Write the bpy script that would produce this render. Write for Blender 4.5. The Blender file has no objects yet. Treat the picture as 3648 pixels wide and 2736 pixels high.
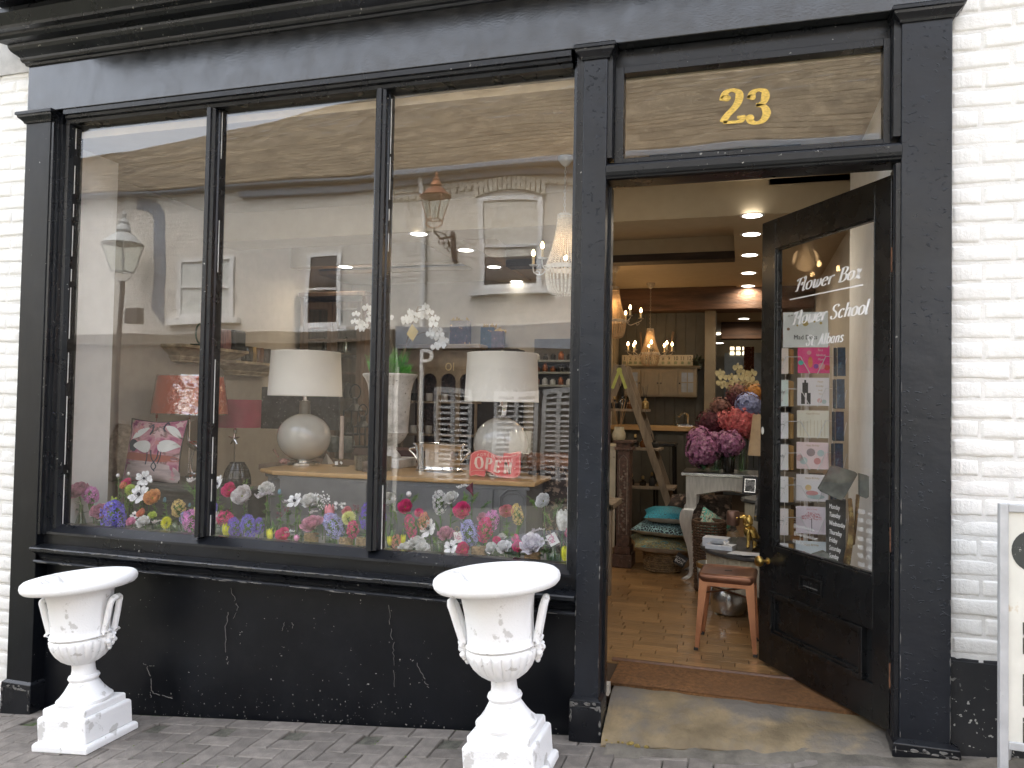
import bpy, math, random
from math import sin, cos, pi, radians
from mathutils import Vector, Matrix, noise
random.seed(7)
sc = bpy.context.scene
col = sc.collection
# ------------------------------------------------------------------ camera
EYE = 1.47; CAMY = -3.3842; FPX = 2736.0
YAW, PIT, ROL = radians(16.7511), radians(1.5994), radians(1.0498)
CF = Vector((-sin(YAW)*cos(PIT), cos(YAW)*cos(PIT), sin(PIT)))
_r = Vector((cos(YAW), sin(YAW), 0)); _u = _r.cross(CF)
CR = _r*cos(ROL)+_u*sin(ROL); CU = CR.cross(CF)
cd = bpy.data.cameras.new('camera'); cam = bpy.data.objects.new('camera', cd); col.objects.link(cam)
cd.sensor_width = 36; cd.lens = 27.0; cd.clip_start = .05; cd.clip_end = 500
m3 = Matrix((CR, CU, -CF)).transposed().to_4x4(); m3.translation = Vector((0, CAMY, EYE)); cam.matrix_world = m3
sc.camera = cam
CAM = Vector((0, CAMY, EYE))
def ray(px, py): return CF+CR*((px-1824)/FPX)-CU*((py-1368)/FPX)
def at(px, py, Y):
    d = ray(px, py); return CAM+d*((Y-CAMY)/d.y)
def on_z(px, py, Z):
    d = ray(px, py); return CAM+d*((Z-EYE)/d.z)
def on_plane(px, py, p0, n):
    d = ray(px, py); t = (p0-CAM).dot(n)/d.dot(n); return CAM+d*t
def ppm(P): return FPX/((P-CAM).dot(CF))        # pixels per metre at a point
# ------------------------------------------------------------------ sky, sun, exposure
w = bpy.data.worlds.new('World'); sc.world = w; w.use_nodes = True
nt = w.node_tree; bg = nt.nodes['Background']
sky = nt.nodes.new('ShaderNodeTexSky'); sky.sky_type = 'NISHITA'; sky.sun_disc = False
SUN_EL, SUN_ROT = radians(60), radians(-22)
sky.sun_elevation = SUN_EL; sky.sun_rotation = SUN_ROT; sky.air_density = 1.0; sky.dust_density = 4.0; sky.ozone_density = 1.0
hs = nt.nodes.new('ShaderNodeHueSaturation'); hs.inputs['Saturation'].default_value = .34; hs.inputs['Value'].default_value = 1.0
nt.links.new(sky.outputs[0], hs.inputs['Color']); nt.links.new(hs.outputs[0], bg.inputs[0]); bg.inputs[1].default_value = .15
sd = bpy.data.lights.new('sun', 'SUN'); sd.energy = .5; sd.angle = radians(35); sd.color = (1, .97, .93)
so = bpy.data.objects.new('sun', sd); col.objects.link(so)
# nishita: rotation measured from +Y clockwise
sdir = Vector((sin(SUN_ROT)*cos(SUN_EL), cos(SUN_ROT)*cos(SUN_EL), sin(SUN_EL)))
so.rotation_euler = sdir.to_track_quat('Z', 'Y').to_euler()
sc.view_settings.view_transform = 'Standard'; sc.view_settings.look = 'None'; sc.view_settings.gamma = 1
sc.view_settings.exposure = 2.93; sc.view_settings.use_curve_mapping = False
cy = sc.cycles
cy.max_bounces = 7; cy.diffuse_bounces = 3; cy.glossy_bounces = 4; cy.transmission_bounces = 4; cy.transparent_max_bounces = 24
cy.use_denoising = True; cy.sample_clamp_indirect = 4; cy.caustics_reflective = False; cy.caustics_refractive = False
# ------------------------------------------------------------------ materials
MATS = {}
def newmat(name):
    m = bpy.data.materials.new(name); m.use_nodes = True; MATS[name] = m
    return m, m.node_tree, m.node_tree.nodes['Principled BSDF']
def tc(nt, mode='Object', scale=(1, 1, 1)):
    t = nt.nodes.new('ShaderNodeTexCoord'); mp = nt.nodes.new('ShaderNodeMapping'); mp.inputs['Scale'].default_value = scale
    nt.links.new(t.outputs[mode], mp.inputs['Vector']); return mp.outputs[0]
def noi(nt, vec, scale, detail=4, rough=.55, dist=0):
    n = nt.nodes.new('ShaderNodeTexNoise'); n.inputs['Scale'].default_value = scale; n.inputs['Detail'].default_value = detail
    n.inputs['Roughness'].default_value = rough; n.inputs['Distortion'].default_value = dist
    nt.links.new(vec, n.inputs['Vector']); return n.outputs['Fac']
def ramp(nt, fac, stops):
    r = nt.nodes.new('ShaderNodeValToRGB'); e = r.color_ramp.elements
    while len(e) < len(stops): e.new(.5)
    for i, (p, c) in enumerate(stops):
        e[i].position = p; e[i].color = (c, c, c, 1) if isinstance(c, (int, float)) else (*c, 1)
    nt.links.new(fac, r.inputs[0]); return r.outputs[0]
def mix(nt, fac, a, b, mode='MIX'):
    n = nt.nodes.new('ShaderNodeMix'); n.data_type = 'RGBA'; n.blend_type = mode
    for i, v in ((0, fac), (6, a), (7, b)):
        if isinstance(v, (int, float)): n.inputs[i].default_value = v if i == 0 else (v, v, v, 1)
        elif isinstance(v, tuple): n.inputs[i].default_value = (*v, 1)
        else: nt.links.new(v, n.inputs[i])
    return n.outputs[2]
def bump(nt, h, strength, dist, normal=None):
    b = nt.nodes.new('ShaderNodeBump'); b.inputs['Strength'].default_value = strength; b.inputs['Distance'].default_value = dist
    nt.links.new(h, b.inputs['Height'])
    if normal is not None: nt.links.new(normal, b.inputs['Normal'])
    return b.outputs[0]
def M(name, c, rough=.6, metal=0, var=.12, scale=12, bmp=0, bscale=60, c2=None, c2t=(.55, .62), c2scale=8, stretch=(1, 1, 1), rnd=0, emit=0, sheen=0, coat=0, trans=0, alpha=1, sub=0):
    if name in MATS: return MATS[name]
    m, nt, p = newmat(name); v = tc(nt, scale=stretch)
    n = noi(nt, v, scale)
    d = tuple(max(0, x*(1-var*1.6)) for x in c); l = tuple(min(1, x*(1+var)) for x in c)
    out = ramp(nt, n, [(.3, d), (.7, l)])
    if c2 is not None:
        f = ramp(nt, noi(nt, v, c2scale, 6, .62), [(c2t[0], 0.0), (c2t[1], 1.0)]); out = mix(nt, f, out, c2)
    if rnd:
        oi = nt.nodes.new('ShaderNodeObjectInfo'); f = ramp(nt, oi.outputs['Random'], [(0, 1-rnd), (1, 1+rnd*.6)]); out = mix(nt, 1.0, out, f, 'MULTIPLY')
    nt.links.new(out, p.inputs['Base Color'])
    p.inputs['Roughness'].default_value = rough; p.inputs['Metallic'].default_value = metal
    if bmp: nt.links.new(bump(nt, noi(nt, v, bscale, 6, .6), bmp, .01), p.inputs['Normal'])
    if emit: p.inputs['Emission Color'].default_value = (*c, 1); p.inputs['Emission Strength'].default_value = emit
    if sheen: p.inputs['Sheen Weight'].default_value = sheen
    if coat: p.inputs['Coat Weight'].default_value = coat; p.inputs['Coat Roughness'].default_value = .08
    if trans: p.inputs['Transmission Weight'].default_value = trans
    if sub: p.inputs['Subsurface Weight'].default_value = sub; p.inputs['Subsurface Radius'].default_value = (.01, .006, .004)
    return m
def black_paint(name, base=(.012, .0135, .017), rough=.34, ior=1.45, chips=.70, bs=1.0, blister=0, dust=.02):
    m, nt, p = newmat(name); v = tc(nt)
    out = ramp(nt, noi(nt, v, 3), [(.3, tuple(x*.75 for x in base)), (.75, tuple(x*1.35 for x in base))])
    chip = ramp(nt, noi(nt, v, 55, 3, .5), [(chips, 0.0), (chips+.012, 1.0)])
    patch = ramp(nt, noi(nt, v, 2.2, 3, .6), [(.48, 0.0), (.6, 1.0)])
    chipm = mix(nt, 1.0, chip, patch, 'MULTIPLY')
    dst = ramp(nt, noi(nt, v, 6, 8, .7), [(.5, 0.0), (.85, dust)])
    out = mix(nt, dst, out, (.3, .29, .27)); out = mix(nt, chipm, out, (.42, .41, .38))
    nt.links.new(out, p.inputs['Base Color'])
    r = ramp(nt, noi(nt, v, 9, 5), [(.3, rough-.04), (.75, rough+.09)]); nt.links.new(r, p.inputs['Roughness'])
    p.inputs['IOR'].default_value = ior
    vs = tc(nt, scale=(1, 1, .35)) if blister == 0 else tc(nt, scale=(1, 1, 1.6))
    b = bump(nt, noi(nt, vs, 5, 3), .25*bs, .02); b = bump(nt, noi(nt, v, 90, 3), .12*bs, .003, b)
    if blister:
        bl = ramp(nt, noi(nt, vs, 38, 2, .5), [(.62, 0.0), (.66, 1.0)]); bp = ramp(nt, noi(nt, v, 4.5, 2), [(.45, 0.0), (.55, 1.0)])
        b = bump(nt, mix(nt, 1.0, bl, bp, 'MULTIPLY'), blister, .004, b)
    nt.links.new(b, p.inputs['Normal'])
    return m
def clear(name, r0=.045, tint=(1, 1, 1), wob=0, wscale=2, rough=0.0, haze=0.0):
    m = bpy.data.materials.new(name); m.use_nodes = True; MATS[name] = m; nt = m.node_tree; nt.nodes.clear()
    o = nt.nodes.new('ShaderNodeOutputMaterial'); t = nt.nodes.new('ShaderNodeBsdfTransparent'); t.inputs[0].default_value = (*tint, 1)
    g = nt.nodes.new('ShaderNodeBsdfGlossy'); g.inputs['Roughness'].default_value = rough
    ge = nt.nodes.new('ShaderNodeNewGeometry'); dp = nt.nodes.new('ShaderNodeVectorMath'); dp.operation = 'DOT_PRODUCT'
    nt.links.new(ge.outputs['Normal'], dp.inputs[0]); nt.links.new(ge.outputs['Incoming'], dp.inputs[1])
    def ma(op, a, b):
        n = nt.nodes.new('ShaderNodeMath'); n.operation = op
        for i, x in enumerate((a, b)):
            if isinstance(x, (int, float)): n.inputs[i].default_value = x
            else: nt.links.new(x, n.inputs[i])
        n.use_clamp = op in ('SUBTRACT', 'ADD'); return n.outputs[0]
    ab = ma('ABSOLUTE', dp.outputs['Value'], 0); f = ma('POWER', ma('SUBTRACT', 1.0, ab), 5.0)
    f = ma('ADD', ma('MULTIPLY', f, 1-r0), r0)
    mx = nt.nodes.new('ShaderNodeMixShader'); nt.links.new(f, mx.inputs[0]); nt.links.new(t.outputs[0], mx.inputs[1]); nt.links.new(g.outputs[0], mx.inputs[2])
    last = mx.outputs[0]
    if haze:
        df = nt.nodes.new('ShaderNodeBsdfDiffuse'); df.inputs[0].default_value = (.8, .8, .78, 1); m2 = nt.nodes.new('ShaderNodeMixShader'); m2.inputs[0].default_value = haze
        nt.links.new(last, m2.inputs[1]); nt.links.new(df.outputs[0], m2.inputs[2]); last = m2.outputs[0]
    nt.links.new(last, o.inputs[0])
    if wob:
        nt.links.new(bump(nt, noi(nt, tc(nt, scale=(1, 1, 1.6)), wscale, 1, .4), wob, .02), g.inputs['Normal'])
    return m
def emis(name, c, s):
    m = bpy.data.materials.new(name); m.use_nodes = True; MATS[name] = m; nt = m.node_tree; nt.nodes.clear()
    o = nt.nodes.new('ShaderNodeOutputMaterial'); e = nt.nodes.new('ShaderNodeEmission'); e.inputs[0].default_value = (*c, 1); e.inputs[1].default_value = s
    nt.links.new(e.outputs[0], o.inputs[0]); return m
# ------------------------------------------------------------------ mesh helpers
class MB:
    def __init__(s): s.v = []; s.f = []; s.mi = []
    def add(s, vs, fs, mi=0):
        b = len(s.v); s.v += [Vector(x) for x in vs]; s.f += [tuple(b+i for i in f) for f in fs]; s.mi += [mi]*len(fs); return s
    def box(s, x0, x1, y0, y1, z0, z1, mi=0):
        return s.add([(x0, y0, z0), (x1, y0, z0), (x1, y1, z0), (x0, y1, z0), (x0, y0, z1), (x1, y0, z1), (x1, y1, z1), (x0, y1, z1)],
                     [(0, 3, 2, 1), (4, 5, 6, 7), (0, 1, 5, 4), (1, 2, 6, 5), (2, 3, 7, 6), (3, 0, 4, 7)], mi)
    def cbox(s, x0, x1, y0, y1, z0, z1, c=.004, mi=0):    # box with chamfered top rim
        o = [(x0, y0), (x1, y0), (x1, y1), (x0, y1)]; i = [(x0+c, y0+c), (x1-c, y0+c), (x1-c, y1-c), (x0+c, y1-c)]
        vs = [(*p, z0) for p in o]+[(*p, z1-c) for p in o]+[(*p, z1) for p in i]
        fs = [(0, 3, 2, 1), (8, 9, 10, 11)]+[(k, (k+1) % 4, 4+(k+1) % 4, 4+k) for k in range(4)]+[(4+k, 4+(k+1) % 4, 8+(k+1) % 4, 8+k) for k in range(4)]
        return s.add(vs, fs, mi)
    def obox(s, c, ax, ay, az, mi=0):   # centre and three half-axis vectors
        c, ax, ay, az = map(Vector, (c, ax, ay, az)); vs = [c+a*ax+b*ay+d*az for d in (-1, 1) for (a, b) in ((-1, -1), (1, -1), (1, 1), (-1, 1))]
        return s.add(vs, [(0, 3, 2, 1), (4, 5, 6, 7), (0, 1, 5, 4), (1, 2, 6, 5), (2, 3, 7, 6), (3, 0, 4, 7)], mi)
    def ext(s, prof, a, b, mi=0, axis='x'):   # closed profile in the plane across the axis, from a to b
        n = len(prof)
        if axis == 'x': P = lambda q, t: (t, q[0], q[1])
        elif axis == 'y': P = lambda q, t: (q[0], t, q[1])
        else: P = lambda q, t: (q[0], q[1], t)
        vs = [P(q, a) for q in prof]+[P(q, b) for q in prof]
        fs = [(i, (i+1) % n, n+(i+1) % n, n+i) for i in range(n)]+[tuple(range(n))[::-1], tuple(range(n, 2*n))]
        return s.add(vs, fs, mi)
    def lathe(s, prof, n=32, c=(0, 0, 0), mi=0, rf=None, cap=True, sx=1, sy=1):
        vs = []; fs = []; m = len(prof)
        for j, (r, z) in enumerate(prof):
            for i in range(n):
                a = 2*pi*i/n; k = rf(j, a, r, z) if rf else r
                vs.append((c[0]+k*cos(a)*sx, c[1]+k*sin(a)*sy, c[2]+z))
        for j in range(m-1):
            for i in range(n): fs.append((j*n+i, j*n+(i+1) % n, (j+1)*n+(i+1) % n, (j+1)*n+i))
        if cap and prof[0][0] > 1e-4: fs.append(tuple(range(n))[::-1])
        if cap and prof[-1][0] > 1e-4: fs.append(tuple(range((m-1)*n, m*n)))
        return s.add(vs, fs, mi)
    def tube(s, pts, r, n=6, mi=0, close=False):
        pts = [Vector(p) for p in pts]; m = len(pts); rs = r if isinstance(r, (list, tuple)) else [r]*m; vs = []; fs = []
        up = Vector((0, 0, 1)); pn = None
        for k, p in enumerate(pts):
            if close: t = pts[(k+1) % m]-pts[k-1]
            else: t = pts[min(k+1, m-1)]-pts[max(k-1, 0)]
            if t.length < 1e-9: t = Vector((0, 0, 1))
            t.normalize()
            if pn is None: pn = t.orthogonal().normalized()
            a = (pn-t*pn.dot(t))
            a = a.normalized() if a.length > 1e-6 else t.orthogonal().normalized(); pn = a; b = t.cross(a)
            for i in range(n): q = 2*pi*i/n; vs.append(p+(a*cos(q)+b*sin(q))*rs[k])
        for k in range(m if close else m-1):
            k2 = (k+1) % m
            for i in range(n): fs.append((k*n+i, k*n+(i+1) % n, k2*n+(i+1) % n, k2*n+i))
        if not close: fs += [tuple(range(n))[::-1], tuple(range((m-1)*n, m*n))]
        return s.add(vs, fs, mi)
    def ball(s, c, r, n=8, m=5, mi=0, sz=1, sx=1, sy=1):
        prof = [(max(1e-5, r*sin(pi*j/m)), -r*cos(pi*j/m)*sz) for j in range(m+1)]
        return s.lathe(prof, n, c, mi, cap=False, sx=sx, sy=sy)
    def sheet(s, fn, nu, nv, mi=0):
        vs = [fn(i/nu, j/nv) for j in range(nv+1) for i in range(nu+1)]
        return s.add(vs, [(j*(nu+1)+i, j*(nu+1)+i+1, (j+1)*(nu+1)+i+1, (j+1)*(nu+1)+i) for j in range(nv) for i in range(nu)], mi)
    def xf(s, mat):
        s.v = [mat @ x for x in s.v]; return s
    def join(s, o, mi=None):
        b = len(s.v); s.v += o.v; s.f += [tuple(b+i for i in f) for f in o.f]; s.mi += o.mi if mi is None else [mi]*len(o.f); return s
    def mesh(s, name, mats, smooth=False):
        me = bpy.data.meshes.new(name); me.from_pydata([tuple(x) for x in s.v], [], s.f)
        if not isinstance(mats, (list, tuple)): mats = [mats]
        for m in mats: me.materials.append(m)
        if len(mats) > 1: me.polygons.foreach_set('material_index', s.mi)
        me.update()
        if smooth:
            me.polygons.foreach_set('use_smooth', [True]*len(me.polygons))
            if smooth != 'all': me.set_sharp_from_angle(angle=radians(smooth if smooth is not True else 40))
        return me
WM = {}
def wm(o): return WM.get(o.name, Matrix.Identity(4))
def tag(o, label=None, cat=None, group=None, kind=None):
    if label: o['label'] = label
    if cat: o['category'] = cat
    if group: o['group'] = group
    if kind: o['kind'] = kind
    return o
def thing(name, label, cat, loc=(0, 0, 0), rot=(0, 0, 0), group=None, kind=None):
    o = bpy.data.objects.new(name, None); o.empty_display_size = .1; col.objects.link(o)
    o.location = loc; o.rotation_euler = rot
    m = Matrix.Translation(loc) @ (Matrix.Rotation(rot[2], 4, 'Z') @ Matrix.Rotation(rot[1], 4, 'Y') @ Matrix.Rotation(rot[0], 4, 'X'))
    WM[o.name] = m; return tag(o, label, cat, group, kind)
def put(name, mb, mats, parent=None, smooth=False, bev=0, local=False, label=None, kind=None, loc=None):
    """ONE object from one mesh builder; world coordinates unless local; a child keeps its parent's frame"""
    if parent is not None and not local: mb.xf(wm(parent).inverted())
    o = bpy.data.objects.new(name, mb.mesh(name, mats, smooth)); col.objects.link(o)
    if parent is not None:
        o.parent = parent; WM[o.name] = wm(parent)
    if loc is not None: o.location = loc; WM[o.name] = wm(parent) @ Matrix.Translation(loc) if parent is not None else Matrix.Translation(loc)
    if bev:
        b = o.modifiers.new('b', 'BEVEL'); b.width = bev; b.segments = 2; b.limit_method = 'ANGLE'; b.angle_limit = radians(35)
    if label: o['label'] = label
    if kind: o['kind'] = kind
    return o
def putm(name, me, parent, loc=(0, 0, 0), rot=(0, 0, 0), sca=(1, 1, 1), kind=None):   # shares mesh data
    o = bpy.data.objects.new(name, me); col.objects.link(o)
    if parent: o.parent = parent
    o.location = loc; o.rotation_euler = rot; o.scale = sca
    if kind: o['kind'] = kind
    return o
def dup(root, loc, rot=None, label=None, sca=None):
    def cp(o, par):
        c = o.copy(); col.objects.link(c); c.parent = par
        for ch in list(o.children): cp(ch, c)
        return c
    r = cp(root, None); r.location = loc
    if rot is not None: r.rotation_euler = rot
    if sca is not None: r.scale = (sca, sca, sca)
    if label: r['label'] = label
    WM[r.name] = Matrix.LocRotScale(r.location, r.rotation_euler, r.scale)
    return r
def text_mb(s, size, depth=.001, shear=0, xs=1, align='CENTER', res=3):
    cu = bpy.data.curves.new('t', 'FONT'); cu.body = s; cu.size = size; cu.extrude = depth; cu.shear = shear; cu.align_x = align; cu.align_y = 'CENTER'; cu.resolution_u = res
    o = bpy.data.objects.new('t', cu); col.objects.link(o); dg = bpy.context.evaluated_depsgraph_get()
    me = bpy.data.meshes.new_from_object(o.evaluated_get(dg)); mb = MB()
    mb.add([(v.co.x*xs, v.co.y, v.co.z) for v in me.vertices], [tuple(p.vertices) for p in me.polygons])
    bpy.data.objects.remove(o); bpy.data.curves.remove(cu); bpy.data.meshes.remove(me); return mb
def frame(o, x, y, z=None):   # matrix with text-x along x, text-y along y
    x = Vector(x).normalized(); y = Vector(y).normalized(); n = x.cross(y)
    m = Matrix((x, y, n)).transposed().to_4x4(); m.translation = Vector(o); return m
# pen lettering: skeleton strokes with a broad-nib contrast
G = {
 '2': (.56, [[(.08, .72), (.12, .76), (.07, .8), (.02, .72), (.08, .92), (.25, 1), (.44, .92), (.48, .74), (.38, .5), (.12, .22), (.02, .03)], [(.02, .03), (.5, .03), (.54, .2)]]),
 '3': (.54, [[(.1, .78), (.06, .82), (.04, .76), (.1, .93), (.25, 1), (.42, .94), (.46, .77), (.38, .6), (.2, .54)], [(.2, .54), (.4, .48), (.5, .28), (.4, .07), (.22, 0), (.06, .06), (.02, .2), (.1, .22)]]),
 'F': (.5, [[(.17, .0), (.2, .5), (.24, .97)], [(.02, .80), (.08, .95), (.3, .98), (.58, 1.02)], [(.08, .48), (.26, .52), (.44, .52)], [(.46, .66), (.43, .40)], [(.57, 1.08), (.55, .86)], [(.04, .05), (.10, .0), (.20, .0)]]),
 'l': (.2, [[(.06, 1), (.06, .05), (.12, 0), (.18, .06)]]),
 'o': (.42, [[(.2, .62), (.04, .5), (.02, .3), (.06, .08), (.19, 0), (.33, .1), (.37, .32), (.33, .54), (.2, .62)]]),
 'w': (.6, [[(.0, .56), (.06, .6), (.08, .2), (.14, 0), (.26, .12), (.3, .58)], [(.3, .58), (.32, .15), (.38, 0), (.5, .15), (.54, .42), (.48, .6)]]),
 'e': (.4, [[(.05, .32), (.33, .38), (.3, .56), (.2, .62), (.06, .5), (.02, .28), (.08, .05), (.2, 0), (.34, .12)]]),
 'r': (.34, [[(.06, .6), (.06, 0)], [(.06, .36), (.14, .56), (.26, .62), (.3, .54)]]),
 'B': (.52, [[(.12, 1), (.12, 0)], [(.0, .94), (.2, 1.02), (.4, .95), (.42, .76), (.32, .58), (.14, .54)], [(.14, .54), (.4, .5), (.48, .26), (.38, .04), (.16, -.02), (.02, .06)]]),
 'x': (.4, [[(.02, .58), (.1, .6), (.26, .02), (.36, .04)], [(.34, .58), (.24, .52), (.12, .1), (.0, .04)]]),
 'S': (.5, [[(.42, .84), (.36, .98), (.2, 1.0), (.06, .86), (.1, .64), (.32, .44), (.4, .22), (.3, .02), (.14, -.02), (.02, .1), (.04, .22)]]),
 'c': (.38, [[(.32, .5), (.24, .62), (.1, .56), (.02, .34), (.06, .1), (.18, 0), (.32, .12)]]),
 'h': (.42, [[(.06, 1), (.06, 0)], [(.06, .4), (.16, .58), (.28, .6), (.32, .45), (.32, .06), (.4, .02)]]),
 't': (.26, [[(.1, .86), (.1, .1), (.16, 0), (.24, .08)], [(.0, .6), (.22, .6)]]),
 '.': (.16, [[(.04, .02), (.07, .05)]]),
 'A': (.56, [[(.0, .0), (.1, .1), (.3, 1)], [(.3, 1), (.44, .0), (.54, .03)], [(.12, .36), (.4, .36)]]),
 'b': (.42, [[(.06, 1), (.06, 0)], [(.06, .4), (.18, .62), (.33, .54), (.36, .3), (.3, .06), (.16, 0), (.06, .1)]]),
 'a': (.42, [[(.32, .6), (.32, .08), (.4, .02)], [(.32, .5), (.2, .62), (.06, .5), (.02, .26), (.1, .02), (.22, .04), (.32, .2)]]),
 'n': (.42, [[(.06, .6), (.06, 0)], [(.06, .4), (.16, .58), (.28, .6), (.32, .45), (.32, .06), (.4, .02)]]),
 's': (.34, [[(.28, .5), (.2, .62), (.08, .56), (.08, .42), (.24, .28), (.28, .12), (.16, 0), (.02, .1)]]),
 'O': (.78, [[(.36, 1), (.12, .88), (.02, .5), (.12, .12), (.36, 0), (.6, .12), (.7, .5), (.6, .88), (.36, 1)]]),
 'P': (.62, [[(.12, 1), (.12, 0)], [(.0, 0), (.26, 0)], [(.0, 1), (.3, 1), (.5, .92), (.54, .74), (.46, .54), (.28, .48), (.12, .48)]]),
 'E': (.6, [[(.12, 1), (.12, 0)], [(.0, 1), (.5, 1), (.5, .84)], [(.12, .52), (.4, .52), (.4, .4)], [(.0, 0), (.52, 0), (.54, .2)]]),
 'N': (.72, [[(.1, 1), (.1, 0)], [(.0, 0), (.22, 0)], [(.0, 1), (.1, 1), (.58, 0)], [(.58, 0), (.58, 1)], [(.46, 1), (.7, 1)]]),
}
SMOOTH = set('23FlowerBxSchtabnsO')
def catmull(p, k=5):
    out = []; n = len(p)
    for i in range(n-1):
        a, b, c, d = p[max(i-1, 0)], p[i], p[i+1], p[min(i+2, n-1)]
        for j in range(k):
            t = j/k; out.append(tuple(.5*(2*b[q]+(c[q]-a[q])*t+(2*a[q]-5*b[q]+4*c[q]-d[q])*t*t+(3*b[q]-a[q]-3*c[q]+d[q])*t**3) for q in range(len(b))))
    out.append(tuple(p[-1])); return out
def pen_mb(s, h, thick=.13, thin=.035, shear=0, xs=1, gap=.06, z=.0006, center=True):
    mb = MB(); x = 0
    for ch in s:
        if ch == ' ': x += .3; continue
        wd, strokes = G[ch]
        for st in strokes:
            p = catmull(st) if (ch in SMOOTH and len(st) > 2) else st
            vs = []; n = len(p)
            for i, (px, py) in enumerate(p):
                ax, ay = p[max(i-1, 0)]; bx, by = p[min(i+1, n-1)]; dx, dy = bx-ax, by-ay; L = math.hypot(dx, dy) or 1
                wdt = thin+(thick-thin)*abs(dy/L)**1.5; nx, ny = -dy/L*wdt/2, dx/L*wdt/2
                vs += [(px+x+nx, py+ny, z), (px+x-nx, py-ny, z)]
            mb.add(vs, [(2*i+1, 2*i+3, 2*i+2, 2*i) for i in range(n-1)])
        x += wd+gap
    for v in mb.v:
        if center: v.x -= x/2
        v.x = v.x*xs+v.y*shear; v.x *= h; v.y *= h
    return mb
# ================================================================== materials of the street side
black_paint('black', base=(.006, .007, .0095), rough=.28, bs=.8)
black_paint('black_fascia', base=(.009, .0105, .0135), rough=.17, ior=1.75, chips=.79, bs=.9)
black_paint('black_blister', base=(.008, .0105, .016), rough=.30, chips=.83, bs=.8, blister=.7)
black_paint('black_riser', base=(.003, .0038, .006), rough=.34, ior=1.38, chips=.72, bs=.6)
black_paint('black_door', base=(.006, .0066, .0072), rough=.26, ior=1.55, chips=.79, bs=.3)
black_paint('black_brick_paint', base=(.020, .021, .023), rough=.6, chips=.66, bs=2.5)
M('white_brick_paint', (.84, .83, .80), .62, var=.04, scale=5, bmp=.5, bscale=45, c2=(.5, .45, .38), c2t=(.68, .78), c2scale=9)
M('mortar_white', (.76, .75, .72), .7, var=.05, bmp=.4, bscale=60)
M('paver', (.205, .182, .160), .8, var=.2, scale=14, bmp=.6, bscale=120, c2=(.27, .25, .23), c2t=(.62, .75), c2scale=30, rnd=.22)
M('joint', (.13, .125, .10), .95, var=.3, scale=25, bmp=.9, bscale=150, c2=(.07, .10, .03), c2t=(.55, .62), c2scale=5)
M('crack', (.16, .155, .145), .8)
M('chip_white', (.6, .58, .54), .7)
M('gold', (.62, .42, .10), .45, metal=.6, var=.25, scale=70, bmp=.3, stretch=(1, 1, 4))
M('brass', (.78, .55, .18), .28, metal=1, var=.25, scale=40)
M('putty', (.7, .69, .66), .6)
MATS_G = clear('pane_glass', r0=.068, wob=.12, wscale=1.1)
clear('door_glass', r0=.032, wob=.03, wscale=2)
# ================================================================== ground
def gz(x): return .06+.094*x
pave = MB()
NX = 60
def gs(x): return gz(x)-.012
xs_ = [-100, -30, -12, -8, -6]+[-5+.5*i for i in range(16)]+[4, 6, 9, 12, 30, 100]
ys_ = [-100, -30, -12, -9.2, -6, -4, -2.5, -1.5, -1, -.5, 0, .14]
vs = [(x, y, gs(x)) for y in ys_ for x in xs_]; nx = len(xs_)
pave.add(vs, [(j*nx+i, j*nx+i+1, (j+1)*nx+i+1, (j+1)*nx+i) for j in range(len(ys_)-1) for i in range(nx-1)])
ground = put('pavement', pave, MATS['joint'], kind='structure')
pm = []
for k in range(6):
    mb = MB(); random.seed(k); e = .0015
    c = lambda: random.uniform(-e, e)
    mb.cbox(-.098+c(), .098+c(), -.048+c(), .048+c(), -.05, 0, .0045); pm.append(mb.mesh('paver', MATS['paver']))
    mb = MB(); mb.cbox(-.048+c(), .048+c(), -.098+c(), .098+c(), -.05, 0, .0045); pm.append(mb.mesh('paver', MATS['paver']))
random.seed(11)
slope = math.atan(.094); npv = 0; far = MB()
def paver(cx, cy, horiz, L=1):
    global npv
    z = gz(cx)+random.uniform(-.0015, .0015)
    c = CAM+((Vector((cx, cy, z))-CAM)); d = c-CAM; f = d.dot(CF)
    if f < .3: return
    px, py = 1824+FPX*d.dot(CR)/f, 1368-FPX*d.dot(CU)/f
    rot = (random.uniform(-.008, .008), -slope+random.uniform(-.008, .008), random.uniform(-.012, .012))
    if -150 < px < 3800 and py < 2900 and npv < 298:
        putm('paver', pm[random.randrange(6)*2+(0 if horiz else 1)], ground, (cx, cy, z), rot); npv += 1
    elif -4.6 < cx < 2 and cy > -3:
        t = MB(); hx, hy = (.098, .048) if horiz else (.048, .098); t.cbox(-hx, hx, -hy, hy, -.05, 0, .0045)
        t.xf(Matrix.Translation((cx, cy, z)) @ Matrix.Rotation(-slope, 4, 'Y')); far.join(t)
# soldier row along the wall, then 90 degree herringbone
for i in range(-24, 10): paver(i*.2+.02, -.045+.05, True)
cells = {}
for gx in range(-50, 22):
    for gy in range(0, 32):
        k = (gx+gy) % 4
        if k == 0: cells[(gx, gy)] = (gx+1, gy+.5, True)      # horizontal brick over gx,gx+1
        elif k == 2: cells[(gx, gy)] = (gx+.5, gy+1, False)   # vertical brick over gy,gy+1
order = sorted(cells.values(), key=lambda t: t[1])
for (cx, cy_, hz) in order: paver(cx*.1, -.05-.1*cy_, hz)
put('paver', far, MATS['paver'], ground, kind='stuff')
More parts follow.
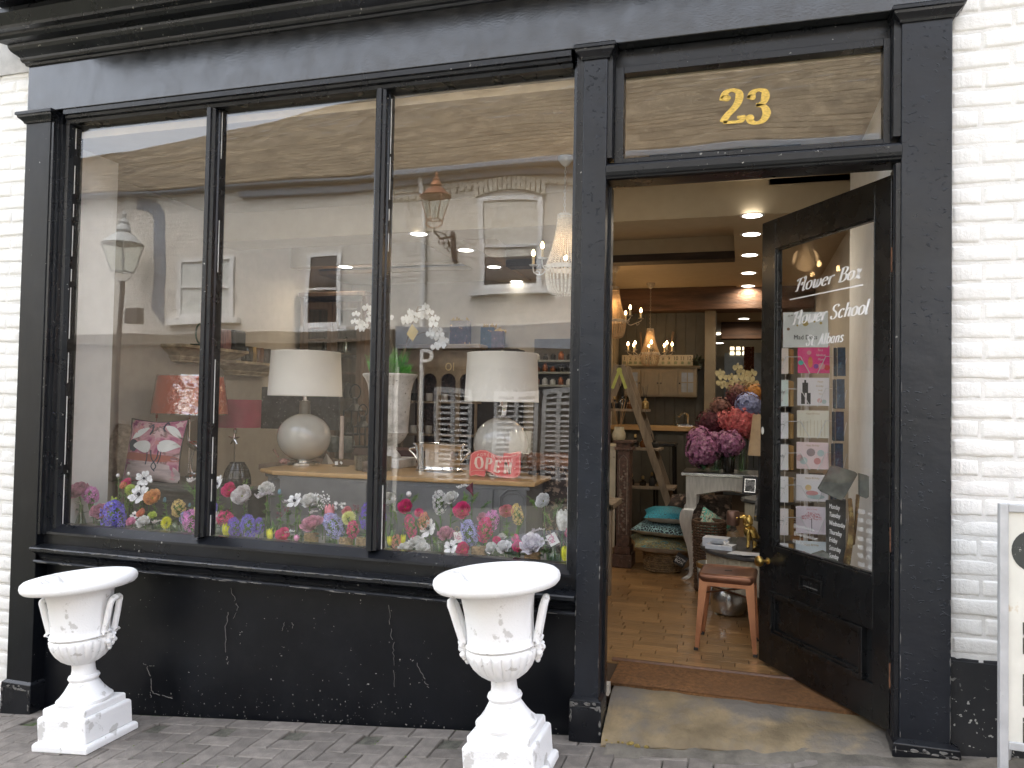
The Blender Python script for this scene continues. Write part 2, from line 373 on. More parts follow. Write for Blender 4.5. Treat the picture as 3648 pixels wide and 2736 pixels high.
# moss tufts in the joints
M('moss', (.10, .16, .03), .95, var=.4, scale=60)
ms = MB(); random.seed(3)
for k in range(420):
    x = random.uniform(-3.6, .2); y = -.05-.1*random.randrange(1, 12)-.0; x = x if random.random() < .5 else round(x*10)/10
    if noise.noise((x*1.3, y*1.3, 3)) < .02: continue
    y += 0 if x == round(x*10)/10 else random.uniform(-.003, .003)
    ms.ball((x, y+random.uniform(-.05, .05)*(x == round(x*10)/10), gz(x)-.004), random.uniform(.003, .006), 5, 3, sz=.8)
put('moss', ms, MATS['moss'], ground, kind='stuff')
# ================================================================== brick walls either side
def brick_wall(name, x0, x1, z0, z1, label, black_to=None, shift=0, ylim=.06):
    t = thing(name, label, 'wall', (x0, 0, z0))
    put('mortar', MB().box(x0, x1, .047, .3, z0, z1), MATS['mortar_white'], t)
    vm = []
    for k in range(8):
        random.seed(50+k); L = .218; H = .069; mb = MB(); nu, nv = 8, 6; o = random.random()*50
        def fn(u, v, o=o):
            u = (0, .03, .06, .25, .5, .75, .94, .97, 1)[round(u*8)]; v = (0, .09, .18, .5, .82, .91, 1)[round(v*6)]; x = u*L; z = v*H; e = min(u, 1-u)*L; f = min(v, 1-v)*H; d = min(e, f, .0115)/.0115
            x += .004*noise.noise((x*12, z*12, o)) if 0 < u < 1 else .003*noise.noise((o, z*30, 2)); z += .005*noise.noise((x*9+o, v*3, 7))
            return (x, .0505-.0080*math.sin(d*pi/2)**.8-.0042*noise.noise((x*14, z*22, o)), z)
        mb.sheet(fn, nu, nv); vm.append(mb.mesh('brick', MATS['white_brick_paint'], 'all'))
        if black_to is not None:
            b = MB(); b.sheet(fn, nu, nv); vm.append(b.mesh('brick', MATS['black_brick_paint'], 'all'))
        else: vm.append(None)
    random.seed(hash(name) % 100 if False else len(name)); r = 0; z = z0; n = 0; rest = MB()
    while z < z1-.02:
        off = (0 if r % 2 else -.112)+random.uniform(-.01, .01)+shift; x = x0+off
        while x < x1-.01:
            a = max(x, x0); b = min(x+.216, x1)
            if b-a > .03 and n < 298:
                k = random.randrange(8)*2; me = vm[k+1] if (black_to is not None and z+.04 < black_to) else vm[k]
                putm('brick', me, t, (a-x0, random.uniform(-.003, .003), z-z0+random.uniform(-.003, .003)), (0, random.uniform(-.008, .008), 0), ((b-a)/.218, 1, 1)); n += 1
            x += .225
        z += .0775; r += 1
    return t
brick_wall('brick_wall', .79, 1.62, -.02, 3.36, 'white painted brick wall with black painted foot, right of the door pilaster', black_to=.50)
brick_wall('brick_wall', -4.45, -3.975, -.46, 3.36, 'narrow strip of white painted brick wall left of the shop window')
hw = MB().box(-4.45, -3.97, .03, .3, 3.362, 4.6).box(1.0, 1.62, .03, .3, 3.362, 4.6)
tag(put('upper_wall', hw, M('render_grey', (.5, .49, .47), .8, bmp=.3)), 'pale rendered wall rising above the cornice at the top corners', 'wall')
tag(put('plinth_wall', MB().box(.79, 1.62, .03, .052, -.02, .50), MATS['black_brick_paint']), 'black painted backing strip at the foot of the white brick wall', 'wall')
# ================================================================== shopfront
SF = thing('shopfront', 'black painted timber shopfront with three tall window panes, number 23 and open glazed door', 'shopfront', (-.65, 0, 0))
BK = MATS['black']
def molding_cap(x0, x1, z, h=.062, out=.042, yb=.11):
    mb = MB(); prof = [(0, 0), (.008, .0), (.012, .010), (.02, .018), (.034, .03), (.036, .040), (.044, .043), (.044, h-.006), (.038, h), (0, h)]
    k = out/.044
    rings = []
    for (o, zz) in prof:
        o *= k; rings.append([(x0-o, -o, z+zz), (x1+o, -o, z+zz), (x1+o, yb, z+zz), (x0-o, yb, z+zz)])
    vs = [p for r in rings for p in r]; fs = []
    for j in range(len(rings)-1):
        for i in range(4): fs.append((4*j+i, 4*j+(i+1) % 4, 4*j+4+(i+1) % 4, 4*j+4+i))
    fs.append((3, 2, 1, 0)); n = 4*(len(rings)-1); fs.append((n, n+1, n+2, n+3)); mb.add(vs, fs); return mb
def pilaster(x0, x1, zb, zp, zt, mat, kick=.018):
    p = put('pilaster', MB().box(x0, x1, 0, .13, zp-.01, zt+.01), mat, SF, bev=.003)
    prof = [(.001, 0), (kick, 0)] ; mb = MB()
    mb.box(x0-kick, x1+kick, -kick, .115, zb, zp-.035)
    v0 = [(x0-kick, -kick), (x1+kick, -kick), (x1+kick, .115), (x0-kick, .115)]; v1 = [(x0-.001, -.001), (x1+.001, -.001), (x1+.001, .115), (x0-.001, .115)]
    vs = [(*q, zp-.035) for q in v0]+[(*q, zp-.012) for q in [(a+(.003 if a > x0 and a > (x0+x1)/2 else -.003)*-1, b) for a, b in v0]]+[(*q, zp) for q in v1]
    mb.add(vs, [(j*4+i, j*4+(i+1) % 4, j*4+4+(i+1) % 4, j*4+4+i) for j in range(2) for i in range(4)])
    put('plinth', mb, MATS['black'], p, bev=.003)
    put('capital', molding_cap(x0, x1, zt), MATS['black'], p)
    return p
pilaster(-3.97, -3.79, -.33, -.125, 3.04, MATS['black_riser'])
pilaster(-.705, -.597, -.005, .19, 3.04, MATS['black_blister'])
pilaster(.603, .785, .09, .188, 3.045, MATS['black_blister'], kick=.03)
# fascia and cornice
put('fascia', MB().box(-3.968, .80, 0.0, .14, 3.102, 3.42), MATS['black_fascia'], SF, bev=.004)
cp = [(.0, 3.372), (-.012, 3.372), (-.016, 3.384), (-.028, 3.388), (-.034, 3.40), (-.036, 3.412), (-.05, 3.420), (-.075, 3.436), (-.085, 3.452), (-.088, 3.466),
      (-.14, 3.470), (-.155, 3.482), (-.16, 3.494), (-.195, 3.498), (-.2, 3.512), (-.215, 3.53), (-.232, 3.55), (-.24, 3.56), (-.24, 3.585), (-.02, 3.60), (.1, 3.60), (.1, 3.43), (0, 3.43)]
mb = MB(); n = len(cp); vs = []
for (y, z) in cp: vs.append((-3.968+min(0, y)*.7, y, z))
for (y, z) in cp: vs.append((.8, y, z))
mb.add(vs, [(i, (i+1) % n, n+(i+1) % n, n+i) for i in range(n)]+[tuple(range(n))[::-1], tuple(range(n, 2*n))])
put('cornice', mb, BK, SF)
put('awning_box', MB().box(-3.93, .8, -.60, -.02, 3.605, 3.64).box(-3.93, .8, -.60, -.57, 3.64, 3.9).box(-3.93, .8, -.3, -.02, 3.64, 4.7), BK, SF)
# window frame
XL, XR, ZB, ZT, YG = -3.71, -.767, .745, 3.035, .10
fr = MB()
def jamb(x0, x1, z0, z1, side):
    # stepped mouldings across x between x0 and x1
    w_ = x1-x0; st = [(0, .005), (.22, .005), (.25, .02), (.42, .02), (.46, .035), (.62, .035), (.66, .055), (.9, .06), (1, .085)]
    pts = [(x0+w_*(a if side > 0 else 1-a), y) for a, y in st]
    prof = pts+[(pts[-1][0], .15), (pts[0][0], .15)]
    fr.ext(prof, z0, z1, axis='z')
jamb(-3.79, XL, .70, 3.10, 1); jamb(XR, -.706, .70, 3.10, -1)
st = [(3.10, .006), (3.075, .006), (3.072, .02), (3.058, .024), (3.055, .045), (ZT+.003, .05), (ZT, .085)]
fr.ext([(y, z) for z, y in st]+[(.15, ZT), (.15, 3.10)], XL, XR)
put('window_frame', fr, BK, SF)
lower = [(.095, ZB), (.085, ZB), (.035, .712), (.032, .700), (.05, .698), (.05, .150+.545)]
sill = MB()
sill.ext([(.15, .745), (.092, .745), (.030, .712), (.028, .700), (.046, .697), (.046, .640), (.15, .64)], -3.79+.002, -.706)
sill.ext([(.14, .6395), (.03, .6395), (-.030, .632), (-.036, .626), (-.036, .612), (-.026, .606), (-.004, .598), (.010, .585), (.018, .570), (.020, .560), (-.002, .556), (-.008, .549), (-.006, .541), (.012, .536), (.14, .536)], -3.80, -.7055)
put('window_sill', sill, BK, SF)
for x in (-2.750, -1.745):
    mb = MB(); prof = [(x-.036, .14), (x-.036, .085), (x-.030, .078), (x-.028, .055), (x-.014, .047), (x-.012, .034), (x+.012, .034), (x+.014, .047), (x+.028, .055), (x+.030, .078), (x+.036, .085), (x+.036, .14)]
    mb.ext(prof[::-1], ZB+.001, ZT-.001, axis='z'); put('mullion', mb, BK, SF)
PX = [(XL, -2.786), (-2.714, -1.781), (-1.709, XR)]
for a, b in PX: put('window_pane', MB().box(a-.004, b+.004, YG, YG+.006, ZB-.004, ZT+.004), MATS['pane_glass'], SF)
pt = MB()
for a, b in PX:
    for (x0, x1) in ((a, a+.0035), (b-.0035, b)):
        z = ZB+.002
        while z < ZT-.05:
            L = random.uniform(.05, .4); 
            if random.random() < (.75 if x0 < a+.001 else .25): pt.box(x0, x1, YG-.0045, YG-.001, z, min(z+L, ZT-.01))
            z += L+random.uniform(.01, .1)
put('putty_line', pt, MATS['putty'], SF, kind='stuff')
# stall riser
def riser(u, v):
    x = -3.79+u*(3.79-.70); zb = gz(x)-.03; z = zb+v*(.54-zb); return (x, .078+.006*noise.noise((x*1.5, z*3, 1)), z)
rs = MB().sheet(riser, 60, 14).box(-3.79, -.70, .10, .14, -.5, .6)
R_ = put('stall_riser', rs, MATS['black_riser'], SF, smooth='all')
ck = MB()
def crack(pts, w0=.0035):
    w0 *= .62
    P = [at(x, y, .07) for x, y in pts]; Q = []
    for a, b in zip(P, P[1:]):
        for k in range(6):
            t = k/6; q = a.lerp(b, t); Q.append(q+Vector((random.uniform(-.007, .007), 0, random.uniform(-.003, .003))))
    Q.append(P[-1])
    for k in range(len(Q)-1):
        if random.random() < .12: continue
        a, b = Q[k], Q[k+1]; d = (b-a).normalized(); nrm = Vector((-d.z, 0, d.x)); wd = w0*random.uniform(.25, .8)
        ck.add([a-nrm*wd+Vector((0, -.0035, 0)), a+nrm*wd+Vector((0, -.0035, 0)), b+nrm*wd+Vector((0, -.0035, 0)), b-nrm*wd+Vector((0, -.0035, 0)), a-nrm*wd, a+nrm*wd, b+nrm*wd, b-nrm*wd],
               [(0, 1, 2, 3), (0, 4, 5, 1), (2, 6, 7, 3), (1, 5, 6, 2), (0, 3, 7, 4)])
Kc = lambda L: [(400+x*.5877, 1950+y*.5877) for x, y in L]
crack(Kc([(190, 700), (214, 720), (232, 790), (236, 850), (250, 885), (300, 895), (365, 915)])); crack(Kc([(214, 716), (256, 718)])); crack(Kc([(236, 880), (238, 915)]))
crack(Kc([(722, 248), (740, 310), (760, 360), (735, 430)]), .0016); crack(Kc([(706, 395), (690, 480), (688, 635)]), .0022); crack(Kc([(697, 660), (702, 708)]), .0022)
crack(Kc([(1680, 350), (1685, 490), (1708, 590), (1704, 690), (1710, 845)]), .002); crack(Kc([(1040, 450), (1030, 505)]), .0014); crack(Kc([(1093, 455), (1093, 490)]), .0014)
crack(Kc([(1850, 700), (1890, 800), (1920, 850)]), .002)
put('paint_crack', ck, MATS['crack'], R_, kind='stuff')
sp = MB(); random.seed(21)
for k in range(40):
    px = random.uniform(520, 1640); py = random.uniform(2090, 2500); q = at(px, py, .069); s = random.uniform(.0007, .0026)*(1.5 if random.random() < .1 else 1); sp.ball(q, s, 5, 3, sy=.5)
for k in range(160):
    px = random.uniform(500, 1640); q = at(px, 0, .07); q = Vector((q.x, .069, 0)); q.z = gz(q.x)+random.random()**2.2*.16; sp.ball(q, random.uniform(.001, .004), 5, 3, sy=.4, sz=random.uniform(.5, 1.6))
put('paint_speck', sp, MATS['crack'], R_, kind='stuff')
# flaked paint on ledges and plinths
fl = MB(); random.seed(5)
def flake(c, rx, rz, ny=-1):
    n = random.randint(6, 9); c = Vector(c); pts = [(c.x+rx*cos(2*pi*i/n)*random.uniform(.5, 1.1), c.z+rz*sin(2*pi*i/n)*random.uniform(.5, 1.1)) for i in range(n)]
    fl.add([(a, c.y, b) for a, b in pts]+[(a, c.y+.004, b) for a, b in pts], [tuple(range(n))]+[(i, n+i, n+(i+1) % n, (i+1) % n) for i in range(n)])
for k in range(60): x = random.uniform(-3.75, -.75); flake((x, -.0385, .629+random.uniform(-.004, .003)), random.uniform(.006, .05), random.uniform(.0012, .003))
for k in range(46): x = random.uniform(-3.75, -.75); flake((x, -.0105, .548+random.uniform(-.004, .003)), random.uniform(.006, .06), random.uniform(.001, .0026))
for x0, x1, z, y in ((-.72, -.58, .158, -.0215), (.58, .81, .155, -.034), (-3.98, -3.78, -.155, -.021)):
    for k in range(9): flake((random.uniform(x0, x1), y, z+random.uniform(-.012, .012)), random.uniform(.006, .02), random.uniform(.003, .009))
    for k in range(8): flake((random.choice((x0+.005, x1-.005)), y, random.uniform(z-.12, z)), random.uniform(.002, .006), random.uniform(.006, .02))
for k in range(26): flake((random.choice((-.703, -.599)), -.0035, random.uniform(.2, 1.5)), random.uniform(.001, .0022), random.uniform(.003, .02))
for k in range(40): flake((random.choice((.606, .782)), -.0035, .19+random.random()**1.5*1.4), random.uniform(.001, .0022), random.uniform(.003, .03))
put('paint_flake', fl, MATS['crack'], SF, kind='stuff')
# door frame, transom, fanlight
df = MB()
df.ext([(-.597, .012), (-.575, .012), (-.572, .03), (-.572, .15), (-.597, .15)], 2.59, 3.10, axis='z')
df.ext([(-.597, .09), (-.585, .09), (-.585, .15), (-.597, .15)], .17, 2.48, axis='z')
df.ext([(.603, .012), (.585, .012), (.585, .02), (.578, .03), (.578, .045), (.603, .045)], .14, 2.48, axis='z')
df.box(.588, .603, .045, .15, .14, 2.48)
df.ext([(.603, .012), (.575, .012), (.572, .03), (.572, .15), (.603, .15)], 2.59, 3.10, axis='z')
put('door_frame', df, BK, SF)
tr = MB().ext([(.004, 2.500), (-.004, 2.506), (-.008, 2.520), (-.008, 2.548), (.006, 2.552), (.008, 2.558), (.014, 2.560), (.018, 2.566), (.03, 2.568), (.14, 2.568), (.14, 2.488), (.02, 2.488), (.006, 2.494)], -.597, .603)
put('transom', tr, BK, SF, bev=.0015)
fn_ = MB().box(-.572, -.532, .06, .12, 2.569, 3.02).box(.545, .572, .06, .12, 2.569, 3.02).ext([(.06, 2.5695), (.06, 2.598), (.09, 2.603), (.12, 2.603), (.12, 2.5695)], -.532, .545).box(-.532, .545, .06, .12, 2.988, 3.02)
fn_.box(-.572, .572, .07, .13, 3.02, 3.10)
fw = put('fanlight', fn_, BK, SF, bev=.002)
put('pane', MB().box(-.536, .549, .098, .103, 2.596, 2.992), MATS['pane_glass'], fw)
def numeral(ch, px, py, h):
    a = at(px, py, .097); m = pen_mb(ch, h, thick=.24, thin=.09, xs=1.0, z=0)
    m.add([(v.x, v.y, -.0015) for v in m.v], [])  # thickness rim
    m.xf(frame((a.x, .0968, a.z), (1, 0, 0), (0, 0, 1)))
    return m
for ch, px in (('2', 2612), ('3', 2706)):
    a = at(px, 437, .097); b = at(px, 320, .097)
    nm = numeral(ch, px, 437, b.z-a.z); put('numeral', nm, MATS['gold'], fw)
    bl = MB(); o = at(px, 437, .0968); h = b.z-a.z
    for (bx, by) in ([(.08, .76)] if ch == '2' else [(.1, .8), (.06, .18)]): bl.lathe([(.075*h, 0), (.08*h, .001), (.05*h, .002)], 14)
    if ch == '2': sp2 = [(.08, .76)]
    else: sp2 = [(.1, .79), (.06, .16)]
    bl = MB()
    wd = G[ch][0]+.06
    for bx, by in sp2:
        t = MB().lathe([(.085*h, 0), (.085*h, .0015)], 14); t.xf(frame((o.x+(bx-wd/2)*h, .0968, o.z+by*h), (1, 0, 0), (0, 0, 1))); put('numeral_terminal', t, MATS['gold'], fw)
# ------------------------------------------------------------------ the door leaf, ajar into the shop
HN = Vector((.583, .10, .17)); U = Vector((-.539, .842, 0)).normalized(); NO = Vector((U.y*-1, U.x, 0)).normalized()   # outward normal towards the street
if NO.y > 0: NO = -NO
DW, DZ0, DZ1 = .914, .17, 2.458
DR = put('door', MB().box(0, .001, 0, .001, 0, .001), MATS['black_door'])  # replaced below
bpy.data.objects.remove(DR)
def dpt(u, z, n=0): return HN+U*u+NO*n+Vector((0, 0, z-.17))
def dbox(u0, u1, z0, z1, n0, n1, mb):
    c = dpt((u0+u1)/2, (z0+z1)/2, (n0+n1)/2); return mb.obox(c, U*(u1-u0)/2, -NO*(n1-n0)/2 if False else NO*(n1-n0)/2, Vector((0, 0, (z1-z0)/2)))
def duz(px, py):
    p = on_plane(px, py, HN, NO); return (p-HN).dot(U), p.z
G0 = duz(2760, 895); G1 = duz(3113, 760); G2 = duz(2754, 1935); G3 = duz(3114, 2070)
GU0, GU1 = (G1[0]+G3[0])/2, (G0[0]+G2[0])/2; GZ1, GZ0 = (G0[1]+G1[1])/2, (G2[1]+G3[1])/2
print('door glass', G0, G1, G2, G3)
PU0, PU1 = duz(3077, 2423)[0], duz(2745, 2150)[0]; PZ0, PZ1 = duz(3077, 2423)[1], duz(3077, 2235)[1]
print('panel', PU0, PU1, PZ0, PZ1)
PZ0, PZ1 = min(PZ0, PZ1), max(PZ0, PZ1); PU0, PU1 = min(PU0, PU1), max(PU0, PU1)
dm = MB(); T = .044
dbox(0, GU0, DZ0, DZ1, -T, 0, dm); dbox(GU1, DW, DZ0, DZ1, -T, 0, dm); dbox(GU0, GU1, GZ1, DZ1, -T, 0, dm)
dbox(GU0, GU1, PZ1+.002, GZ0, -T, 0, dm); dbox(GU0, GU1, DZ0, PZ0, -T, 0, dm); dbox(GU0, GU1, PZ0, PZ1+.002, -T, -.014, dm)
DR = put('door', dm, MATS['black_door'], SF, bev=.002, label='black door leaf standing open into the shop')
gm = MB()
def rect_mould(u0, u1, z0, z1, wd, n0, n1, mb):   # bolection mould running inside a rectangle
    for (a, b, c, d) in ((u0, u0+wd, z0, z1), (u1-wd, u1, z0, z1), (u0+wd, u1-wd, z0, z0+wd), (u0+wd, u1-wd, z1-wd, z1)): dbox(a, b, c, d, n0, n1, mb)
rect_mould(GU0, GU1, GZ0, GZ1, .012, -.03, -.006, gm); rect_mould(GU0-.002, GU1+.002, GZ0-.002, GZ1+.002, .006, -.02, .003, gm)
rect_mould(PU0, PU1, PZ0, PZ1, .020, -.015, .012, gm); rect_mould(PU0+.020, PU1-.020, PZ0+.020, PZ1-.020, .014, -.0145, .001, gm)
put('moulding', gm, MATS['black_door'], DR, bev=.002)
pn = MB(); dbox(GU0+.001, GU1-.001, GZ0+.001, GZ1-.001, -.024, -.019, pn); put('door_pane', pn, MATS['door_glass'], DR)
lp = MB(); a = duz(2850, 2040); b = duz(2932, 2115)
u0, u1, z0, z1 = b[0], a[0], min(a[1], b[1])-.02, max(a[1], b[1])-.005
print('letter', u0, u1, z0, z1)
rect_mould(u0, u1, z0, z1, .009, 0, .010, lp); dbox(u0+.03, u1-.03, (z0+z1)/2-.014, (z0+z1)/2+.014, .0, .004, lp); put('letter_plate', lp, MATS['black_door'], DR, bev=.001)
lk = MB(); dbox(u0+.034, u1-.034, (z0+z1)/2-.012, (z0+z1)/2-.009, .004, .006, lk); put('letter_flap_edge', lk, MATS['crack'], DR)
ku, kz = duz(2737, 1998); kp = MB().lathe([(.016, 0), (.017, .004), (.008, .008), (.007, .028), (.012, .034), (.024, .042), (.028, .054), (.024, .066), (.012, .072), (.001, .073)], 20)
kp.xf(frame(dpt(ku, kz, 0), U, Vector((0, 0, 1))) if U.cross(Vector((0, 0, 1))).dot(NO) > 0 else frame(dpt(ku, kz, 0), -U, Vector((0, 0, 1))))
put('knob', kp, MATS['brass'], DR, smooth=True)
lu, lz = duz(2712, 1534); kk = MB().lathe([(.010, 0), (.012, .003), (.004, .004)], 14, sy=1.7); kk.xf(frame(dpt(DW-.022, lz, 0), -U, Vector((0, 0, 1))))
put('lock_escutcheon', kk, MATS['chip_white'], DR)
for z in (.35, .9, 2.05): put('hinge', MB().lathe([(.009, 0), (.009, .1)], 10, c=(.588, .085, z)), M('rust', (.16, .07, .035), .8, var=.4, scale=50), DR)
# lettering on the door glass, just proud of the outer face
LT = M('vinyl_white', (.92, .92, .92), .5, var=.02)
LS = M('vinyl_small', (.62, .62, .61), .5)
def on_door(mb, px, py, label=None, n=-.0175, name='lettering', mat=None, up=(0, 0, 1)):
    u, z = duz(px, py); m = frame(dpt(u, z, n), -U, up); mb.xf(m); return put(name, mb, mat or LT, DR)
def dh(px, y0, y1): return duz(px, y0)[1]-duz(px, y1)[1]
def dw(x0, x1, y): return duz(x0, y)[0]-duz(x1, y)[0]
def fit_w(mb, wd):
    x = [v.x for v in mb.v]; k = wd/(max(x)-min(x)); c = (max(x)+min(x))/2
    for v in mb.v: v.x = (v.x-c)*k
    return mb
h1 = dh(3000, 930, 978)
on_door(fit_w(pen_mb('Flower Box', h1, thick=.15, thin=.055, shear=.26), dw(2815, 3052, 975)), 2933, 1014)
ln = MB(); a = duz(2803, 1076); b = duz(3062, 1003); zz = (a[1]+b[1])/2
dbox(b[0], a[0], zz-.003, zz+.003, -.0185, -.017, ln); put('lettering_rule', ln, LT, DR)
on_door(fit_w(pen_mb('Flower School', h1*1.02, thick=.15, thin=.055, shear=.26), dw(2802, 3078, 1120)), 2940, 1137)
on_door(fit_w(pen_mb('St. Albans', h1*.8, thick=.15, thin=.055, shear=.26), dw(2857, 2992, 1200)), 2925, 1224)
for k, (dn, hr, py) in enumerate(zip(('Monday', 'Tuesday', 'Wednesday', 'Thursday', 'Friday', 'Saturday', 'Sunday'), ('10:00 - 16:00', '9:00 - 17:00', '9:00 - 17:00', '9:00 - 17:00', '9:00 - 17:00', '9:00 - 17:00', '10:00 - 16:00'), (1803, 1832, 1862, 1894, 1922, 1950, 1978))):
    t = text_mb(dn, .031, .0004, shear=.15, xs=.72, align='LEFT'); on_door(t, 2942, py, mat=LS)
    t = text_mb(hr, .028, .0004, shear=.15, xs=.72, align='LEFT'); on_door(t, 3042, py+18+k*2, mat=LS)
for s, px, py in (('@flowerboxstalbans', 2852, 1880), ('@flowerschoolstalbans', 2858, 1910), ('01727 842077', 2838, 1934)):
    t = text_mb(s, .025, .0004, shear=.15, xs=.75); on_door(t, px, py, mat=LS)
# ------------------------------------------------------------------ doorstep stone
M('step_stone', (.225, .17, .095), .75, var=.35, scale=4, bmp=1, bscale=26, c2=(.135, .12, .10), c2t=(.45, .60), c2scale=3.0)
def step_fn(u, v):
    x = -.574+u*1.165; y0 = -.045+.03*noise.noise((x*4, 1, 5))+.012*noise.noise((x*15, 3, 5)); y = y0+v*(.30-y0)
    f = .025+.095*u*1.02; z = f+(.146-f)*min(1, v*1.15)**.8+.012*noise.noise((x*5, y*7, 2))+.004*noise.noise((x*18, y*22, 2))+.02*max(0, noise.noise((x*3, y*5, 9))-.2)
    if v < .04: z -= .012
    return (x, y, z)
ss = MB().sheet(step_fn, 50, 16)
def stf(u, v):
    p = step_fn(u, 0); return (p[0], p[1]-.006*(1-v)*noise.noise((p[0]*9, 0, 0))-.004, gz(p[0])-.04+v*(p[2]-gz(p[0])+.04))
ss.sheet(stf, 50, 2)
ST = tag(put('doorstep', ss, MATS['step_stone'], smooth='all'), 'worn grey and ochre stone doorstep beneath the open door', 'doorstep')
M('lichen', (.30, .22, .06), .95, var=.4, scale=30, bmp=1, bscale=90)
lm = MB(); random.seed(8)
for (px, py, r, n) in ((2205, 2640, .035, 40), (2360, 2652, .05, 60), (2290, 2655, .03, 25), (2180, 2610, .02, 16)):
    b = on_z(px, py, .03)
    for k in range(n):
        a = random.uniform(0, 2*pi); q = random.random()**.5
        lm.ball((b.x+r*2.0*q*cos(a), min(b.y+r*.5*q*sin(a), 0.02), .02+random.uniform(-.01, .012)), random.uniform(.006, .014), 6, 4, sz=.6)
put('lichen', lm, MATS['lichen'], ST, kind='stuff', smooth='all')
M('concrete', (.15, .135, .11), .9, var=.35, scale=9, bmp=.6, bscale=80)
cm = MB().sheet(lambda u, v: (-.55+u*1.6, -.17+v*.16+.0*u, gz(-.55+u*1.6)-.004+.016*v+.016*noise.noise((u*11, v*3, 1))+.004*noise.noise((u*50, v*9, 1))), 30, 4)
tag(put('concrete_apron', cm, MATS['concrete'], smooth='all'), 'rough strip of pale mortar where the doorstep meets the pavers', 'paving')
# A-board at the right edge
SB = thing('sandwich_board', 'white and grey metal framed pavement sign with black lettering, cut by the right edge', 'sign', (1.15, -.12, .17))
SM = M('board_white', (.74, .73, .66), .5, var=.04, c2=(.5, .33, .13), c2t=(.66, .75), c2scale=6); SGm = M('sign_grey', (.52, .53, .54), .5, metal=.2, var=.1, c2=(.1, .1, .1), c2t=(.68, .72), c2scale=50)
x0, x1, zt, zb, y = .872, 1.47, 1.155, .30, -.28
put('board', MB().box(x0+.02, x1-.02, y+.008, y+.018, zb+.02, zt-.02), SM, SB)
put('board_frame', MB().box(x0, x0+.028, y, y+.03, .165, zt).box(x1-.028, x1, y, y+.03, .19, zt).box(x0+.028, x1-.028, y, y+.03, zt-.028, zt).box(x0+.028, x1-.028, y, y+.03, zb, zb+.028), SGm, SB, bev=.003)
for x_, z_ in ((x0+.10, .17), (x1-.10, .19)): put('rear_leg', MB().tube([(x_, y+.03, zt-.03), (x_, y+.26, z_)], .01), SGm, SB)
lt = MB(); q = at(3648, 1970, y+.007)
for k, (zz, s) in enumerate(((q.z, 'O'), (.69, 'E'), (.51, 'E'), (.36, 'E'))):
    if k == 0:
        t = MB().lathe([(.075, 0), (.075, .001)], 30); t.xf(frame((.985, y+.0075, at(3648, 1963, y).z), (1, 0, 0), (0, 0, 1)))
    else: t = MB().box(.945, 1.40, y+.0062, y+.0078, zz-.055, zz+.055)
    lt.join(t)
put('printed_block', lt, M('sign_black', (.05, .055, .05), .6, c2=(.6, .6, .55), c2t=(.6, .66), c2scale=60), SB)
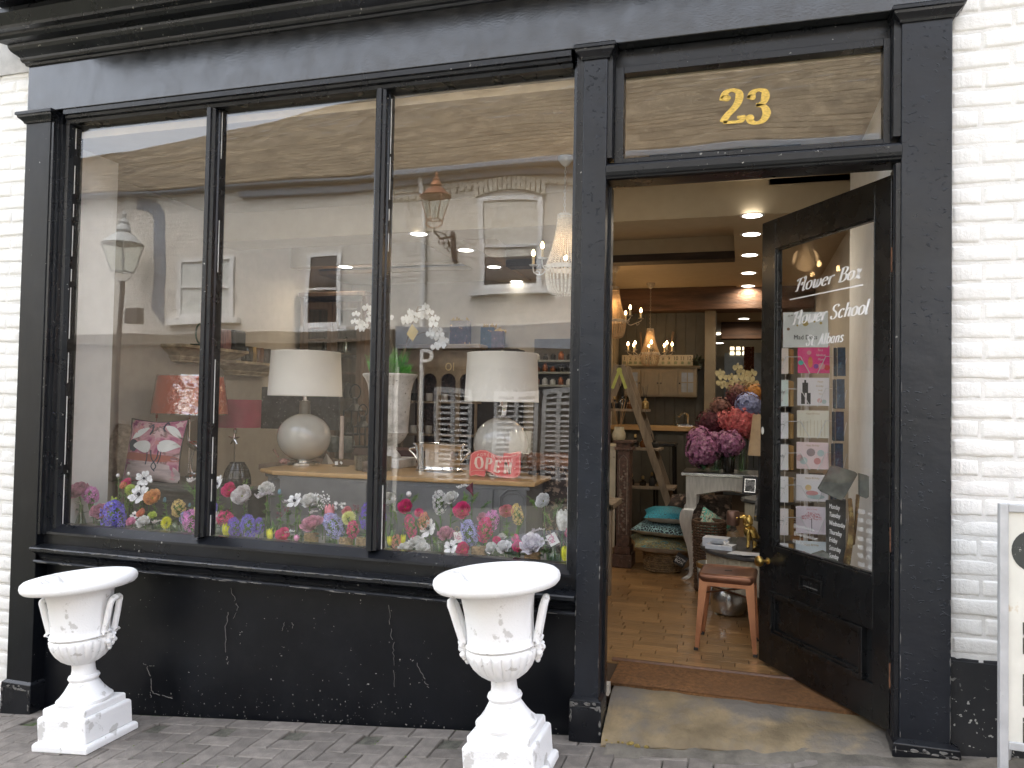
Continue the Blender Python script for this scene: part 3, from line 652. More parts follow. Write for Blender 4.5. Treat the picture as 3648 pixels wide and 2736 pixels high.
# ================================================================== urns
UM, unt, up = newmat('urn_white'); v = tc(unt)
base = ramp(unt, noi(unt, v, 4), [(.3, (.90, .90, .90)), (.7, (.93, .93, .925))])
blot = ramp(unt, noi(unt, v, 12, 5, .6, .2), [(.60, 0.0), (.64, 1.0)]); 
base = mix(unt, blot, base, (.64, .63, .61)); unt.links.new(base, up.inputs['Base Color']); up.inputs['Roughness'].default_value = .75
b = bump(unt, noi(unt, v, 120, 4, .6), .5, .004); b = bump(unt, blot, -.35, .003, b); unt.links.new(b, up.inputs['Normal'])
K = .262/.30; KZ = .925
def urn(loc, label):
    t = thing('garden_urn', label, 'urn', loc, (0, -slope, 0), 'white urns standing on the pavement')
    S = lambda L: [(r*K, z*K*KZ) for r, z in L]
    def sq(h, z0, z1, mb, r=.006): return mb.cbox(-h, h, -h, h, z0, z1, r)
    put('pedestal', sq(.165*K*1.02, .05*K*KZ, .195*K*KZ, sq(.19*K, .0, .05*K*KZ, MB(), .01), .008), UM, t, local=True, bev=.006)
    put('pedestal_step', sq(.145*K*1.02, .195*K*KZ, .24*K*KZ, MB(), .006), UM, t, local=True, bev=.004)
    put('foot', MB().lathe(S([(.142, .24), (.146, .25), (.146, .262), (.138, .268), (.125, .282), (.102, .312), (.083, .345), (.072, .365), (.078, .372), (.083, .385), (.078, .398), (.066, .404), (.061, .43), (.060, .455), (.063, .472)]), 40), UM, t, local=True, smooth=35)
    def gad(j, a, r, z):
        s = abs(cos(a*11)); return r*(1+.075*(s**.5-.75)*min(1, max(0, (z/K/KZ-.47)*18))*min(1, max(0, (.632-z/K/KZ)*40)))
    put('gadroon', MB().lathe(S([(.062, .470), (.085, .480), (.115, .503), (.140, .535), (.157, .570), (.166, .600), (.167, .618), (.160, .630), (.150, .634)]), 220, rf=gad, cap=False), UM, t, local=True, smooth='all')
    put('body', MB().lathe(S([(.150, .632), (.166, .636), (.170, .644), (.167, .652), (.160, .660), (.158, .69), (.160, .75), (.165, .82), (.173, .88), (.182, .92), (.194, .94)]), 48, cap=False), UM, t, local=True, smooth=50)
    put('rim', MB().lathe(S([(.190, .932), (.215, .930), (.262, .930), (.286, .936), (.298, .950), (.302, .968), (.298, .986), (.284, .999), (.258, 1.005), (.225, 1.003), (.192, .992), (.174, .972), (.163, .93), (.156, .86), (.150, .80), (.001, .80)]), 64, cap=False), UM, t, local=True, smooth='all')
    for s, ang in ((-1, radians(8)), (1, radians(8))):
        mb = MB(); hb = []
        for k in range(2):
            y = (-1, 1)[k]*.042
            hb.append([(.172, y, .66), (.182, y, .70), (.197, y*.98, .76), (.213, y*.92, .825)])
        pts = hb[0]+[(.222, -.034, .85), (.226, -.018, .862), (.227, 0, .864), (.226, .018, .862), (.222, .034, .85)]+hb[1][::-1]
        mb.tube([(x*K, y*K, z*K*KZ) for x, y, z in catmull(pts, 3)], .0155*K*1.15, 8)
        rm = Matrix.Rotation(ang if s > 0 else pi+ang, 4, 'Z') @ Matrix.Diagonal((1, 1, KZ if False else 1, 1)); put('handle', mb.xf(rm), UM, t, local=True, smooth='all')
        mk = MB()
        rk = rm @ Matrix.Diagonal((1, 1, KZ, 1))   # grotesque mask with curled horns at the handle root
        mk.ball((.172*K, 0, .63*K), .032*K, 10, 7, sz=1.25, sx=.8); mk.ball((.197*K, 0, .622*K), .012*K, 7, 5, sz=1.3)
        for q in (-1, 1):
            mk.ball((.195*K, q*.014*K, .638*K), .009*K, 7, 5); mk.ball((.182*K, q*.026*K, .60*K), .016*K, 8, 5); mk.ball((.176*K, q*.012*K, .585*K), .016*K, 8, 5, sz=1.2)
            sp_ = [((.172+.012*cos(a*1.0))*K, q*(.046+.020*(1-a/9)*cos(a))*K, (.650+.020*(1-a/9)*sin(a))*K) for a in [i*.5 for i in range(15)]]
            mk.tube(sp_, [.0085*K*(1-i/22) for i in range(15)], 7)
            mk.tube([(.19*K, q*.012*K, .655*K), (.194*K, q*.03*K, .668*K), (.188*K, q*.05*K, .662*K)], .007*K, 6)
        mk.ball((.168*K, 0, .565*K), .014*K, 8, 5, sz=1.6)
        put('handle_mask', mk.xf(rk), UM, t, local=True, smooth='all')
    return t
urn((-3.115, -.275, gz(-3.115)), 'white urn by the left pilaster, below the coral lampshade')
urn((-.892, -.345, gz(-.892)), 'white urn nearest the door, in front of the centre pilaster')
# ================================================================== SHOP INTERIOR : shell
FZ = .15
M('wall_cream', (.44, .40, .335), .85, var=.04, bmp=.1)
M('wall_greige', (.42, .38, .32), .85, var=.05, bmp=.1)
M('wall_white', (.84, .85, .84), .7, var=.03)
M('ceiling_cream', (.43, .35, .24), .9, var=.03)
M('oak_block', (.33, .185, .075), .34, var=.18, scale=9, stretch=(1, 6, 1), rnd=.30, bmp=.15, coat=.25)
M('floor_dark', (.07, .04, .02), .8)
M('beam_brown', (.11, .055, .03), .6, var=.4, scale=6, stretch=(.4, 3, 3), bmp=.6)
M('beam_dark', (.035, .02, .013), .6, var=.4, scale=6, stretch=(.4, 3, 3), bmp=.6)
M('matting', (.27, .125, .042), 1.0, var=.3, scale=60, bmp=1.0, bscale=260, c2=(.17, .08, .03), c2t=(.40, .75), c2scale=3)
M('wood_trim', (.16, .075, .035), .5, var=.3, scale=8)
M('panel_greygreen', (.075, .072, .058), .6, var=.08)
M('cupboard_stone', (.235, .195, .135), .55, var=.06)
M('white_paint', (.74, .74, .72), .5, var=.03)
M('oak_top', (.50, .31, .13), .35, var=.12, scale=7, stretch=(.6, 8, 1), bmp=.1)
M('pine_dark', (.17, .11, .07), .6, var=.25, scale=6, stretch=(3, 3, .6), bmp=.4)
M('ladder_wood', (.26, .20, .14), .7, var=.25, scale=8, stretch=(3, 3, .5), bmp=.4)
M('iron', (.03, .03, .03), .45, metal=.7)
M('chrome', (.75, .75, .74), .09, metal=1, var=.05)
M('silver', (.62, .62, .60), .22, metal=1, var=.12, scale=9)
M('silver_paint', (.52, .50, .46), .30, metal=.55, var=.12, scale=10, stretch=(6, 6, 1))
M('antique_brass', (.42, .29, .12), .35, metal=.9, var=.3, scale=30)
M('dark_glass', (.03, .028, .025), .12, coat=.6)
M('white_card', (.80, .79, .76), .6, var=.02)
clear('clear_glass', r0=.05, tint=(.93, .96, .94))
clear('jar_glass', r0=.06, tint=(.80, .88, .84))
clear('smoke_glass', r0=.07, tint=(.35, .34, .33))
floor = put('floor', MB().box(-4.6, 3.4, .31, 12, .05, FZ-.008).box(-4.6, -.7, .15, .31, .05, FZ-.008), MATS['floor_dark'], kind='structure')
bmv = []
for k in range(5):
    mb = MB(); L = .24; mb.cbox(-L/2+.0012, L/2-.0012, -.0338, .0338, -.02, 0, .0016); bmv.append(mb.mesh('floor_block', MATS['oak_block']))
random.seed(31); blocks = []
for j in range(0, 120):
    y = .66+j*.069; off = random.uniform(0, .24)
    for i in range(-30, 18):
        x = i*.2415+off
        if y > .66 or True: blocks.append((x, y))
def scr(P):
    d = P-CAM; f = d.dot(CF); return 1824+FPX*d.dot(CR)/f, 1368-FPX*d.dot(CU)/f
def vis_door(P):
    px, py = scr(P); return 2130 < px < 2860 and py > 1880
near = [b for b in blocks if vis_door(Vector((b[0], b[1], FZ)))]; near.sort(key=lambda b: b[1]); nset = set(near[:290])
rest = MB()
for b in blocks:
    if b in nset: putm('floor_block', bmv[random.randrange(5)], floor, (b[0], b[1], FZ+random.uniform(-.0008, .0008)), (0, 0, random.uniform(-.004, .004)))
    elif -4.2 < b[0] < .6 and b[1] < 7: rest.box(b[0]-.1185, b[0]+.1185, b[1]-.0335, b[1]+.0335, FZ-.01, FZ)
put('floor_block', rest, MATS['oak_block'], floor, kind='stuff')
MT = tag(put('doormat', MB().sheet(lambda u, v: (-.60+u*1.18, .31+v*.33, .157+.0025*noise.noise((u*30, v*9, 1))), 90, 30).box(-.60, .58, .31, .64, .12, .153), MATS['matting'], smooth='all'), 'brown coir doormat let into the floor just inside the door', 'doormat')
tag(put('mat_edging', MB().ext([(.300+.34, .14), (.665, .14), (.665, .162), (.655, .168), (.645, .166), (.64, .158)], -.64, .58), MATS['wood_trim']), 'dark wooden strip along the back of the doormat', 'floor trim')
# walls
def wall(name, mb, mat, label, cat='wall', **k): return tag(put(name, mb, MATS[mat], **k), label, cat)
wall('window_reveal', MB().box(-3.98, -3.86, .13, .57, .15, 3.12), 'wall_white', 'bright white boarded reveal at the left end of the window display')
wall('side_wall', MB().box(-4.3, -4.15, .13, 4.2, .15, 3.1), 'wall_cream', 'plain cream side wall carrying the carved shelves')
wall('rear_wall', MB().box(-4.3, -1.46, 4.2, 4.3, .15, 3.1).box(-1.46, -1.36, 4.2, 5.2, .15, 3.1), 'wall_cream', 'cream wall behind the glazed cupboard doors')
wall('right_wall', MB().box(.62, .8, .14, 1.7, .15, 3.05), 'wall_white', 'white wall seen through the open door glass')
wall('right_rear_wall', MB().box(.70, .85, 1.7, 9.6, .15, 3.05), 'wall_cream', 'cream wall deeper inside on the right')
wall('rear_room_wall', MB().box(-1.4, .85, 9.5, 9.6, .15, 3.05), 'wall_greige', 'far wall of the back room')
wall('inner_front_wall', MB().box(-4.3, .8, .14, .2, 3.04, 3.1).box(-.60, -.575, .15, .20, .15, .2), 'wall_cream', 'cream strip above the window inside')
# tongue and groove back wall
BW = thing('panelled_wall', 'grey green tongue and groove wall behind the cream wall cupboard', 'wall', (-.9, 5.2, .15))
random.seed(4)
for i in range(9):
    x = -1.36+i*.108; put('board', MB().cbox(x, x+.105, 5.19, 5.25, .15, 2.60, .001), MATS['panel_greygreen'], BW, bev=.004)
put('backing', MB().box(-1.37, -.40, 5.25, 5.3, .15, 2.6), MATS['iron'], BW)
tag(put('post', MB().box(-.398, -.285, 5.06, 5.30, .15, 2.60), MATS['cupboard_stone'], bev=.004), 'tall cream post at the end of the panelled wall', 'post')
tag(put('wall_post', MB().box(-1.45, -1.33, 4.9, 5.16, .15, 2.6), MATS['cupboard_stone'], bev=.004), 'cream upright left of the step ladder', 'post')
# ceilings
CE = put('ceiling', MB().box(-4.3, .85, .14, 1.86, 2.98, 3.02).box(-4.3, -.075, 2.18, 3.5, 2.94, 2.98).box(-4.3, -.075, 3.5, 5.0, 2.765, 2.80).box(-4.3, .85, 5.0, 9.6, 2.60, 2.64).box(.15, .85, 1.86, 5.0, 2.94, 2.98), MATS['ceiling_cream'], kind='structure')
put('soffit', MB().box(-4.3, .85, 1.86, 2.18, 2.75, 3.0).box(-.075, .85, 2.18, 5.0, 2.75, 2.95), MATS['ceiling_cream'], CE)
put('soffit_strip', MB().box(-2.45, -2.1, 2.18, 5.0, 2.749, 2.95).box(-4.3, -2.45, 3.0, 3.12, 2.749, 2.95), MATS['ceiling_cream'], CE)
put('trim', MB().box(-2.1, -.075, 3.33, 3.40, 2.812, 2.94), MATS['ceiling_cream'], CE)
put('beam', MB().box(-2.1, -.076, 3.325, 3.499, 2.745, 2.811), MATS['beam_dark'], CE, bev=.006)
put('beam', MB().box(-4.1, -.2, 2.9, 3.0, 2.78, 2.94), MATS['beam_dark'], CE, bev=.006) if False else None
put('beam', MB().box(-1.9, .69, 4.96, 5.30-.02, 2.52, 2.7649), MATS['beam_brown'], CE, bev=.01)
put('beam', MB().box(-.28, .69, 6.9, 7.1, 2.38, 2.60), MATS['beam_brown'], CE, bev=.01)
put('beam', MB().box(-.55, .30, 1.2, 1.27, 2.92, 2.98), MATS['beam_dark'], CE, bev=.004)
# downlights
def downlight(x, y, z, lit, label, pw=.75):
    t = thing('downlight', label, 'downlight', (x, y, z), group='ceiling downlights')
    put('bezel', MB().lathe([(.062, -.004), (.078, -.004), (.080, 0), (.062, .0)], 28, cap=False), MATS['white_paint'], t, local=True, smooth=True)
    put('lamp_disc', MB().lathe([(.0625, -.003), (.001, -.0032)], 28, cap=False), MATS['lamp_glow'], t, local=True)
    if lit:
        ld = bpy.data.lights.new('downlight_beam', 'AREA'); ld.shape = 'DISK'; ld.size = .11; ld.energy = pw; ld.color = (1, .84, .64); ld.spread = radians(160)
        lo = bpy.data.objects.new('downlight_beam', ld); col.objects.link(lo); lo.parent = t; lo.location = (0, 0, -.006)
emis('lamp_glow', (1, .95, .86), 2.2)
order = ['nearest', 'second', 'third', 'fourth', 'fifth']
for k, (px, py) in enumerate([(2680, 767), (2677, 834), (2671, 908), (2667, 972), (2665, 1018)]):
    p = on_z(px, py, 2.75); downlight(p.x, p.y, 2.75, k in (0, 2, 4), 'glowing round downlight in the doorway row, %s from the door' % order[k])
for k, (px, py) in enumerate([(1492, 832), (1659, 890), (1760, 950), (1840, 1002), (1907, 1043)]):
    p = on_z(px, py, 2.75); p2 = on_z(px, py, 2.749)
    downlight(p.x, p.y, 2.749, k in (0, 2), 'glowing round downlight seen through the right window pane, %s of its row' % ('first', 'second', 'third', 'fourth', 'fifth')[k])
p = on_z(1130, 1079, 2.6); downlight(-3.6, 3.06, 2.749, True, 'small glowing downlight seen above the left white lampshade')
p = on_z(2650, 1135, 2.6); downlight(p.x, p.y, 2.6, True, 'glowing downlight beyond the brown beam in the back room')
for px, py, w_ in ((2552, 1190, 'left'), (2562, 1222, 'lower left'), (2664, 1252, 'right')):
    p = on_z(px, py, 2.45); p = at(px, py, 8.4); downlight(p.x, 8.4, p.z, False, 'faint far downlight in the back room, %s of the three' % w_)
# ---------------------------------------------------------------- chandeliers
emis('bulb_glow', (1, .62, .26), 5)
M('bead_wood', (.40, .29, .17), .5, var=.2, scale=90, rnd=0)
M('bead_clear', (.66, .64, .58), .2, var=.2, scale=90, coat=.5)
M('chand_iron', (.42, .36, .28), .5, var=.25, scale=30)
M('chand_white', (.62, .64, .64), .6, var=.1)
def chandelier(top, zc, rt, rm, zr, zb, arms, armr, label, bead, iron, ang0=0, pw=10, hz=True):
    x, y, z0 = top; t = thing('chandelier', label, 'chandelier', (x, y, z0), group='beaded chandeliers')
    put('ceiling_rose', MB().lathe([(.045, 0), (.044, -.02), (.02, -.05), (.006, -.06), (.001, -.061)], 20), iron, t, local=True, smooth=True)
    ch = MB(); zz = -.06; k = 0
    while zz > zc-z0+.0:
        ch.tube([(.006*cos(a)*(k % 2), .006*cos(a)*((k+1) % 2), zz-.012+.012*sin(a)) for a in [i*pi/4 for i in range(8)]], .0016, 4, close=True); zz -= .02; k += 1
    put('chain', ch, iron, t, local=True, kind='stuff')
    zc -= z0; zr -= z0; zb -= z0
    fr_ = MB()
    put('top_cap', MB().lathe([(rt*.9, zc), (rt*1.05, zc-.004), (rt*1.0, zc-.015), (rt*1.08, zc-.03), (rt*.9, zc-.032)], 24), iron, t, local=True, smooth=True)
    put('hoop', MB().lathe([(rm*.98, zr+.003), (rm*1.02, zr), (rm*1.0, zr-.011), (rm*1.02, zr-.022), (rm*.97, zr-.024), (rm*.97, zr+.003)], 32, cap=False), iron, t, local=True, smooth=True)
    bd = MB(); ns = 30; R = .0062
    for i in range(ns):
        a = 2*pi*i/ns; n = int(abs(zc-zr)/.0125)
        for j in range(n):
            u = j/n; r = rt+(rm*.94-rt)*(u**1.6); bd.ball((r*cos(a), r*sin(a), zc-.02+(zr-zc+.02)*u), R, 5, 3)
    put('bead_string', bd, bead, t, local=True, kind='stuff')
    bd = MB()
    for i in range(26):
        a = 2*pi*i/26; n = int(abs(zr-zb)/.0115)+6
        for j in range(n):
            u = j/n; r = rm*.96*(math.cos(u*1.25))**.55; bd.ball((r*cos(a), r*sin(a), zr-.02+(zb-zr+.02)*math.sin(u*pi/2)**1.1), R, 5, 3)
    put('bead_basket', bd, bead, t, local=True, kind='stuff')
    for i in range(arms):
        a = ang0+2*pi*i/arms; c_, s_ = cos(a), sin(a); mb = MB()
        pts = [(rm, zr-.01), (rm+.02, zr-.035), (rm+.045, zr-.045), (rm+.08, zr-.03), (armr, zr-.005), (armr, zr+.012)]
        mb.tube([(r*c_, r*s_, z) for r, z in catmull(pts, 4)], .004, 6)
        cur = [(armr-.03+.018*cos(q)*(1-q/9), zr-.035+.018*sin(q)*(1-q/9)) for q in [j*.6 for j in range(12)]]; mb.tube([(r*c_, r*s_, z) for r, z in cur], .003, 5)
        mb.lathe([(.006, 0), (.022, .004), (.026, .010), (.020, .008), (.008, .006)], 12, c=(armr*c_, armr*s_, zr+.01))
        ar = put('arm', mb, iron, t, local=True, smooth=True)
        put('candle_tube', MB().lathe([(.0085, 0), (.0085, .055)], 10, c=(armr*c_, armr*s_, zr+.018)), MATS['candle_cream'], ar, local=True, smooth=True)
        put('bulb', MB().lathe([(.004, 0), (.010, .008), (.0115, .018), (.006, .034), (.001, .042)], 10, c=(armr*c_, armr*s_, zr+.073)), MATS['bulb_glow'], ar, local=True, smooth=True)
    pl = bpy.data.lights.new('candle_light', 'POINT'); pl.energy = pw; pl.color = (1, .62, .3); pl.shadow_soft_size = .08
    po = bpy.data.objects.new('candle_light', pl); col.objects.link(po); po.parent = t; po.location = (0, 0, zr+.16)
M('candle_cream', (.75, .62, .38), .6)
a = at(2013, 668, 1.1); chandelier((a.x, 1.1, 2.975), at(2013, 762, 1.1).z, .040, .112, at(2013, 948, 1.1).z, at(2013, 1048, 1.1).z, 5, .20, 'pale beaded basket chandelier hanging inside the right window pane', MATS['bead_clear'], MATS['chand_white'], ang0=radians(72+100), pw=.2)
a = at(2192, 960, 3.62); chandelier((a.x, 3.62, 2.764), at(2192, 1022, 3.62).z, .038, .105, at(2192, 1140, 3.62).z, at(2192, 1203, 3.62).z, 6, .24, 'amber lit beaded chandelier beside the centre pilaster in the doorway', MATS['bead_wood'], MATS['chand_iron'], ang0=radians(14), pw=.9)
a = at(2317, 1120, 4.62); chandelier((a.x, 4.62, 2.764), at(2317, 1170, 4.62).z, .036, .10, at(2317, 1257, 4.62).z, at(2317, 1303, 4.62).z, 8, .225, 'amber lit beaded chandelier in front of the wall cupboard', MATS['bead_wood'], MATS['chand_iron'], ang0=radians(10), pw=.7)
# ---------------------------------------------------------------- back wall cupboard and number blocks
CB = thing('wall_cupboard', 'cream four door wall cupboard with glazed end doors on the panelled wall', 'cupboard', (-.85, 5.18, 1.6))
cy0 = 5.02; A = at(2235, 1312, cy0); B = at(2482, 1415, cy0); cx0, cx1, cz1, cz0 = -1.26, B.x, A.z, B.z
put('carcase', MB().box(cx0, cx1, cy0, 5.188, cz0, cz1), MATS['cupboard_stone'], CB, bev=.003)
put('cornice', MB().ext([(5.18, cz1), (5.18, cz1+.03), (cy0-.035, cz1+.03), (cy0-.03, cz1+.018), (cy0-.012, cz1+.012), (cy0-.01, cz1)], cx0-.01, cx1+.03), MATS['cupboard_stone'], CB)
wd_ = (cx1-cx0)/4
for k in range(4):
    a_, b_ = cx0+k*wd_+.006, cx0+(k+1)*wd_-.006; zz0, zz1 = cz0+.02, cz1-.015
    d_ = MB()
    for (p, q, r, s) in ((a_, a_+.03, zz0, zz1), (b_-.03, b_, zz0, zz1), (a_+.03, b_-.03, zz0, zz0+.03), (a_+.03, b_-.03, zz1-.03, zz1)): d_.box(p, q, cy0-.014, cy0-.001, r, s)
    dd = put('cupboard_door', d_, MATS['cupboard_stone'], CB, bev=.0015)
    if k in (0, 3):
        put('glazing_bar', MB().box((a_+b_)/2-.005, (a_+b_)/2+.005, cy0-.013, cy0-.002, zz0+.03, zz1-.03).box(a_+.03, b_-.03, cy0-.0125, cy0-.0025, (zz0+zz1)/2-.005, (zz0+zz1)/2+.005), MATS['cupboard_stone'], dd)
        put('door_glass', MB().box(a_+.03, b_-.03, cy0-.006, cy0-.0035, zz0+.03, zz1-.03), M('window_blue', (.30, .33, .36), .1, coat=.8), dd)
    else:
        g_ = MB()
        for q in range(4): g_.cbox(a_+.031+q*(b_-a_-.062)/4, a_+.029+(q+1)*(b_-a_-.062)/4, cy0-.008, cy0-.002, zz0+.03, zz1-.03, .001)
        put('door_panel', g_, MATS['cupboard_stone'], dd)
    put('knob', MB().ball((b_-.012 if k in (1, 0) else a_+.012, cy0-.022, (zz0+zz1)/2-.01), .008, 8, 5), MATS['iron'], dd)
M('ink', (.02, .02, .02), .6)
xs12 = [2225, 2246, 2264, 2283, 2301, 2319, 2340, 2362, 2383, 2407, 2431, 2455]
for k, px in enumerate(xs12):
    p = at(px, 1300, cy0+.02); n = k+1; w2 = .030 if n < 10 else .038; h = .115
    t = thing('number_block', 'cream wooden tealight block with the numeral %s on top of the wall cupboard' % ('one','two','three','four','five','six','seven','eight','nine','ten','eleven','twelve')[k], 'number block', (p.x, cy0+.03, cz1+.031), group='numbered tealight blocks')
    put('block', MB().cbox(-w2, w2, -.015, .015, 0, h, .004), MATS['bead_clear'] if False else M('block_cream', (.46, .40, .30), .6, var=.1), t, local=True)
    tm = text_mb(str(n), .06, .0005, xs=.9); tm.xf(frame((0, -.0162, h-.038), (1, 0, 0), (0, 0, 1))); put('numeral', tm, MATS['ink'], t, local=True)
    put('tealight_cup', MB().lathe([(.015, 0), (.017, .032), (.014, .032), (.013, .006)], 12, c=(0, -.018, .012)), MATS['jar_glass'], t, local=True)
tag(put('antlers', MB().tube(catmull([(at(2290, 1260, 5.1).x, 5.12, 2.0), (at(2285, 1210, 5.1).x, 5.1, 2.12), (at(2283, 1170, 5.1).x, 5.08, 2.30)], 4), .012, 6).tube(catmull([(at(2385, 1235, 5.1).x, 5.12, 2.08), (at(2392, 1200, 5.1).x, 5.08, 2.18), (at(2400, 1165, 5.1).x, 5.06, 2.30)], 4), .014, 6).tube([(at(2390, 1210, 5.1).x, 5.1, 2.15), (at(2378, 1190, 5.1).x, 5.06, 2.22)], .009, 5), MATS['pine_dark'], smooth=True), 'dark antlers on the panelled wall behind the chandelier', 'antlers')
def blobplant(name, c, r, n, mat, label, cat, ls=.02):
    mb = MB()
    for k in range(n):
        d = Vector((random.gauss(0, 1), random.gauss(0, 1), random.gauss(0, 1))).normalized()*r*random.random()**.4; q = Vector(c)+d
        leaf(mb, q, d.normalized()+Vector((0, 0, .3)), ls*random.uniform(.7, 1.3), ls*.5)
    return tag(put(name, mb, mat, kind=None), label, cat)
def leaf(mb, p, d, L, W, bend=.15, n=4):
    d = Vector(d).normalized(); s = d.cross(Vector((random.uniform(-.3, .3), random.uniform(-.3, .3), 1)))
    if s.length < .01: s = d.orthogonal()
    s.normalize(); up = s.cross(d); vs = []
    for k in range(n+1):
        u = k/n; wq = W*math.sin(pi*min(1, u*.92+.06))**.8; c = Vector(p)+d*L*u-up*bend*L*u*u
        vs += [c-s*wq/2+up*wq*.12, c, c+s*wq/2+up*wq*.12]
    fs = []
    for k in range(n): b = 3*k; fs += [(b, b+1, b+4, b+3), (b+1, b+2, b+5, b+4)]
    mb.add(vs, fs)
M('leaf_dark', (.018, .035, .014), .5, var=.3)
M('leaf_green', (.08, .19, .04), .45, var=.3, scale=20)
M('leaf_deep', (.045, .11, .045), .4, var=.3, scale=20)
M('fern_green', (.085, .34, .035), .5, var=.35, scale=30)
blobplant('trailing_plant', at(2485, 1290, 5.05), .06, 90, MATS['leaf_dark'], 'dark trailing plant at the right end of the cupboard top', 'plant', .03)
# worktop under the cupboard, with sink and board
KC = thing('base_unit', 'grey green base unit with an oak worktop below the wall cupboard', 'counter', (-.85, 4.9, .15))
wz = at(2400, 1520, 4.6).z
put('worktop', MB().box(-1.32, -.42, 4.6, 5.18, wz-.045, wz), MATS['oak_top'], KC, bev=.003)
put('cabinet', MB().box(-1.30, -.42, 4.66, 5.18, .15, wz-.046), MATS['panel_greygreen'], KC)
for i in range(6): put('board', MB().cbox(-1.29+i*.145, -1.15+i*.145, 4.645, 4.659, .22, wz-.08, .002), MATS['panel_greygreen'], KC)
tag(put('mixer_tap', MB().tube(catmull([(-.56, 5.0, wz), (-.56, 4.98, wz+.12), (-.60, 4.9, wz+.14), (-.64, 4.85, wz+.10)], 4), .012, 8).box(-.66, -.5, 4.9, 5.0, wz, wz+.02), MATS['chrome'], smooth=True), 'chrome tap on the oak worktop', 'tap')
tag(put('hand_soap_bottle', MB().lathe([(.03, 0), (.034, .01), (.032, .09), (.012, .105), (.012, .13), (.001, .13)], 14, c=(-.66, 4.78, wz+.001)), MATS['clear_glass'], smooth=True), 'small clear bottle on the oak worktop', 'bottle')
# ---------------------------------------------------------------- rear room
RR = thing('rear_room_dresser', 'pale grey dresser with glowing leaded windows in the back room', 'dresser', (.1, 8.9, .15))
put('body', MB().box(-.28, .6, 9.0, 9.48, .15, 2.35), M('dresser_blue', (.20, .22, .24), .6), RR)
for r in range(2):
    for c_ in range(4):
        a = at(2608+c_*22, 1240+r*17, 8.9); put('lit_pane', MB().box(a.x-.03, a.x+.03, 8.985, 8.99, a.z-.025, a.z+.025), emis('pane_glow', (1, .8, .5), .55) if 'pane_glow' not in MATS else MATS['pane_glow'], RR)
put('shelf', MB().box(-.25, .58, 8.85, 9.0, 1.62, 1.65).box(-.25, .58, 8.85, 9.0, 1.2, 1.23), MATS['white_paint'], RR)
p = at(2668, 1290, 8.0)
tag(put('dried_flower_panel', MB().box(p.x-.07, p.x+.07, 8.0, 8.04, p.z-.28, p.z+.22), M('dried_pink', (.32, .12, .07), .9, var=.6, scale=60, c2=(.6, .4, .3), c2scale=25, bmp=1)), 'framed strip of dried pink flowers in the back room', 'picture')
# ---------------------------------------------------------------- step ladder display
LD = thing('step_ladder', 'wooden A-frame step ladder used as shelves, yellow hinge at the top', 'ladder', (-1.0, 3.7, .15))
yl = 3.55; tp = at(2208, 1300, yl); fr1 = at(2405, 1815, yl); fl1 = Vector((tp.x-(fr1.x-tp.x), yl, fr1.z))
for dy in (0, .34):
    for s, nm in ((1, 'right'), (-1, 'left')):
        x1 = tp.x+s*(.62); a_ = Vector((tp.x+s*.012, yl+dy, tp.z)); b_ = Vector((x1, yl+dy, .15)); d_ = (b_-a_)
        sx = d_.normalized().cross(Vector((0, 1, 0)))
        put('stile', MB().obox((a_+b_)/2, sx*.030, Vector((0, .012, 0)), d_/2), MATS['ladder_wood'], LD, bev=.002)
hin = MB()
for s in (1, -1):
    d_ = Vector((s*.62, 0, -(tp.z-.15))).normalized(); a_ = Vector((tp.x, yl-.016, tp.z-.045)); c_ = a_+d_*.09; sx = d_.cross(Vector((0, 1, 0)))
    hin.obox(c_, sx*.013, Vector((0, .003, 0)), d_*.09)
hin.join(MB().lathe([(.024, 0), (.024, .004)], 18).xf(frame((tp.x, yl-.019, tp.z-.05), (1, 0, 0), (0, 0, 1))))
put('hinge', hin, M('hinge_yellow', (.50, .52, .12), .5), LD)
sh_z = [at(2300, 1458, yl).z, at(2300, 1597, yl).z, at(2300, 1735, yl).z]
for z in sh_z:
    hw_ = .62*(tp.z-z)/(tp.z-.15)+.10; put('shelf', MB().box(tp.x-hw_, tp.x+hw_, yl+.015, yl+.33, z-.022, z), MATS['ladder_wood'], LD, bev=.002)
random.seed(9)
bot_m = [MATS['dark_glass'], MATS['antique_brass'], MATS['smoke_glass'], M('amber_glass', (.14, .05, .015), .15, coat=.5), M('black_matt', (.02, .02, .02), .6)]
def bottle_mb(r, h, neck=.35):
    return MB().lathe([(r*.9, 0), (r, .006), (r, h*.6), (r*.75, h*.7), (r*neck, h*.78), (r*neck, h), (.001, h)], 16)
def reeds(mb, x, y, z, h, n=6, sp=.04):
    for k in range(n): mb.tube([(x, y, z), (x+random.uniform(-sp, sp), y+random.uniform(-sp, sp), z+h*random.uniform(.85, 1.1))], .0022, 4)
def diffuser(x, y, z, r, h, m, label, reed=True, cat='diffuser', gr=None):
    t = thing('reed_diffuser' if reed else 'bottle', label, cat, (x, y, z), group=gr)
    put('bottle', bottle_mb(r, h), m, t, local=True, smooth=True)
    if reed: mb = MB(); reeds(mb, 0, 0, h*.5, h*1.6); put('reeds', mb, MATS['ink'], t, local=True)
    else: put('stopper', MB().lathe([(r*.3, h), (r*.45, h+.006), (r*.4, h+.03), (.001, h+.035)], 12), MATS['antique_brass'], t, local=True, smooth=True)
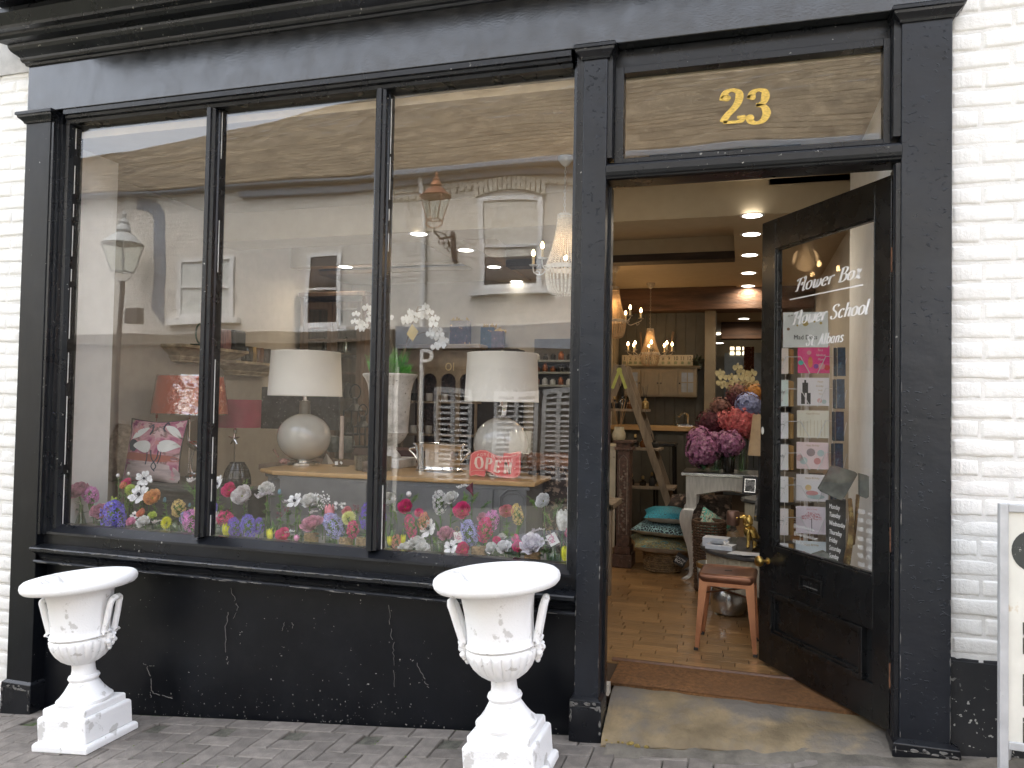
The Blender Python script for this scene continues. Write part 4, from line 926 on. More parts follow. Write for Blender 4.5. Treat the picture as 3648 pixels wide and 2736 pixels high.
for k, (px, r, h, m, rd) in enumerate(((2190, .036, .08, 4, False), (2218, .040, .12, 0, True), (2245, .030, .085, 3, False), (2300, .032, .10, 1, True))):
    p = at(px, 1450, yl+.12); diffuser(p.x, yl+.10, sh_z[0]+.001, r, h, bot_m[m], ['squat black jar at the left of the ladder\'s top shelf', 'dark bottle with black reeds on the ladder\'s top shelf', 'amber bottle behind the ladder stile on the top shelf', 'brass necked bottle with reeds at the right of the ladder\'s top shelf'][k], rd, 'diffuser' if rd else 'bottle')
for k, px in enumerate((2200, 2262, 2290, 2330)):
    p = at(px, 1590, yl+.12); diffuser(p.x, yl+.14, sh_z[1]+.001, random.uniform(.028, .04), random.uniform(.06, .11), bot_m[(k+1) % 5], ['left', 'second', 'third', 'right hand'][k]+' dark ornament on the ladder\'s middle shelf', k == 3, 'ornament')
for k, px in enumerate((2215, 2250, 2290, 2322, 2352)):
    p = at(px, 1725, yl+.12); diffuser(p.x, yl+.12, sh_z[2]+.001, random.uniform(.025, .036), random.uniform(.05, .09), bot_m[(k*2+3) % 5], ['first', 'second', 'third', 'fourth', 'fifth'][k]+' amber jar from the left on the ladder\'s bottom shelf', False, 'jar')
# carved pedestal in front-left of the ladder, vase with canes
PD = thing('carved_pedestal', 'reddish brown carved pedestal at the left edge of the doorway', 'pedestal', (-1.13, 3.1, .15))
p0 = at(2215, 1600, 3.0)
M('carved_wood', (.10, .05, .032), .6, var=.4, scale=30, bmp=.8, bscale=60, c2=(.2, .15, .11), c2t=(.6, .65), c2scale=40)
px0, px1 = at(2198, 1700, 3.0).x, at(2243, 1700, 3.0).x; pz1 = at(2220, 1578, 3.0).z
put('shaft', MB().box(px0, px1, 3.0, 3.17, .32, pz1-.06), MATS['carved_wood'], PD, bev=.004)
put('capital', MB().box(px0-.02, px1+.02, 2.98, 3.19, pz1-.06, pz1-.035).box(px0-.01, px1+.01, 2.99, 3.18, pz1-.035, pz1).box(px0-.03, px1+.03, 2.97, 3.2, pz1, pz1+.02), MATS['carved_wood'], PD, bev=.004)
put('base', MB().box(px0-.03, px1+.03, 2.97, 3.2, .15, .26).box(px0-.015, px1+.015, 2.985, 3.185, .26, .32), MATS['carved_wood'], PD, bev=.006)
cv = MB(); cxp = (px0+px1)/2
rectp = [(px0+.02, .42), (px1-.02, .42), (px1-.02, pz1-.14), (cxp+.02, pz1-.12), (cxp, pz1-.10), (cxp-.02, pz1-.12), (px0+.02, pz1-.14)]
cv.tube([(x, 2.996, z) for x, z in rectp], .005, 5, close=True)
for k in range(22): cv.ball((cxp+random.uniform(-.025, .025), 2.997, .46+k*.023), random.uniform(.007, .014), 6, 4, sy=.5)
put('carving', cv, M('carving_pale', (.22, .17, .13), .7, var=.3, scale=60), PD)
tag(put('paper_chest', MB().box(px0-.35, px0-.02, 3.05, 3.5, .3, pz1-.03), M('parchment', (.50, .44, .32), .7, var=.1, c2=(.2, .16, .12), c2t=(.6, .63), c2scale=7)), 'pale parchment coloured chest at the far left of the doorway', 'chest')
CV = thing('cane_pot', 'round cream lidded pot holding bamboo canes on the carved pedestal', 'vase', (cxp-.05, 3.06, pz1+.021))
put('pot', MB().lathe([(.045, 0), (.055, .02), (.055, .06), (.045, .075), (.040, .11), (.001, .11)], 18), M('pot_cream', (.45, .38, .25), .4), CV, local=True, smooth=True)
mb = MB(); reeds(mb, 0, 0, .06, .30, 7, .07); put('canes', mb, M('cane', (.35, .19, .07), .5), CV, local=True)
tag(put('side_console', MB().box(at(2167, 1700, 2.0).x-.05, at(2180, 1700, 2.0).x, 2.0, 2.06, .15, .78).box(at(2167, 1700, 2.0).x-.3, at(2180, 1700, 2.0).x, 2.0, 2.5, .74, .78), MATS['ladder_wood'], bev=.003), 'weathered console table leg just inside the centre pilaster', 'table')
# bar stools / iron frames behind the ladder
BS = thing('bar_stool', 'black iron framed stool standing behind the step ladder', 'stool', (-.80, 3.9, .15))
bz = at(2370, 1582, 3.95).z
bx0, bx1 = at(2320, 1600, 3.95).x, at(2400, 1600, 3.95).x
put('seat', MB().box(bx0, bx1+.02, 3.85, 4.2, bz-.02, bz+.01), MATS['iron'], BS, bev=.005)
for (x, y) in ((bx0+.03, 3.9), (bx1, 3.9), (bx0+.03, 4.15), (bx1, 4.15)): put('leg', MB().tube([(x, y, bz-.02), (x+(.02 if x > -.8 else -.02), y, .15)], .012, 6), MATS['iron'], BS)
put('rung', MB().tube([(bx0+.02, 3.9, .42), (bx1+.01, 3.9, .42)], .01, 6), MATS['iron'], BS)
# ---------------------------------------------------------------- silver table with the faux flower display
TB = thing('silver_table', 'silver painted console table with cabriole legs carrying the big flower vases', 'table', (-.15, 2.9, .15))
tz = at(2500, 1690, 2.7).z+.012; tx0, tx1 = -.435, .11; ty0, ty1 = 2.70, 3.16
put('table_top', MB().ext([(ty0, tz-.022), (ty0-.012, tz-.016), (ty0-.014, tz-.006), (ty0-.008, tz), (ty1, tz), (ty1, tz-.022)], tx0-.01, tx1+.5), MATS['iron'], TB)
put('top_edge', MB().box(tx0-.016, tx1+.5, ty0-.022, ty0-.0145, tz-.026, tz-.002), MATS['silver'], TB, bev=.003)
ap = []; za = tz-.024
prof = [(tx0+.02, za), (tx1+.5, za)]; low = []
for k in range(21):
    u = k/20; low.append((tx0+.10+u*.62, za-.145+.055*sin(pi*min(1, u*1.15))**1.3-.035*u))
prof = [(tx0+.02, za), (tx0+.02, za-.17), (tx0+.10, za-.17)]+low+[(tx1+.5, za-.145), (tx1+.5, za)]
put('apron', MB().ext(prof, ty0+.012, ty0+.035, axis='y'), MATS['silver_paint'], TB)
put('apron_edge', MB().tube([(x, ty0+.012, z-.003) for x, z in low], .0045, 6), MATS['silver'], TB, smooth=True)
def cab(x, y, flip, nm='leg'):
    zt = za; H = zt-.15; secs = [(0, 0, .040), (.28, 0, .040), (.34, -.028, .046), (.42, -.042, .047), (.5, -.036, .040), (.62, -.014, .031), (.75, .006, .024), (.88, .010, .019), (.95, -.002, .018), (.985, -.035, .024), (1, -.05, .022)]
    mb = MB(); vs = []
    S2 = catmull([(a, b, c) for a, b, c in secs], 4); m_ = len(S2)
    for (u, off, hw2) in S2:
        z = zt-u*H; cx_ = x+off*flip; vs += [(cx_-hw2, y-hw2*.8, z), (cx_+hw2, y-hw2*.8, z), (cx_+hw2, y+hw2*.8, z), (cx_-hw2, y+hw2*.8, z)]
    fs = [(4*j+i, 4*j+(i+1) % 4, 4*j+4+(i+1) % 4, 4*j+4+i) for j in range(m_-1) for i in range(4)]+[(3, 2, 1, 0), tuple(range(4*m_-4, 4*m_))]
    mb.add(vs, fs); return put(nm, mb, MATS['silver_paint'], TB, smooth=50)
cab(tx0+.06, ty0+.05, 1); cab(tx0+.06, ty1-.05, 1); cab(tx1+.44, ty0+.05, -1); cab(tx1+.44, ty1-.05, -1)
# big hydrangea heads etc : built in the flower section with these builders
def floret_ball(mb, c, r, fs, n, flat=.85, mi=0, petals=4, irr=.15):
    for k in range(n):
        z = 1-2*(k+.5)/n; a = k*2.39996; rr = math.sqrt(max(0, 1-z*z)); d = Vector((rr*cos(a), rr*sin(a), z*flat))
        d2 = (d+Vector((random.uniform(-irr, irr), random.uniform(-irr, irr), random.uniform(-irr, irr)))).normalized(); q = Vector(c)+d2*r*random.uniform(.86, 1.06)
        s = d2.orthogonal().normalized(); t = d2.cross(s); ph = random.random()*pi
        for j in range(petals):
            b = ph+2*pi*j/petals; e = s*cos(b)+t*sin(b); f = s*cos(b+1.35*2/petals)+t*sin(b+1.35*2/petals); g = s*cos(b-1.35*2/petals)+t*sin(b-1.35*2/petals)
            z_ = fs*random.uniform(.85, 1.15)
            mb.add([q, q+g*z_*.62+d2*z_*.12, q+e*z_+d2*z_*.05, q+f*z_*.62+d2*z_*.12], [(0, 1, 2, 3)], mi)
def hyd_mats():
    M('hyd_mauve', (.36, .13, .27), .6, var=.4, scale=25, c2=(.55, .35, .42), c2t=(.5, .7), c2scale=30)
    M('hyd_coral', (.60, .12, .13), .6, var=.35, scale=25, c2=(.75, .33, .3), c2t=(.5, .7), c2scale=30)
    M('hyd_blue', (.30, .34, .58), .6, var=.25, scale=25)
    M('hyd_wine', (.09, .012, .025), .6, var=.4, scale=25)
    M('hyd_dusk', (.22, .10, .08), .7, var=.5, scale=25)
    M('orchid_cream', (.62, .54, .30), .5, var=.15, scale=30)
    M('bloom_orange', (.5, .22, .05), .6, var=.3)
hyd_mats()
def silk_bloom(px, py, Y, wpx, n, mat, label, fs=.022, vase=None, flat=.85, petals=4):
    c = at(px, py, Y); r = wpx/2/ppm(c); t = thing('hydrangea', label, 'hydrangea', (c.x, Y, c.z), group='large blooms on the silver table')
    mb = MB().ball((0, 0, 0), r*.8, 12, 8); floret_ball(mb, (0, 0, 0), r, fs, n, flat, petals=petals); put('bloom', mb, MATS[mat], t, local=True)
    st = MB().tube([(0, 0, -r*.6), (random.uniform(-.02, .02), .02, tz+.02-c.z if c.z > tz+.1 else -r)], .004, 5); lf = MB()
    for k in range(3): a = random.uniform(0, 6.28); leaf(lf, (0, 0, -r*.8), (cos(a), sin(a), -.3), .08, .05)
    put('stem', st, MATS['leaf_dark'], t, local=True); put('leaves', lf, MATS['leaf_deep'], t, local=True)
random.seed(77)
silk_bloom(2505, 1605, 2.85, 122, 210, 'hyd_mauve', 'mauve pink hydrangea hanging at the left front of the flower display', .026)
silk_bloom(2492, 1562, 2.92, 88, 120, 'hyd_mauve', 'mauve hydrangea just above and left of the front one', .024)
silk_bloom(2545, 1572, 2.90, 70, 90, 'hyd_mauve', 'small mauve hydrangea between the two front ones', .022)
silk_bloom(2600, 1580, 2.86, 100, 150, 'hyd_mauve', 'dusky pink hydrangea at the front right of the display', .026)
silk_bloom(2640, 1505, 3.0, 128, 230, 'hyd_coral', 'coral red hydrangea in the middle of the display', .02)
silk_bloom(2585, 1500, 3.05, 76, 100, 'hyd_coral', 'smaller coral hydrangea to the left of the large coral one', .02)
silk_bloom(2667, 1442, 3.0, 90, 70, 'hyd_blue', 'pale blue hydrangea above the coral one', .028)
silk_bloom(2535, 1510, 3.1, 110, 150, 'hyd_wine', 'dark wine red bloom behind the mauve hydrangeas', .02)
silk_bloom(2625, 1430, 3.15, 90, 110, 'hyd_wine', 'near black wine bloom beside the pale blue one', .02)
silk_bloom(2570, 1455, 3.12, 85, 110, 'hyd_dusk', 'dusky brown hydrangea at the left of the display', .018)
silk_bloom(2632, 1405, 3.18, 90, 110, 'hyd_dusk', 'russet brown hydrangea under the cream orchids', .018)
silk_bloom(2685, 1400, 3.15, 70, 60, 'bloom_orange', 'orange cream bloom at the right edge of the display', .02)
def orchid_flower(mb, c, n, s, mi=0):
    n = Vector(n).normalized(); a = n.cross(Vector((0, 0, 1))).normalized() if abs(n.z) < .95 else n.orthogonal(); b = n.cross(a)*-1
    if b.z < 0: b = -b
    c = Vector(c)
    for ang, L, W in ((90, .9, .55), (210, .9, .5), (330, .9, .5), (10, 1.0, .95), (170, 1.0, .95)):
        d = a*cos(radians(ang))+b*sin(radians(ang)); e = n.cross(d)
        vs = [c]; 
        for (u, w_) in ((.3, .35), (.65, .5), (.92, .3)): vs += [c+d*L*s*u-e*W*s*w_+n*s*.1*u, c+d*L*s*u+e*W*s*w_+n*s*.1*u]
        vs.append(c+d*L*s*1.02); mb.add(vs, [(0, 1, 2), (1, 3, 4, 2), (3, 5, 6, 4), (5, 7, 6)], mi)
OR = thing('cream_orchid', 'tall cream orchid stems rising behind the hydrangeas in the doorway', 'orchid', (-.1, 3.2, tz+.01))
ob = MB(); random.seed(5)
for (px, py) in ((2565, 1330), (2575, 1345), (2568, 1365), (2582, 1375), (2606, 1345), (2600, 1370), (2612, 1385), (2628, 1310), (2640, 1325), (2632, 1345), (2645, 1365), (2625, 1385), (2660, 1335), (2672, 1350), (2680, 1330), (2668, 1375), (2650, 1385), (2685, 1365), (2618, 1362), (2655, 1350)):
    p = at(px, py, 3.2); orchid_flower(ob, p, (random.uniform(-.5, .5), -1, random.uniform(-.3, .2)), .042)
put('blooms', ob, MATS['orchid_cream'], OR)
st = MB()
for pts in (((2608, 1470), (2598, 1420), (2580, 1350), (2562, 1325)), ((2620, 1480), (2612, 1400), (2618, 1340), (2632, 1305)), ((2645, 1470), (2650, 1400), (2662, 1345), (2680, 1325))): st.tube(catmull([tuple(at(x, y, 3.22)) for x, y in pts], 4), .0035, 5)
put('stems', st, MATS['leaf_dark'], OR)
VM = [('ribbed clear glass vase under the left mauve hydrangea', 2500, .045, 'clear_glass'), ('green tinted ribbed vase in the middle of the silver table', 2548, .05, 'jar_glass'), ('dark pewter vase at the right of the green vase', 2596, .047, 'dark_glass'), ('tall slim clear vase at the right of the silver table', 2645, .045, 'clear_glass')]
for k, (lb, px, r, m) in enumerate(VM):
    p = at(px, 1670, 2.84); h = (at(px, 1600 if k else 1625, 2.84).z-tz)
    v_ = tag(put('glass_vase', MB().lathe([(r*.8, 0), (r*.85, .005), (r, h*.5), (r*.95, h), (r*.85, h), (r*.88, h*.5), (r*.7, .012), (.001, .012)], 30, c=(p.x, 2.86, tz+.001), rf=(lambda j, a, rr, z: rr*(1+.035*cos(a*15)))), MATS[m], smooth=True), lb, 'vase')
    s2 = MB()
    for q in range(8): s2.tube([(p.x+random.uniform(-.02, .02), 2.86+random.uniform(-.02, .02), tz+.01), (p.x+random.uniform(-.03, .03), 2.86+random.uniform(-.03, .03), tz+h)], .0025, 4)
    put('stems_in_vase', s2, MATS['leaf_green'], v_)
# ---------------------------------------------------------------- cushions
def cushion_mb(w_, h, d, n=14, crown=.5, seed=0, pinch=.10):
    mb = MB()
    def f(sign):
        def g(u, v):
            x = (u-.5)*w_; y = (v-.5)*h; e = max(0, 1-abs(2*u-1)**2.4)*max(0, 1-abs(2*v-1)**2.4)
            k = 1-pinch*(1-abs(2*v-1)**1.5)*abs(2*u-1)**3; k2 = 1-pinch*(1-abs(2*u-1)**1.5)*abs(2*v-1)**3
            t = e**crown*d/2*(1+.14*noise.noise((u*4, v*4, seed+sign))); return (x*k, y*k2, sign*t)
        return g
    mb.sheet(f(1), n, n, 0); mb.sheet(f(-1), n, n, 1); return mb
def cushion(px, py, Y, wpx, d, rot, mats, label, hz=None, cat='cushion', ratio=1.0, pipe=None, lift=0):
    c = at(px, py, Y); w_ = wpx/ppm(c); t = thing('cushion', label, cat, (c.x, Y, c.z+lift), rot)
    put('cover', cushion_mb(w_, w_*ratio, d), mats, t, local=True, smooth='all')
    if pipe:
        ed = []
        for (u, v) in [(i/14, 0) for i in range(14)]+[(1, i/14) for i in range(14)]+[(1-i/14, 1) for i in range(14)]+[(0, 1-i/14) for i in range(14)]:
            x = (u-.5)*w_; y = (v-.5)*w_*ratio; k = 1-.10*(1-abs(2*v-1)**1.5)*abs(2*u-1)**3; k2 = 1-.10*(1-abs(2*u-1)**1.5)*abs(2*v-1)**3; ed.append((x*k, y*k2, 0))
        put('piping', MB().tube(ed, .0045, 6, close=True), pipe, t, local=True, smooth='all')
    return t
def scale_mat(name, a, b, scale, wid=.08):
    m, nt, p = newmat(name); v = tc(nt); vo = nt.nodes.new('ShaderNodeTexVoronoi'); vo.feature = 'DISTANCE_TO_EDGE'; vo.inputs['Scale'].default_value = scale; nt.links.new(v, vo.inputs['Vector'])
    f = ramp(nt, vo.outputs['Distance'], [(wid*.7, 0.0), (wid, 1.0)]); nt.links.new(mix(nt, f, a, b), p.inputs['Base Color']); p.inputs['Roughness'].default_value = .55
    nt.links.new(bump(nt, f, .4, .004), p.inputs['Normal']); return m
scale_mat('teal_scale', (.02, .12, .16), (.02, .30, .40), 60); scale_mat('navy_scale', (.30, .50, .52), (.008, .02, .035), 45, .10); scale_mat('navy_scale2', (.03, .25, .32), (.006, .015, .028), 42, .12)
M('linen_back', (.45, .40, .33), .9, bmp=.3, bscale=300)
m_, nt_, p_ = newmat('feather_print'); v_ = tc(nt_, scale=(1, 2.2, 1)); n_ = noi(nt_, v_, 9, 4, .6, 2.5)
nt_.links.new(ramp(nt_, n_, [(.25, (.01, .03, .05)), (.38, (.02, .16, .22)), (.46, (.32, .24, .06)), (.52, (.02, .05, .05)), (.6, (.4, .34, .2)), (.68, (.05, .22, .2)), (.78, (.12, .03, .03))]), p_.inputs['Base Color']); p_.inputs['Roughness'].default_value = .8
m_, nt_, p_ = newmat('tiger_teal'); v_ = tc(nt_, scale=(3, 1, 1)); n_ = noi(nt_, v_, 9, 3, .6, 1.5)
nt_.links.new(ramp(nt_, n_, [(.40, (.10, .42, .36)), (.47, (.12, .45, .38)), (.50, (.02, .02, .02)), (.55, (.6, .55, .42)), (.60, (.1, .4, .33))]), p_.inputs['Base Color']); p_.inputs['Roughness'].default_value = .8
# basket first
def wicker(name, label, c, r0, r1, h, rows, mat, sq=1.0):
    t = thing(name, label, 'basket', c); mb = MB(); n = 26
    for k in range(rows):
        z = (k+.5)/rows*h; r = r0+(r1-r0)*k/rows
        pts = [((r+.005*(1 if (i+k) % 2 else -1))*cos(2*pi*i/n/1), (r+.005*(1 if (i+k) % 2 else -1))*sq*sin(2*pi*i/n), z+.001*noise.noise((i, k, 1))) for i in range(n)]
        mb.tube(pts, h/rows*.46, 5, close=True)
    put('weave', mb, mat, t, local=True, smooth='all', kind='stuff')
    st = MB()
    for i in range(n): st.tube([(r0*cos(2*pi*i/n), r0*sq*sin(2*pi*i/n), 0), (r1*cos(2*pi*i/n), r1*sq*sin(2*pi*i/n), h)], .004, 5)
    put('stakes', st, mat, t, local=True, kind='stuff'); put('rim', MB().tube([(r1*cos(2*pi*i/30), r1*sq*sin(2*pi*i/30), h) for i in range(30)], .009, 7, close=True), mat, t, local=True, smooth='all')
    put('base', MB().lathe([(r0*.97, .0), (r0*.97, .008)], 26, sy=sq), mat, t, local=True); return t
M('willow', (.26, .17, .085), .65, var=.35, scale=30, bmp=.3); M('willow_dark', (.10, .055, .03), .65, var=.35, scale=30, bmp=.3)
bt = on_z(2362, 2040, FZ)
wicker('wicker_basket', 'round wicker basket on the floor under the pile of cushions', (-.615, 3.03, FZ+.004), .145, .165, .24, 13, MATS['willow'])
bz1 = FZ+.245
cushion(2352, 1935, 3.0, 205, .13, (radians(2), radians(3), radians(14)), [MATS['feather_print'], MATS['linen_back']], 'feather patterned blue and ochre cushion on the wicker basket, lowest of the pile')
cushion(2360, 1880, 3.03, 190, .11, (radians(3), radians(2), radians(-8)), [MATS['navy_scale'], MATS['linen_back']], 'navy cushion with silver scale print, middle of the pile')
cushion(2378, 1834, 3.05, 165, .12, (radians(3), radians(1), radians(6)), [MATS['teal_scale'], MATS['linen_back']], 'bright teal scale print cushion on top of the pile')
cushion(2450, 1800, 3.35, 150, .12, (radians(20), 0, radians(-10)), [M('fur_dark', (.05, .035, .03), .9, var=.6, scale=20, bmp=1, c2=(.3, .22, .17), c2t=(.55, .65), c2scale=12), MATS['linen_back']], 'dark mottled cushion lying under the silver table')
cushion(2520, 1825, 3.1, 190, .14, (radians(35), 0, radians(8)), [MATS['fur_dark'], MATS['linen_back']], 'dark fur cushion propped beneath the silver table')
cushion(2535, 1885, 2.55, 125, .12, (radians(60), radians(35), radians(20)), [MATS['tiger_teal'], MATS['linen_back']], 'teal and black striped cushion leaning behind the white boxes')
tgp = at(2425, 1995, 2.78); tg = MB().obox(tgp, Vector((.040, 0, -.022)), Vector((0, .001, 0)), Vector((.022, 0, .040)))
TG = tag(put('swing_tag', tg, MATS['ink']), 'black diamond shaped swing tag hanging from the lowest cushion', 'tag')
tm = text_mb('SCATTER', .020, .0003).join(text_mb('BOX', .034, .0003).xf(Matrix.Translation((0, -.026, 0)))); tm.xf(Matrix.Rotation(radians(-28), 4, 'Z')); tm.xf(frame(tgp+Vector((0, -.002, .008)), (1, 0, 0), (0, 0, 1))); put('lettering', tm, MATS['white_card'], TG)
# tall basket, buckets, bowl
wicker('wicker_basket', 'tall narrow dark wicker basket beside the silver table leg', (-.225, 2.42, FZ+.004), .095, .115, .50, 26, MATS['willow_dark'])
m_, nt_, p_ = newmat('galvanised'); v_ = tc(nt_); nt_.links.new(ramp(nt_, noi(nt_, v_, 12), [(.3, (.30, .31, .32)), (.7, (.52, .53, .53))]), p_.inputs['Base Color']); p_.inputs['Metallic'].default_value = .85; p_.inputs['Roughness'].default_value = .38
def bucket(c, r, h, label):
    t = thing('metal_planter', label, 'planter', c, group='ribbed galvanised planters'); put('body', MB().lathe([(r*.82, 0), (r*.84, .01), (r, h), (r*.96, h), (r*.8, .012), (.001, .012)], 90, rf=(lambda j, a, rr, z: rr*(1+.02*cos(a*24)))), MATS['galvanised'], t, local=True, smooth='all')
    put('rim_band', MB().lathe([(r*1.0, h-.03), (r*1.04, h-.028), (r*1.05, h), (r*.99, h+.004), (r*.97, h)], 36, cap=False), MATS['antique_brass'], t, local=True, smooth='all')
bucket((-.19, 2.12, FZ+.001), .105, .26, 'front ribbed galvanised planter with brass rim behind the copper stool leg'); bucket((-.17, 2.42-.0, FZ+.001), .09, .001+.3, 'rear ribbed galvanised planter partly hidden by the front one') if False else bucket((-.16, 2.34, FZ+.001), .09, .34, 'taller ribbed galvanised planter behind the front one')
tag(put('metal_bowl', MB().lathe([(.07, 0), (.105, .012), (.118, .05), (.118, .10), (.108, .145), (.102, .16), (.112, .185), (.106, .187), (.098, .16), (.11, .10), (.10, .04), (.001, .02)], 40, c=(-.075, 1.83, FZ+.001)), MATS['silver'], smooth=True), 'round silver cauldron shaped bowl on the floor behind the copper stool', 'bowl')
# drum tables with small gifts
DT = thing('drum_table', 'round table with a dark top and ribbed cream drum base beside the open door', 'table', (.14, 1.82, FZ))
dz = .585
M('drum_top', (.05, .05, .05), .35, var=.3, bmp=.1); M('drum_body', (.40, .36, .27), .6, var=.1)
dr = .40; dc = (.14, 1.86)
put('table_top', MB().lathe([(dr-.01, dz-.03), (dr, dz-.022), (dr, dz-.006), (dr-.008, dz), (.001, dz)], 60, c=(dc[0], dc[1], 0), cap=False), MATS['drum_top'], DT, smooth=True)
put('drum', MB().lathe([(dr-.05, FZ+.19), (dr-.04, dz-.03)], 180, c=(dc[0], dc[1], 0), rf=(lambda j, a, rr, z: rr*(1+.008*cos(a*60)))), MATS['drum_body'], DT)
for q in range(3): put('leg', MB().tube([(dc[0]+.3*cos(q*2.1+1.3), dc[1]+.3*sin(q*2.1+1.3), FZ), (dc[0]+.3*cos(q*2.1+1.3), dc[1]+.3*sin(q*2.1+1.3), FZ+.2)], .015), MATS['drum_body'], DT)
D2 = thing('small_drum_table', 'small round ribbed stand holding photo frames above the drum table', 'stand', (.20, 2.25, dz))
z2 = at(2660, 1785, 2.05).z
put('stand_top', MB().lathe([(.17, z2-.025), (.18, z2-.015), (.175, z2), (.001, z2)], 40, c=(.17, 2.25, 0), cap=False), MATS['drum_top'], D2, smooth=True)
put('drum', MB().lathe([(.15, FZ+.002), (.15, z2-.024)], 120, c=(.17, 2.25, 0), rf=(lambda j, a, rr, z: rr*(1+.012*cos(a*40)))), MATS['drum_body'], D2)
def pframe(px, py, Y, w_, h, rz, label, tilt=12):
    c = at(px, py, Y); t = thing('photo_frame', label, 'photo frame', (c.x, Y, c.z), (radians(-tilt), 0, radians(rz)))
    put('frame', MB().box(-w_, w_, 0, .015, -h, h), MATS['black_matt'], t, local=True, bev=.002)
    put('photograph', MB().box(-w_*.62, w_*.62, -.002, .0, -h*.66, h*.66), M('photo_print', (.25, .25, .25), .3, var=.9, scale=25, c2=(.02, .02, .02), c2t=(.45, .55), c2scale=18), t, local=True)
    put('mount_edge', MB().box(-w_*.7, w_*.7, -.0012, .0, -h*.74, h*.74), MATS['silver'], t, local=True)
pframe(2672, 1730, 2.12, .052, .062, -15, 'black framed small photograph leaning on the small stand', 8)
pframe(2695, 1800, 1.75, .018, .10, -60, 'silver edged frame standing end-on beside the door edge', 5)
BX = M('gift_white', (.58, .60, .63), .5, var=.03)
def gift(cx_, cy_, z, w_, d_, h, rz, label, dish=False):
    t = thing('gift_box', label, 'box', (cx_, cy_, z), (0, 0, radians(rz)))
    put('box', MB().cbox(-w_, w_, -d_, d_, 0, h, .002), BX, t, local=True)
    if dish:
        put('ribbon', MB().tube(catmull([(.03, -.02, h+.004), (.05, .0, h+.022), (.035, .02, h+.006), (.02, 0, h+.02), (.03, -.02, h+.004)], 4), .004, 5).tube(catmull([(.035, 0, h+.006), (.06, -.03, h+.008), (.085, -.05, h+.003)], 4), .004, 5), MATS['white_card'], t, local=True)
        put('dish', MB().lathe([(.02, h+.001), (.04, h+.005), (.045, h+.01), (.038, h+.007), (.001, h+.003)], 24, c=(-.025, 0, 0)), MATS['chrome'], t, local=True, smooth=True)
b1 = at(2548, 1945, 1.62)
gift(-.125, 1.70, dz+.001, .085, .055, .028, -14, 'flat white gift box under the other one, silver dish and ribbon on top', True)
gift(-.155, 1.80, dz+.001, .08, .05, .055, -10, 'flat white gift box at the back left of the drum table')
for k in range(4): tag(put('paper_sheet', MB().obox((.02+.02*k, 1.57-.012*k, dz+.003+.002*k), Vector((.085, .01*k-.015, 0)), Vector((-.01*k+.02, .05, 0)), Vector((0, 0, .0008))), BX), 'loose white sheet of card, %s of the fan at the front of the drum table' % ('bottom', 'second', 'third', 'top')[k], 'card')
# pillar holder with copper candle
CH = thing('candle_holder', 'copper pillar candle on a clear glass globe holder behind the gift boxes', 'candle holder', (-.055, 1.92, dz+.001))
put('glass_globe', MB().lathe([(.03, 0), (.02, .012), (.02, .02), (.04, .04), (.045, .06), (.035, .085), (.012, .1), (.012, .115), (.03, .12)], 24), MATS['clear_glass'], CH, local=True, smooth=True)
put('candle', MB().lathe([(.036, .12), (.042, .13), (.042, .205), (.036, .215), (.001, .214)], 28), M('copper_candle', (.20, .115, .085), .35, metal=.6), CH, local=True, smooth=True)
tag(put('glass_pedestal', MB().lathe([(.04, 0), (.042, .01), (.028, .03), (.010, .045), (.014, .06), (.035, .075), (.04, .085), (.03, .083), (.001, .07)], 24, c=(.105, 1.64, dz+.001), rf=(lambda j, a, rr, z: rr*(1+.05*cos(a*12)))), MATS['smoke_glass'], smooth=True), 'small ribbed pewter candle stand next to the gold dog', 'candle holder')
# ---------------------------------------------------------------- gold dachshund
def skin_obj(name, pts, edges, radii, mat, parent, sub=2):
    me = bpy.data.meshes.new(name); me.from_pydata(pts, edges, []); o = bpy.data.objects.new(name, me); col.objects.link(o); o.parent = parent
    s = o.modifiers.new('s', 'SKIN'); me.skin_vertices[0].data[0].use_root = True
    for k, r in enumerate(radii): me.skin_vertices[0].data[k].radius = (r, r) if not isinstance(r, tuple) else r
    s.use_smooth_shade = True
    u = o.modifiers.new('u', 'SUBSURF'); u.levels = sub; u.render_levels = sub
    dg = bpy.context.evaluated_depsgraph_get(); nm = bpy.data.meshes.new_from_object(o.evaluated_get(dg)); o.modifiers.clear(); o.data = nm; bpy.data.meshes.remove(me)
    nm.materials.clear(); nm.materials.append(mat); return o
DG = thing('dog_ornament', 'gold seated dachshund ornament on the drum table by the door', 'dog statue', (.035, 1.80, dz+.001), (0, 0, radians(12)))
P_ = [(.045, .03, .075), (.02, .01, .095), (.0, -.005, .135), (-.008, -.01, .170), (-.012, -.012, .195), (-.035, -.016, .198), (-.058, -.02, .190),
      (.0, -.03, .11), (.0, -.035, .06), (-.004, -.042, .010), (-.014, -.05, .008), (.02, -.04, .11), (.035, -.045, .06), (.034, -.052, .010), (.024, -.062, .008),
      (.06, .035, .05), (.05, .01, .03), (.04, -.005, .010), (.085, .05, .03), (.11, .06, .02)]
E_ = [(0, 1), (1, 2), (2, 3), (3, 4), (4, 5), (5, 6), (1, 7), (7, 8), (8, 9), (9, 10), (1, 11), (11, 12), (12, 13), (13, 14), (0, 15), (15, 16), (16, 17), (0, 18), (18, 19)]
R2 = [.040, .042, .030, .024, .026, .016, .010, .016, .012, .012, .010, .016, .012, .012, .010, .030, .018, .014, .012, .006]
GD = M('gilt', (.62, .43, .13), .26, metal=1, var=.25, scale=50, bmp=.2)
skin_obj('body', P_, E_, R2, GD, DG)
